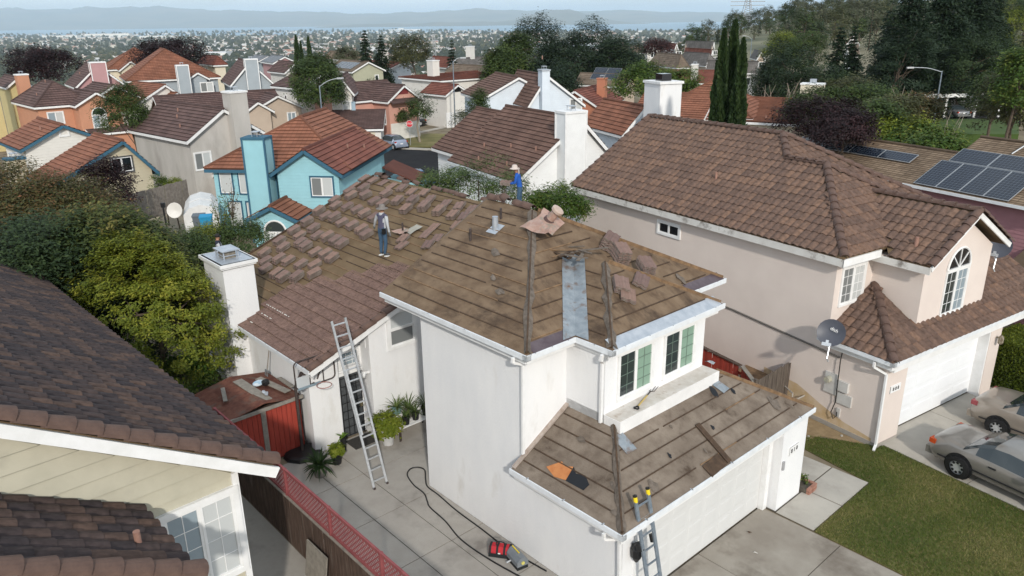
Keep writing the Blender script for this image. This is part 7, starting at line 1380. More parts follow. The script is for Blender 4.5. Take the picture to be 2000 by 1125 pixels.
place('globe_shrub', 'globe-shaped yellow-green shrub by the old board fence', 341, 372, 50, (.62, .6, .6), G_lime, n_cl=90, per=60, leaf=(.1, .05), spread=.12, trunk_r=.05, seed=120, cat='shrub'); place('globe_shrub', 'darker globe shrub left of the yellow-green one by the fence', 318, 370, 51, (.5, .5, .65), G_vine, n_cl=80, per=60, leaf=(.1, .05), spread=.12, trunk_r=.05, seed=121, cat='shrub')
# ================================================================== plain, bay, far hills
m_water = mat('bay_water', (.05, .17, .26), (.08, .21, .31), scale=.0008, rough=.35, stretch=(1, 6, 1)); me = MB(); me.q([(-40000, 6000, SEA), (40000, 6000, SEA), (40000, 60000, SEA), (-40000, 60000, SEA)]); me.build('water', m_water, kind='structure')
def ridge_line(name, D, depth, hfun, m, n=260, span=1.15):
    V = []; F = []; rows = 6
    for j in range(rows):
        f = j/(rows-1)
        for i in range(n):
            t = -span+2*span*i/(n-1); hh = hfun(t); V.append((t*(D+depth*f), D+depth*f+300*math.sin(i*.7+j), SEA-2+hh*math.sin(min(1, f*1.15)*math.pi/2)**1.2*(1+.05*math.sin(i*1.3+j*2.1))))
    for j in range(rows-1):
        for i in range(n-1): F.append((j*n+i, j*n+i+1, (j+1)*n+i+1, (j+1)*n+i))
    o = bpy.data.meshes.new(name); o.from_pydata(V, [], F); o.polygons.foreach_set('use_smooth', [True]*len(F)); o.materials.append(m); return link(name, o, kind='structure')
def fbm(t, s=0): return sum(math.sin(t*f+s*f*.7)*a for f, a in ((3.1, .3), (7.3, .24), (15.7, .16), (31, .10), (67, .06), (131, .03)))
m_hill = mat('far_hill', (.075, .085, .05), (.17, .145, .085), scale=.0009, rough=.95)
ridge_line('hills', 19500, 7000, lambda t: max(20, 300+260*sm(.15, -.7, t)+240*fbm(t, 1.3)-60*sm(.1, .5, t)), m_hill); ridge_line('hills', 15500, 2500, lambda t: max(0, 150*fbm(t*1.7, 4.0)+20)*sm(-.32, -.1, t)+max(0, 260*math.exp(-((t-.07)/.05)**2))*.8, m_hill)
# one hazy body of air round everything
hz = MB(); hz.box(-45000, 45000, -300, 62000, SEA-6, 720); m, nt, b = nodes('haze_air'); nt.nodes.remove(b); pv_ = nt.nodes.new('ShaderNodeVolumePrincipled'); pv_.inputs['Color'].default_value = (.74, .88, 1.0, 1); pv_.inputs['Density'].default_value = 5.4e-5; nt.links.new(pv_.outputs[0], nt.nodes['Material Output'].inputs['Volume']); hz.build('haze', m, kind='stuff')
# city on the plain
def gable_mesh(w_, l_, h_, k_):
    mb = MB(); x, y = w_/2, l_/2; r = h_+k_*x
    for a, b in (((-x, -y), (x, -y)), ((x, -y), (x, y)), ((x, y), (-x, y)), ((-x, y), (-x, -y))): mb.q([(a[0], a[1], 0), (b[0], b[1], 0), (b[0], b[1], h_), (a[0], a[1], h_)], 0)
    for s in (-1, 1): mb.q([(-x, s*y, h_), (x, s*y, h_), (0, s*y, r)], 0); mb.q([(s*x*1.1, -y*1.05, h_-.2), (s*x*1.1, y*1.05, h_-.2), (0, y*1.05, r+.1), (0, -y*1.05, r+.1)], 1)
    return mb
wallc = [(.74, .73, .70), (.66, .62, .55), (.60, .52, .44), (.70, .70, .72), (.55, .50, .46)]; roofc = [(.30, .26, .23), (.34, .16, .11), (.22, .21, .21), (.55, .54, .52), (.26, .17, .13)]
fw = [paint('far_wall_%d' % i, c) for i, c in enumerate(wallc)]; fr_ = [paint('far_roof_%d' % i, c) for i, c in enumerate(roofc)]
def city_pos(n, y0, y1, pw=1.0):
    px = rng.uniform(-250, 1420, n); py = y0+(y1-y0)*rng.random(n)**pw; yh = 39+(1000-px)*.0121; d = (CAMH-SEA-6)*1499/np.maximum(py-yh, 6); x = (px-1000)/1499*d*1.03; return x, d
x, d = city_pos(9000, 58, 172); ordr = np.argsort(d); x, d = x[ordr], d[ordr]; keep = (d > 720) & (d < 9800); x, d = x[keep], d[keep]
clus = np.sin(x*.0041+np.sin(d*.0023)*2)*np.sin(d*.0033+1.0+np.sin(x*.0019)); keep = clus > -.35+.0*d; x, d = x[keep], d[keep]
var = [gable_mesh(rng.uniform(8, 12), rng.uniform(11, 17), rng.uniform(3.5, 6), .4) for _ in range(6)]; vm = [[v.mesh('far_house', [fw[i % 5], fr_[(i*2+j) % 5]]) for j, v in enumerate(var)] for i in range(5)]
cn = ['white', 'beige', 'tan', 'pale grey', 'grey-brown']
for i in range(300):
    c = int(rng.integers(0, 5)); o = link('far_house', vm[c][int(rng.integers(0, 6))], None, loc=(x[i], d[i], ground_z(x[i], d[i])-.3), rz=rng.uniform(0, 3.1)); tag(o, 'small '+cn[c]+' house among the nearest roofs on the plain below the hill', 'house', cn[c]+' houses nearest on the plain')
V = []; F = []; MI = []
for i in range(300, len(x)):
    v = var[int(rng.integers(0, 6))]; a = rng.uniform(0, 3.1); ca, sa = math.cos(a), math.sin(a); s = rng.uniform(.8, 1.5)*(1+d[i]/14000); z = ground_z(x[i], d[i])-.3; b = len(V); cw_, cr_ = int(rng.integers(0, 5)), int(rng.integers(0, 5))
    V += [(x[i]+(p[0]*ca-p[1]*sa)*s, d[i]+(p[0]*sa+p[1]*ca)*s, z+p[2]*s) for p in v.v]; F += [tuple(k+b for k in f) for f in v.f]; MI += [cw_ if m_ == 0 else 5+cr_ for m_ in v.mi]
me = bpy.data.meshes.new('far_town'); me.from_pydata(V, [], F); [me.materials.append(q) for q in fw+fr_]; me.polygons.foreach_set('material_index', MI); tag(link('far_town', me), 'mass of pale house roofs covering the plain towards the bay', 'town', kind='stuff')
x, d = city_pos(15000, 57, 176); keep = (d > 600) & (d < 10200); x, d = x[keep], d[keep]; n = len(x)
bm = bmesh.new(); bmesh.ops.create_icosphere(bm, subdivisions=1, radius=1); iv = np.array([v.co[:] for v in bm.verts]); fi = np.array([[v.index for v in f.verts] for f in bm.faces]); bm.free()
s = rng.uniform(3.0, 7.5, n)*(1+d/9000); hgt = s*rng.uniform(.8, 1.4, n); z = np.array([ground_z(a, b) for a, b in zip(x, d)]); tri = iv[fi].reshape(-1, 3); jit = 1+rng.normal(0, .16, (n, len(iv)))
P = (iv[None]*jit[..., None])*np.stack([s, s, hgt], 1)[:, None, :]+np.stack([x, d, z+hgt*.7], 1)[:, None, :]; Vt = P[:, fi.ravel(), :].reshape(-1, 3); T = np.repeat(np.clip(rng.random(n)*.8+.2*np.sin(x*.004)*np.cos(d*.003), 0, 1), len(tri))
tag(link('far_trees', fast_quads('far_trees', Vt, T, [leaf_mat('leaf_far', (.022, .035, .016), (.055, .065, .028), (.14, .13, .05))], 3)), 'mass of trees between the houses on the plain', 'trees', kind='stuff')
def slab_building(label, px0, px1, py, h, d, m, name='warehouse', rm=None):
    a, b = at(px0, py, d), at(px1, py, d); z = ground_z((a.x+b.x)/2, d); t = thing(name, label, 'building', ((a.x+b.x)/2, d, z)); L = (b.x-a.x)/2; MB().box(-L, L, 0, 60, 0, h).build('wall', m, t); MB().box(-L-1, L+1, -1, 61, h, h+1.5).build('roof', rm or fw[3], t)
    for k in range(5): MB().box(-L+2*L*(k+.2)/5, -L+2*L*(k+.75)/5, -.6, 0, h*.3, h*.6).build('window_band', m_pane_b, t)
for i, (a, b, py, h, d, m, lab) in enumerate(((82, 150, 70, 22, 6500, fw[0], 'long white warehouse left on the far shore flats'), (165, 252, 68, 30, 6600, fw[0], 'longest white shoreline building with taller right end'), (150, 235, 75, 12, 5800, fw[2], 'low reddish shed in front of the long white building'), (272, 340, 71, 16, 6000, fw[0], 'white low building right of the shoreline warehouses'), (755, 822, 57, 18, 8200, fw[0], 'white block near the far shore in the centre'), (778, 788, 54, 34, 8000, fw[0], 'narrow taller white block beside the far centre building'), (1120, 1168, 73, 18, 2600, paint('blue_roof_wall', (.62, .72, .80)), 'large pale blue-roofed hall on the plain right of centre'), (398, 440, 96, 14, 2400, fw[0], 'white flat-roofed building on the plain behind the left houses'), (1010, 1040, 80, 12, 3600, fw[3], 'pale flat building on the plain in the centre'))): slab_building(lab, a, b, py, h, d, m)
# ================================================================== street furniture
def lamp(label, px, d, top_py, arm_px, arm_py, z=None, r=.075):
    b = foot(px, d, z); tp = at(px, top_py, d); e = at(arm_px, arm_py, d); H_ = tp.z-b.z; t = thing('street_lamp', label, 'street lamp', tuple(b)); MB().tube([(0, 0, 0), (0, 0, H_)], [r*1.3, r*.8], 8).build('pole', m_alug if d > 80 else m_alu, t); v = e-b; tip = Vector((v.x, v.y, v.z))
    MB().tube(spline([(0, 0, H_-.1), Vector((0, 0, H_)).lerp(tip, .5)+Vector((0, 0, .12)), tip], 4), r*.55, 6).build('arm', m_alu, t); dx_ = 1 if v.x > 0 else -1; MB().box(tip.x-.05 if dx_ > 0 else tip.x-.65, tip.x+.65 if dx_ > 0 else tip.x+.05, -.14, .14, tip.z-.08, tip.z+.08).build('lamp_head', m_alu, t); return t
lamp('grey street lamp in front of the round street tree', 636, 84, 167, 659, 153); lamp('tall street lamp on the far side of the street by the red fence', 891, 100, 120, 900, 113); lamp('street lamp with curved arm at the park side on the right', 1813, 84, 139, 1783, 132, z=1.5); lamp('small far street lamp right of the three cypresses', 628, 126, 90, 634, 86); lamp('small far street lamp among the tan roofs right of centre', 1222, 140, 86, 1216, 86); lamp('slim street lamp on the hill below the golden field', 1449, 190, 76, 1456, 70)
def pylon(label, px, d, top, z=None, w=3.2):
    b = foot(px, d, z); Hh = at(px, top, d).z-b.z; t = thing('power_pylon', label, 'pylon', tuple(b)); lv = [(0, w), (Hh*.5, w*.5), (Hh*.75, w*.32), (Hh, w*.2)]; mb = MB(); m_ = mat('pylon_steel', (.32, .33, .34), rough=.5)
    for sx in (-1, 1):
        for sy in (-1, 1): mb.tube([(sx*q/2*1, sy*q/2, z_) for z_, q in lv], .16 if d < 600 else .4, 4)
    for k in range(14):
        z_ = Hh*k/14; q = np.interp(z_, [a for a, _ in lv], [c for _, c in lv])/2; q2 = np.interp(z_+Hh/14, [a for a, _ in lv], [c for _, c in lv])/2
        mb.tube([(-q, -q, z_), (q2, -q2, z_+Hh/14)], .09 if d < 600 else .3, 4); mb.tube([(q, -q, z_), (-q2, -q2, z_+Hh/14)], .09 if d < 600 else .3, 4)
    o = mb.build('lattice_mast', m_, t); o['kind'] = 'stuff'
    for z_ in (.7, .82, .94): MB().bar((-w*1.1, 0, Hh*z_), (w*1.1, 0, Hh*z_), .3, .3).build('cross_arm', m_, t)
pylon('tall lattice pylon on the ridge right of centre', 1436, 420, -8, w=8); pylon('distant lattice pylon on the plain behind the centre houses', 857, 900, 66, w=10)
ss = thing('stop_sign', 'red octagonal stop sign at the street corner', 'stop sign', tuple(atz(802, 284, ZS+.1))); MB().tube([(0, 0, 0), (0, 0, 2.35)], .035, 6).build('post', m_alu, ss); o8 = [(.40*math.sin(R_(22.5+45*k)), .40*math.cos(R_(22.5+45*k))) for k in range(8)]
MB().slab([(a, -.05, 2.45+b) for a, b in o8], (0, -1, 0), .012).build('sign_rim', m_trim, ss); fc = MB().slab([(a*.93, -.056, 2.45+b*.93) for a, b in o8], (0, -1, 0), .01).build('sign_face', mat('stop_red', (.52, .02, .03), rough=.4), ss)
text_part(ss, 'STOP', .30, Matrix.Translation((0, -.064, 2.45)) @ Matrix(((1, 0, 0, 0), (0, 0, -1, 0), (0, 1, 0, 0), (0, 0, 0, 1))), m_trim, 'lettering', .006)
# yard things in front of the teal house
p = at(400, 441, 46); ws = thing('white_shed', 'small white metal barn-roofed shed beside the teal house', 'shed', (p.x, p.y, p.z), rz=R_(20)); gp_ = [(-.95, 0), (.95, 0), (.95, 1.35), (.62, 1.72), (0, 1.9), (-.62, 1.72), (-.95, 1.35)]
MB().slab([(a, -.9, b) for a, b in gp_], (0, -1, 0), -1.8).build('wall', mat('shed_white', (.70, .70, .69), (.62, .62, .61), scale=3, rough=.6), ws)
for (a, b), (c, e) in zip(gp_[2:6], gp_[3:7]): MB().obox((a, -1.0, b+.01), (c-a, 0, e-b), (0, 2.0, 0), (0, 0, .03)).build('roof_sheet', MATS['shed_white'], ws)
for x0 in (-.62, .02): MB().box(x0, x0+.6, -.93, -.9, .05, 1.3).build('door', m_trim, ws)
MB().box(-.03, .02, -.945, -.9, .05, 1.3).build('door_edge', paint('shed_red', (.25, .08, .07)), ws)
def bin_(label, px, py, d, m):
    p = at(px, py, d); t = thing('wheelie_bin', label, 'bin', tuple(p), rz=R_(15)); mb = MB(); q = [(-.24, -.28), (.24, -.28), (.24, .28), (-.24, .28)]; Q = [(a*1.2, b*1.2) for a, b in q]
    for i in range(4): j = (i+1) % 4; mb.q([(*q[i], .06), (*q[j], .06), (*Q[j], .95), (*Q[i], .95)])
    mb.build('body', m, t); MB().box(-.31, .31, -.36, .36, .95, 1.02).build('lid', m, t)
    for x_ in (-.22, .22): MB().lathe([(0, -.03), (.1, -.03), (.1, .03), (0, .03)], 10, (x_, .26, .1), axis='x').build('wheel', m_black, t)
bin_('blue wheeled recycling bin in front of the white shed', 407, 458, 38.5, paint('bin_blue', (.02, .25, .46))); bin_('dark grey wheeled bin beside the blue bin', 393, 456, 38.8, paint('bin_grey', (.12, .14, .16)))
p = at(345, 425, 43); t = thing('old_dish', 'pale round disc leaning on the old board fence', 'disc', tuple(p)); MB().lathe([(.001, 0), (.3, .05), (.45, .14), (.44, .16), (.001, .03)], 16).build('disc', m_offw, t).matrix_basis = Matrix.Translation((0, 0, .42)) @ Matrix.Rotation(R_(75), 4, 'X')
p = at(331, 470, 35); t = thing('yard_post', 'black post with bracket standing in the dirt yard', 'post', tuple(p)); MB().tube([(0, 0, 0), (-.05, 0, 1.75)], .04, 6).build('pole', m_black, t); MB().box(-.12, .06, -.05, .05, 1.6, 1.82).build('bracket', m_black, t)
a_, b_ = at(212, 440, 42), at(372, 398, 48); a_.z = b_.z = 0; gzf = at(300, 420, 45).z-.2; board_fence('old_fence', 'old weathered board fence behind the dirt yard', Matrix.Identity(4), a_, b_, 1.75, mat('old_grey_wood', (.16, .135, .115), (.24, .21, .18), scale=6, rough=.9), z0=gzf, bw=.16)
a_, b_ = atz(835, 200, ZS), atz(905, 208, ZS); board_fence('red_street_fence', 'reddish-brown board fence along the lawn across the street', Matrix.Identity(4), a_, b_, 1.7, paint('fence_redbrown', (.20, .055, .035)), z0=ZS, bw=.3)
p = atz(908, 292, ZS); rp_ = thing('red_planter', 'tall red planter box with spiky plant at the white house corner', 'planter', tuple(p)); MB().box(-.45, .45, -.4, .4, 0, 1.5).build('box', paint('planter_red', (.36, .03, .03)), rp_)
V, T = leaves(*(lambda P, N, T, cc: (P+np.array([0, 0, 1.8]), N))(*crown_pts(30, 10, (.5, .5, .4), .1)), .4, .07, rng.random(300)); link('foliage', fast_quads('foliage', V, T, [G_mid]), rp_)
# ================================================================== cars
def car(name, label, M4, L=4.5, Wd=1.8, Hh=1.38, belt=.88, hood=.86, trunk=.92, xs=(.95, 1.6, 2.55, 3.3), body=None, lights=(.45, .03, .015), wheel=.32, nose=.1, group=None, detail=True, rims=None):
    """x forward from the rear bumper, y left, z up"""
    t = thing(name, label, 'car', mtx=M4, group=group); r0, r1, f1, f0 = xs; hw = Wd/2; m_gl = glass_mat('car_glass', (.03, .04, .045), .04); m_tr = mat('car_trim', (.02, .02, .022), rough=.5)
    st = [(0, .42, .62, trunk-.14, .80), (.06, .30, .62, trunk-.08, .90), (.22, .22, .66, trunk-.01, .965), (.55, .2, belt, trunk+.02, .99), (r0, .2, belt+.02, trunk+.03, 1.0), ((r0+r1)/2, .2, belt+.03, (trunk+.03+Hh)/2+.035, 1.0), (r1, .2, belt+.03, Hh-.02, 1.0), ((r1+f1)/2, .2, belt+.02, Hh, 1.0), (f1, .2, belt, Hh-.03, 1.0), ((f1+f0)/2, .2, belt-.01, (Hh-.03+hood)/2+.03, 1.0), (f0, .2, belt-.02, hood+.04, .995), ((f0+L)/2, .2, hood-.05, hood, .985), (L-.3, .2, hood-.12, hood-.06, .95), (L-.08, .25, .55, hood-.16, .86), (L, .35, .5, hood-.28, .76)]
    rings = []
    for i, (x, zb, zbelt, zt, wf) in enumerate(st):
        w_ = hw*wf; cab = 4 <= i <= 10; c = (zt-zbelt); tw = w_*(.98-(.34*min(1, max(0, c)/.5) if cab else .10)); zs = zt-(.05 if cab else .035)
        half = [(0, zb), (w_*.82, zb), (w_*.965, zb+.10), (w_, (zb+zbelt)/2+.03), (w_*.985, zbelt-.04), (w_*.955, zbelt), (tw+.0, max(zs-.03, zbelt+.002)), (tw*.86, zt-.012 if cab else zt-.01), (tw*.45, zt), (0, zt+.005)]
        rings.append([(x, y, z) for y, z in half]+[(x, -y, z) for y, z in reversed(half[1:-1])])
    n = len(rings[0]); mb = MB(); gl = {}
    for i in range(len(rings)-1):
        for k in range(n):
            k2 = (k+1) % n; P = [rings[i][k], rings[i][k2], rings[i+1][k2], rings[i+1][k]]; sd = k if k < 9 else n-1-k; part = None
            if sd == 5 and 5 <= i <= 8: part = 'side_window'
            if sd in (6, 7, 8) and i in (4, 5): part = 'rear_window'
            if sd in (6, 7, 8) and i in (8, 9): part = 'windscreen'
            if sd == 5 and i in (4, 9): part = None
            if part: key = (part, k < 9) if part == 'side_window' else (part, 0); gl.setdefault(key, []).append(P)
            mb.v += P; b = len(mb.v)-4; mb.f.append((b, b+1, b+2, b+3)); mb.mi.append(0); mb.uv.append([(0, 0)]*4)
    for e in (0, -1): mb.q(rings[e])
    me = mb.mesh('body', body); bm = bmesh.new(); bm.from_mesh(me); bmesh.ops.remove_doubles(bm, verts=bm.verts, dist=.0005); bmesh.ops.recalc_face_normals(bm, faces=bm.faces); bm.to_mesh(me); bm.free(); me.polygons.foreach_set('use_smooth', [True]*len(me.polygons)); bo = link('body', me, t)
    for (part, s), Ps in gl.items():
        g = MB()
        for P in Ps:
            c = sum((Vector(p) for p in P), Vector())/4; nn = (Vector(P[1])-Vector(P[0])).cross(Vector(P[3])-Vector(P[0]))
            if nn.length < 1e-6: continue
            nn.normalize(); ctr = Vector((c.x, 0, .6)); nn = nn if nn.dot(c-ctr) > 0 else -nn; g.q([Vector(p)+nn*.008 for p in P])
        g.build(part, m_gl, t, smooth=False)
    def face_box(nm, m, *a): return MB().box(*a).build(nm, m, t)
    for s in (-1, 1):
        y0_ = s*hw*.905; face_box('tail_light', mat('tail_%s' % str(lights), lights, tuple(x*.7 for x in lights), scale=8, rough=.25), .012, .2, min(y0_, y0_-s*.24), max(y0_, y0_-s*.24), trunk-.26, trunk-.12); face_box('headlight', m_trim, L-.2, L-.02, min(y0_*.92, y0_*.92-s*.3), max(y0_*.92, y0_*.92-s*.3), hood-.33, hood-.2)
        if detail: face_box('mirror', body, f0-.35, f0-.15, min(s*hw*.98, s*(hw*.98+.2)), max(s*hw*.98, s*(hw*.98+.2)), belt+.0, belt+.14); face_box('door_handle', m_tr, (r1+f1)/2-.35, (r1+f1)/2-.15, min(s*hw*.985, s*(hw*.985+.03)), max(s*hw*.985, s*(hw*.985+.03)), belt-.14, belt-.10); face_box('side_moulding', m_tr, .35, L-.45, min(s*hw*.995, s*(hw*.995+.012)), max(s*hw*.995, s*(hw*.995+.012)), .42, .46)
    face_box('rear_bumper', body, -.06, .2, -hw*.88, hw*.88, .3, .52); face_box('number_plate', m_trim, -.015, .02, -.17, .17, .6, .72)
    for x in (xs[0]-.02+.0, L-.86):
        for s in (-1, 1):
            c = (x, s*(hw-.02), wheel)
            MB().lathe([(0, -.02), (wheel+.07, -.02), (wheel+.07, .03), (0, .03)], 24, (x, s*hw*.985, wheel+.02), axis='y').build('wheel_well_shade', m_black, t)  # black disc stands in for the shade of the wheel well
            wo_ = MB().lathe([(wheel*.62, -.11), (wheel, -.09), (wheel, .05), (wheel*.62, .06)], 24, (x, s*(hw-.01), wheel), axis='y').build('wheel', m_black, t)
            sgn = s; MB().lathe([(.001, .055*sgn), (wheel*.5, .06*sgn), (wheel*.66, .05*sgn), (wheel*.68, .0)], 24, (x, s*(hw-.01), wheel), axis='y').build('rim', rims or m_alu, wo_)
            if detail:
                for k in range(8): a = 2*math.pi*k/8; MB().lathe([(.001, .066*sgn), (wheel*.12, .066*sgn), (wheel*.12, .05*sgn)], 8, (x+wheel*.45*math.cos(a), s*(hw-.01), wheel+wheel*.45*math.sin(a)), axis='y').build('rim_hole_shade', m_black, wo_)  # small black discs stand in for the shade inside the rim holes
    return t
def cpaint(n, c, metal=.35): return mat(n, c, tuple(x*.9 for x in c), scale=2, rough=.28, metal=metal, coat=.6)
m_sil = cpaint('taupe_silver', (.24, .225, .205)); m_sil2 = cpaint('champagne_silver', (.33, .285, .24))
car('coupe', 'grey-silver two-door coupe with orange tail lights on the driveway', FR @ Matrix.Translation((1.28, 1.32, .015)) @ Matrix.Rotation(R_(-1.5), 4, 'Z'), L=4.5, Wd=1.81, Hh=1.30, belt=.86, hood=.84, trunk=.92, xs=(1.0, 1.72, 2.5, 3.2), body=m_sil, lights=(.55, .08, .02), wheel=.33)
car('sedan', 'champagne sedan with rounded tail behind the grey coupe', FR @ Matrix.Translation((.75, 4.55, .015)) @ Matrix.Rotation(R_(2), 4, 'Z'), L=4.7, Wd=1.82, Hh=1.40, belt=.93, hood=.88, trunk=1.0, xs=(.95, 1.75, 2.7, 3.5), body=m_sil2, lights=(.35, .08, .09), wheel=.31)
def bgcar(label, px, py, d, yaw, c, name='car', z=None, **k):
    p = atz(px, py, ZS) if z is None else at(px, py, d); car(name, label, Matrix.Translation((p.x, p.y, (ZS+.01) if z is None else z)) @ Matrix.Rotation(R_(yaw), 4, 'Z') @ Matrix.Translation((-2.2, 0, 0)), body=cpaint('car_'+label[:18].replace(' ', '_'), c), detail=False, **k)
bgcar('silver-blue hatchback parked at the kerb by the stop sign', 766, 288, 0, 128, (.33, .38, .48), name='hatchback', Hh=1.48, trunk=1.05, xs=(.35, 1.1, 2.6, 3.5)); bgcar('black car parked in the salmon house drive behind the young tree', 800, 246, 0, 205, (.02, .022, .03)); bgcar('dark blue car on the white garage drive', 712, 252, 0, 120, (.02, .025, .04)); bgcar('silver sedan facing the camera across the street', 895, 235, 0, 250, (.32, .33, .33)); bgcar('dark blue car by the red fence across the street', 918, 213, 0, 190, (.03, .05, .09)); bgcar('grey people carrier in front of the garage wing', 921, 205, 0, 160, (.32, .35, .40), name='van', Hh=1.7, belt=1.0, hood=1.0, trunk=1.05, xs=(.2, .5, 3.0, 3.9))
bgcar('dark green car half hidden by shrubs at the near kerb', 935, 250, 0, 130, (.03, .05, .05)); bgcar('blue pickup cab beyond the roof ridge', 803, 372, 0, 20, (.10, .20, .36), name='pickup', Hh=1.75, belt=1.05, hood=1.02, trunk=1.0, xs=(1.8, 2.2, 3.2, 3.8))
for lab, px, d, c, yw in (('silver van parked below the dark centre clump', 1133, 118, (.36, .37, .38), 175), ('dark van left of the silver van below the centre clump', 1112, 119, (.03, .035, .05), 170), ('black car in front of the silver van below the centre clump', 1152, 108, (.02, .02, .025), 200)):
    q = foot(px, d); bgcar(lab, px, 160, d, yw, c, name='van' if 'van' in lab else 'car', z=q.z, Hh=1.7 if 'van' in lab else 1.4)
bgcar('grey car parked under the carport', 1862, 205, 90, 95, (.2, .2, .21), z=1.46); bgcar('dark car at the left edge beside the beige chimney', -2, 345, 50, 60, (.03, .03, .04), z=-1)
sheet('far_parking', gpoly([(1095, 172), (1180, 176), (1180, 160), (1095, 158)], -1), -.9, m_asph)
# ================================================================== people
def person(name, label, M4, J, R, bones, mats, extra=()):
    """J joints, R radii, bones (a, b, material index); one continuous skinned body"""
    ks = list(J); idx = {k: i for i, k in enumerate(ks)}; me = bpy.data.meshes.new('body'); me.from_pydata([J[k] for k in ks], [(idx[a], idx[b]) for a, b, _ in bones], []); o = bpy.data.objects.new('body', me); COL.objects.link(o)
    m1 = o.modifiers.new('s', 'SKIN'); m1.use_smooth_shade = True; m2 = o.modifiers.new('u', 'SUBSURF'); m2.levels = 2; m2.render_levels = 2
    for i, k in enumerate(ks):
        r = R[k]; me.skin_vertices[0].data[i].radius = r if isinstance(r, tuple) else (r, r); me.skin_vertices[0].data[i].use_root = k == 'pelvis'
    dg = bpy.context.evaluated_depsgraph_get(); dg.update(); nm = bpy.data.meshes.new_from_object(o.evaluated_get(dg)); bpy.data.objects.remove(o); nm.name = 'body'; nm.materials.clear(); [nm.materials.append(m) for m in mats]
    seg = [(np.array(J[a]), np.array(J[b]), mi) for a, b, mi in bones]
    for p in nm.polygons:
        c = np.array(p.center); best = (9, 0)
        for a, b, mi in seg:
            d = b-a; t = np.clip(np.dot(c-a, d)/max(np.dot(d, d), 1e-9), 0, 1); q = np.linalg.norm(c-(a+d*t)); best = min(best, (q, mi))
        p.material_index = best[1]
    t = thing(name, label, 'person', mtx=M4); link('body', nm, t); return t
def std(armL, armR, legL, legR, lean=0.0, head=(0, 0)):
    J = {'pelvis': (0, 0, .92), 'waist': (0, lean*.3, 1.06), 'chest': (0, lean*.7, 1.28), 'neckb': (0, lean, 1.42), 'neck': (0, lean+.01, 1.49), 'head': (head[0]*.5, lean+.03+head[1]*.5, 1.58), 'crown': (head[0], lean+.03+head[1], 1.67)}
    R = {'pelvis': (.155, .115), 'waist': (.145, .105), 'chest': (.17, .115), 'neckb': (.085, .07), 'neck': .055, 'head': (.078, .095), 'crown': (.062, .075)}
    B = [('pelvis', 'waist', 1), ('waist', 'chest', 1), ('chest', 'neckb', 1), ('neckb', 'neck', 3), ('neck', 'head', 3), ('head', 'crown', 3)]
    for s, (e, w_) in (('L', armL), ('R', armR)):
        x = -.2 if s == 'L' else .2; e, w_ = Vector(e), Vector(w_); hd_ = (w_-e).normalized()
        J['sh'+s] = (x, lean*.9, 1.39); J['el'+s] = tuple(e); J['wr'+s] = tuple(w_); J['pa'+s] = tuple(w_+hd_*.075); R.update({'sh'+s: .068, 'el'+s: .047, 'wr'+s: .034, 'pa'+s: (.042, .028)}); B += [('neckb', 'sh'+s, 1), ('sh'+s, 'el'+s, 2), ('el'+s, 'wr'+s, 2), ('wr'+s, 'pa'+s, 4)]
        side = hd_.cross(Vector((0, 1, 0.2))).normalized()
        for q, (off, ln) in enumerate(((-.033, .07), (-.012, .085), (.012, .08), (.032, .06))): J['f%d%s' % (q, s)] = tuple(w_+hd_*(.075+ln)+side*off+Vector((0, .012, 0))); R['f%d%s' % (q, s)] = .009; B.append(('pa'+s, 'f%d%s' % (q, s), 4))
        J['th'+s] = tuple(w_+hd_*.06+side*-.055+Vector((0, .03, 0))); R['th'+s] = .010; B.append(('wr'+s, 'th'+s, 4))
    for s, (kn, an, to) in (('L', legL), ('R', legR)):
        x = -.095 if s == 'L' else .095; J['hp'+s] = (x, 0, .86); J['kn'+s] = kn; J['an'+s] = an; J['to'+s] = to; R.update({'hp'+s: .092, 'kn'+s: .066, 'an'+s: .05, 'to'+s: (.045, .035)}); B += [('pelvis', 'hp'+s, 0), ('hp'+s, 'kn'+s, 0), ('kn'+s, 'an'+s, 0), ('an'+s, 'to'+s, 5)]
    return J, R, B
m_jean = mat('denim', (.035, .075, .13), (.05, .10, .165), scale=9, rough=.9); m_vest = mat('slate_vest', (.075, .075, .12), (.095, .09, .14), scale=8, rough=.9); m_slv = mat('grey_sleeve', (.40, .42, .45), (.48, .5, .52), scale=8, rough=.9); m_skin = mat('skin', (.36, .19, .12), (.40, .22, .145), scale=9, rough=.55); m_glove = mat('work_glove', (.10, .11, .12), (.2, .2, .21), scale=12, rough=.9); m_shoe = mat('shoe', (.02, .02, .022), (.10, .10, .10), scale=20, rough=.7); m_hat = mat('hat_grey', (.16, .14, .13), (.21, .19, .175), scale=10, rough=.9); m_blueS = mat('blue_shirt', (.012, .075, .34), (.018, .10, .42), scale=5, rough=.85); m_hair = mat('dark_hair', (.012, .010, .009), rough=.7); m_hat2 = mat('hat_cream', (.52, .44, .40), (.58, .5, .46), scale=8, rough=.9)
def hat(t, c, m, brim=.2, r=.1):
    MB().lathe([(.001, .115), (r*.7, .11), (r*.95, .07), (r*1.03, 0), (brim*.8, -.012), (brim, -.03), (brim*.98, -.036), (r*.95, -.012), (r*.9, .0)], 18, c).build('hat', m, t, smooth=True)
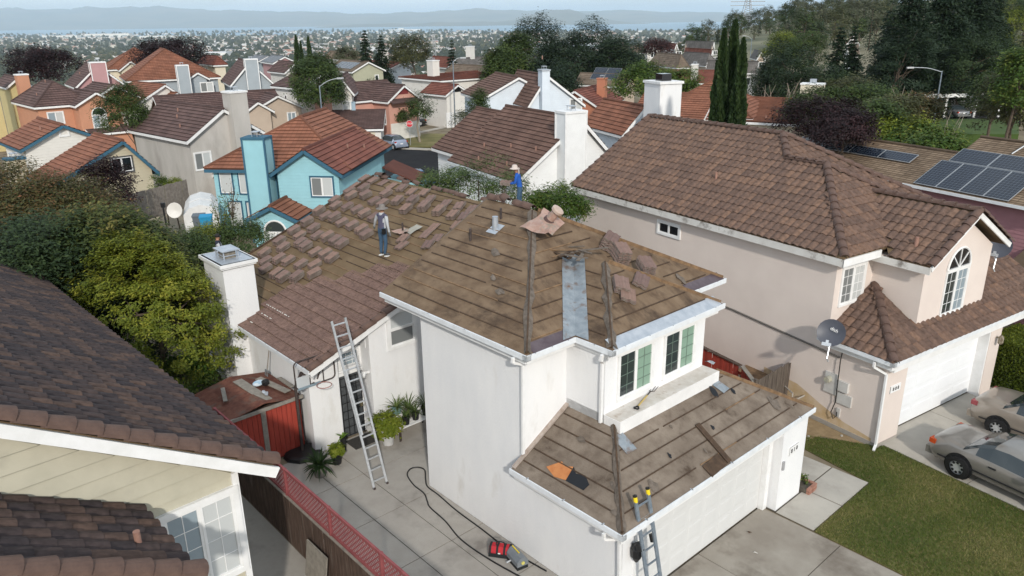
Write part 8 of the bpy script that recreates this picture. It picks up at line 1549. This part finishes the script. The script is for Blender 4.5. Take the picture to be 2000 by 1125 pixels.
# worker with bucket hat seen from behind
J, R, B = std(((-.36, .06, 1.14), (-.50, .14, .93)), ((.27, .0, 1.12), (.29, .04, .86)), ((-.11, .03, .49), (-.1, -.02, .10), (-.11, .15, .04)), ((.12, .02, .48), (.1, -.05, .09), (.2, .1, .04)), lean=.04)
up_yaw = math.atan2((FM.to_3x3() @ Vector((0, 1, 0))).y, (FM.to_3x3() @ Vector((0, 1, 0))).x)-math.pi/2
wz = zM(3.05)+.02; t1 = person('person', 'worker in bucket hat, slate vest and jeans seen from behind on the tile-strewn slope', FM @ Matrix.Translation((-6.45, 3.05, wz)) @ Matrix.Rotation(R_(12), 4, 'Z') @ Matrix.Scale(1.03, 4), J, R, B, [m_jean, m_vest, m_slv, m_skin, m_glove, m_shoe]); hat(t1, (0, .065, 1.655), m_hat, .21, .105)
MB().lathe([(.075, 1.40), (.10, 1.43), (.085, 1.49), (.07, 1.50)], 14, (0, .03, 0)).build('collar', m_slv, t1, smooth=True); MB().box(.12, .2, -.14, -.02, .8, .98).build('tool_pouch', m_black, t1)
for s in (-1, 1): MB().obox((s*.105-.045+(0.05 if s > 0 else 0), -.09, 0), (.09, 0, 0), (0 if s < 0 else .05, .27, 0), (0, 0, .028)).build('shoe_sole', m_trim, t1)
# worker in blue shirt holding tiles, facing left
J, R, B = std(((-.24, .14, 1.13), (-.14, .36, 1.10)), ((.24, .14, 1.13), (.13, .36, 1.06)), ((-.11, .06, .49), (-.11, -.02, .09), (-.11, .14, .04)), ((.11, .02, .49), (.11, -.05, .09), (.11, .1, .04)), lean=.10, head=(0, .05))
pb = Vector((-4.75, 8.0, zrm-.384*1.15)); t2 = person('person', 'worker in blue shirt and cream sun hat holding a tile stack beyond the ridge', FM @ Matrix.Translation(pb) @ Matrix.Rotation(R_(128), 4, 'Z'), J, R, B, [m_jean, m_blueS, m_blueS, m_skin, m_skin, m_shoe]); hat(t2, (0, .19, 1.655), m_hat2, .19, .105); MB().slab([(-.1, .02, 1.42), (.1, .02, 1.42), (.11, .04, 1.66), (-.11, .04, 1.66)], (0, -1, 0), .015).build('neck_flap', m_hat2, t2)
tt = thing('held_tiles', 'grey-brown tiles held by the worker in the blue shirt', 'tile stack', mtx=FM @ Matrix.Translation(pb) @ Matrix.Rotation(R_(128), 4, 'Z') @ Matrix.Translation((0, .52, 1.03)))
for k in range(4): link('tile', one_tile(m_tile_c[k % 4]), tt, Matrix.Translation((0, 0, .03*k)) @ Matrix.Rotation(.05, 4, 'X') @ Matrix.Rotation(1.57, 4, 'Z'))
# man behind the chimney, dark hair and sunglasses, facing right
J, R, B = std(((-.26, .1, 1.14), (-.2, .3, 1.0)), ((.26, .1, 1.14), (.2, .3, 1.0)), ((-.11, .05, .49), (-.11, 0, .09), (-.11, .14, .04)), ((.11, .03, .49), (.11, 0, .09), (.11, .14, .04)))
hp_ = to_plane(424, 466, (0, 1, 0), -.55); foot3 = Vector((hp_.x, hp_.y, hp_.z-1.53)); t3 = person('person', 'man in sunglasses with dark hair looking out from behind the chimney', FM @ Matrix.Translation(foot3) @ Matrix.Rotation(R_(-25), 4, 'Z'), J, R, B, [m_jean, mat('navy_vest', (.02, .025, .045), rough=.9), m_slv, m_skin, m_glove, m_shoe])
MB().lathe([(.001, .085), (.06, .08), (.088, .045), (.094, 0), (.085, -.03), (.08, -.03)], 16, (0, .015, 1.625)).build('hair', m_hair, t3, smooth=True); MB().box(-.075, .075, .10, .135, 1.585, 1.625).box(-.09, -.08, .0, .12, 1.6, 1.615).box(.08, .09, .0, .12, 1.6, 1.615).build('sunglasses', m_black, t3); MB().box(-.045, .045, .085, .12, 1.49, 1.515).build('beard', m_hair, t3)
l3 = ladder('rear_ladder', 'ladder under the man behind the chimney, mostly hidden by the roof', FM, foot3+Vector((-.55, 0, -foot3.z)), foot3+Vector((.1, 0, .05)), .42, 9, m_alu, wide_dir=(0, 1, 0))
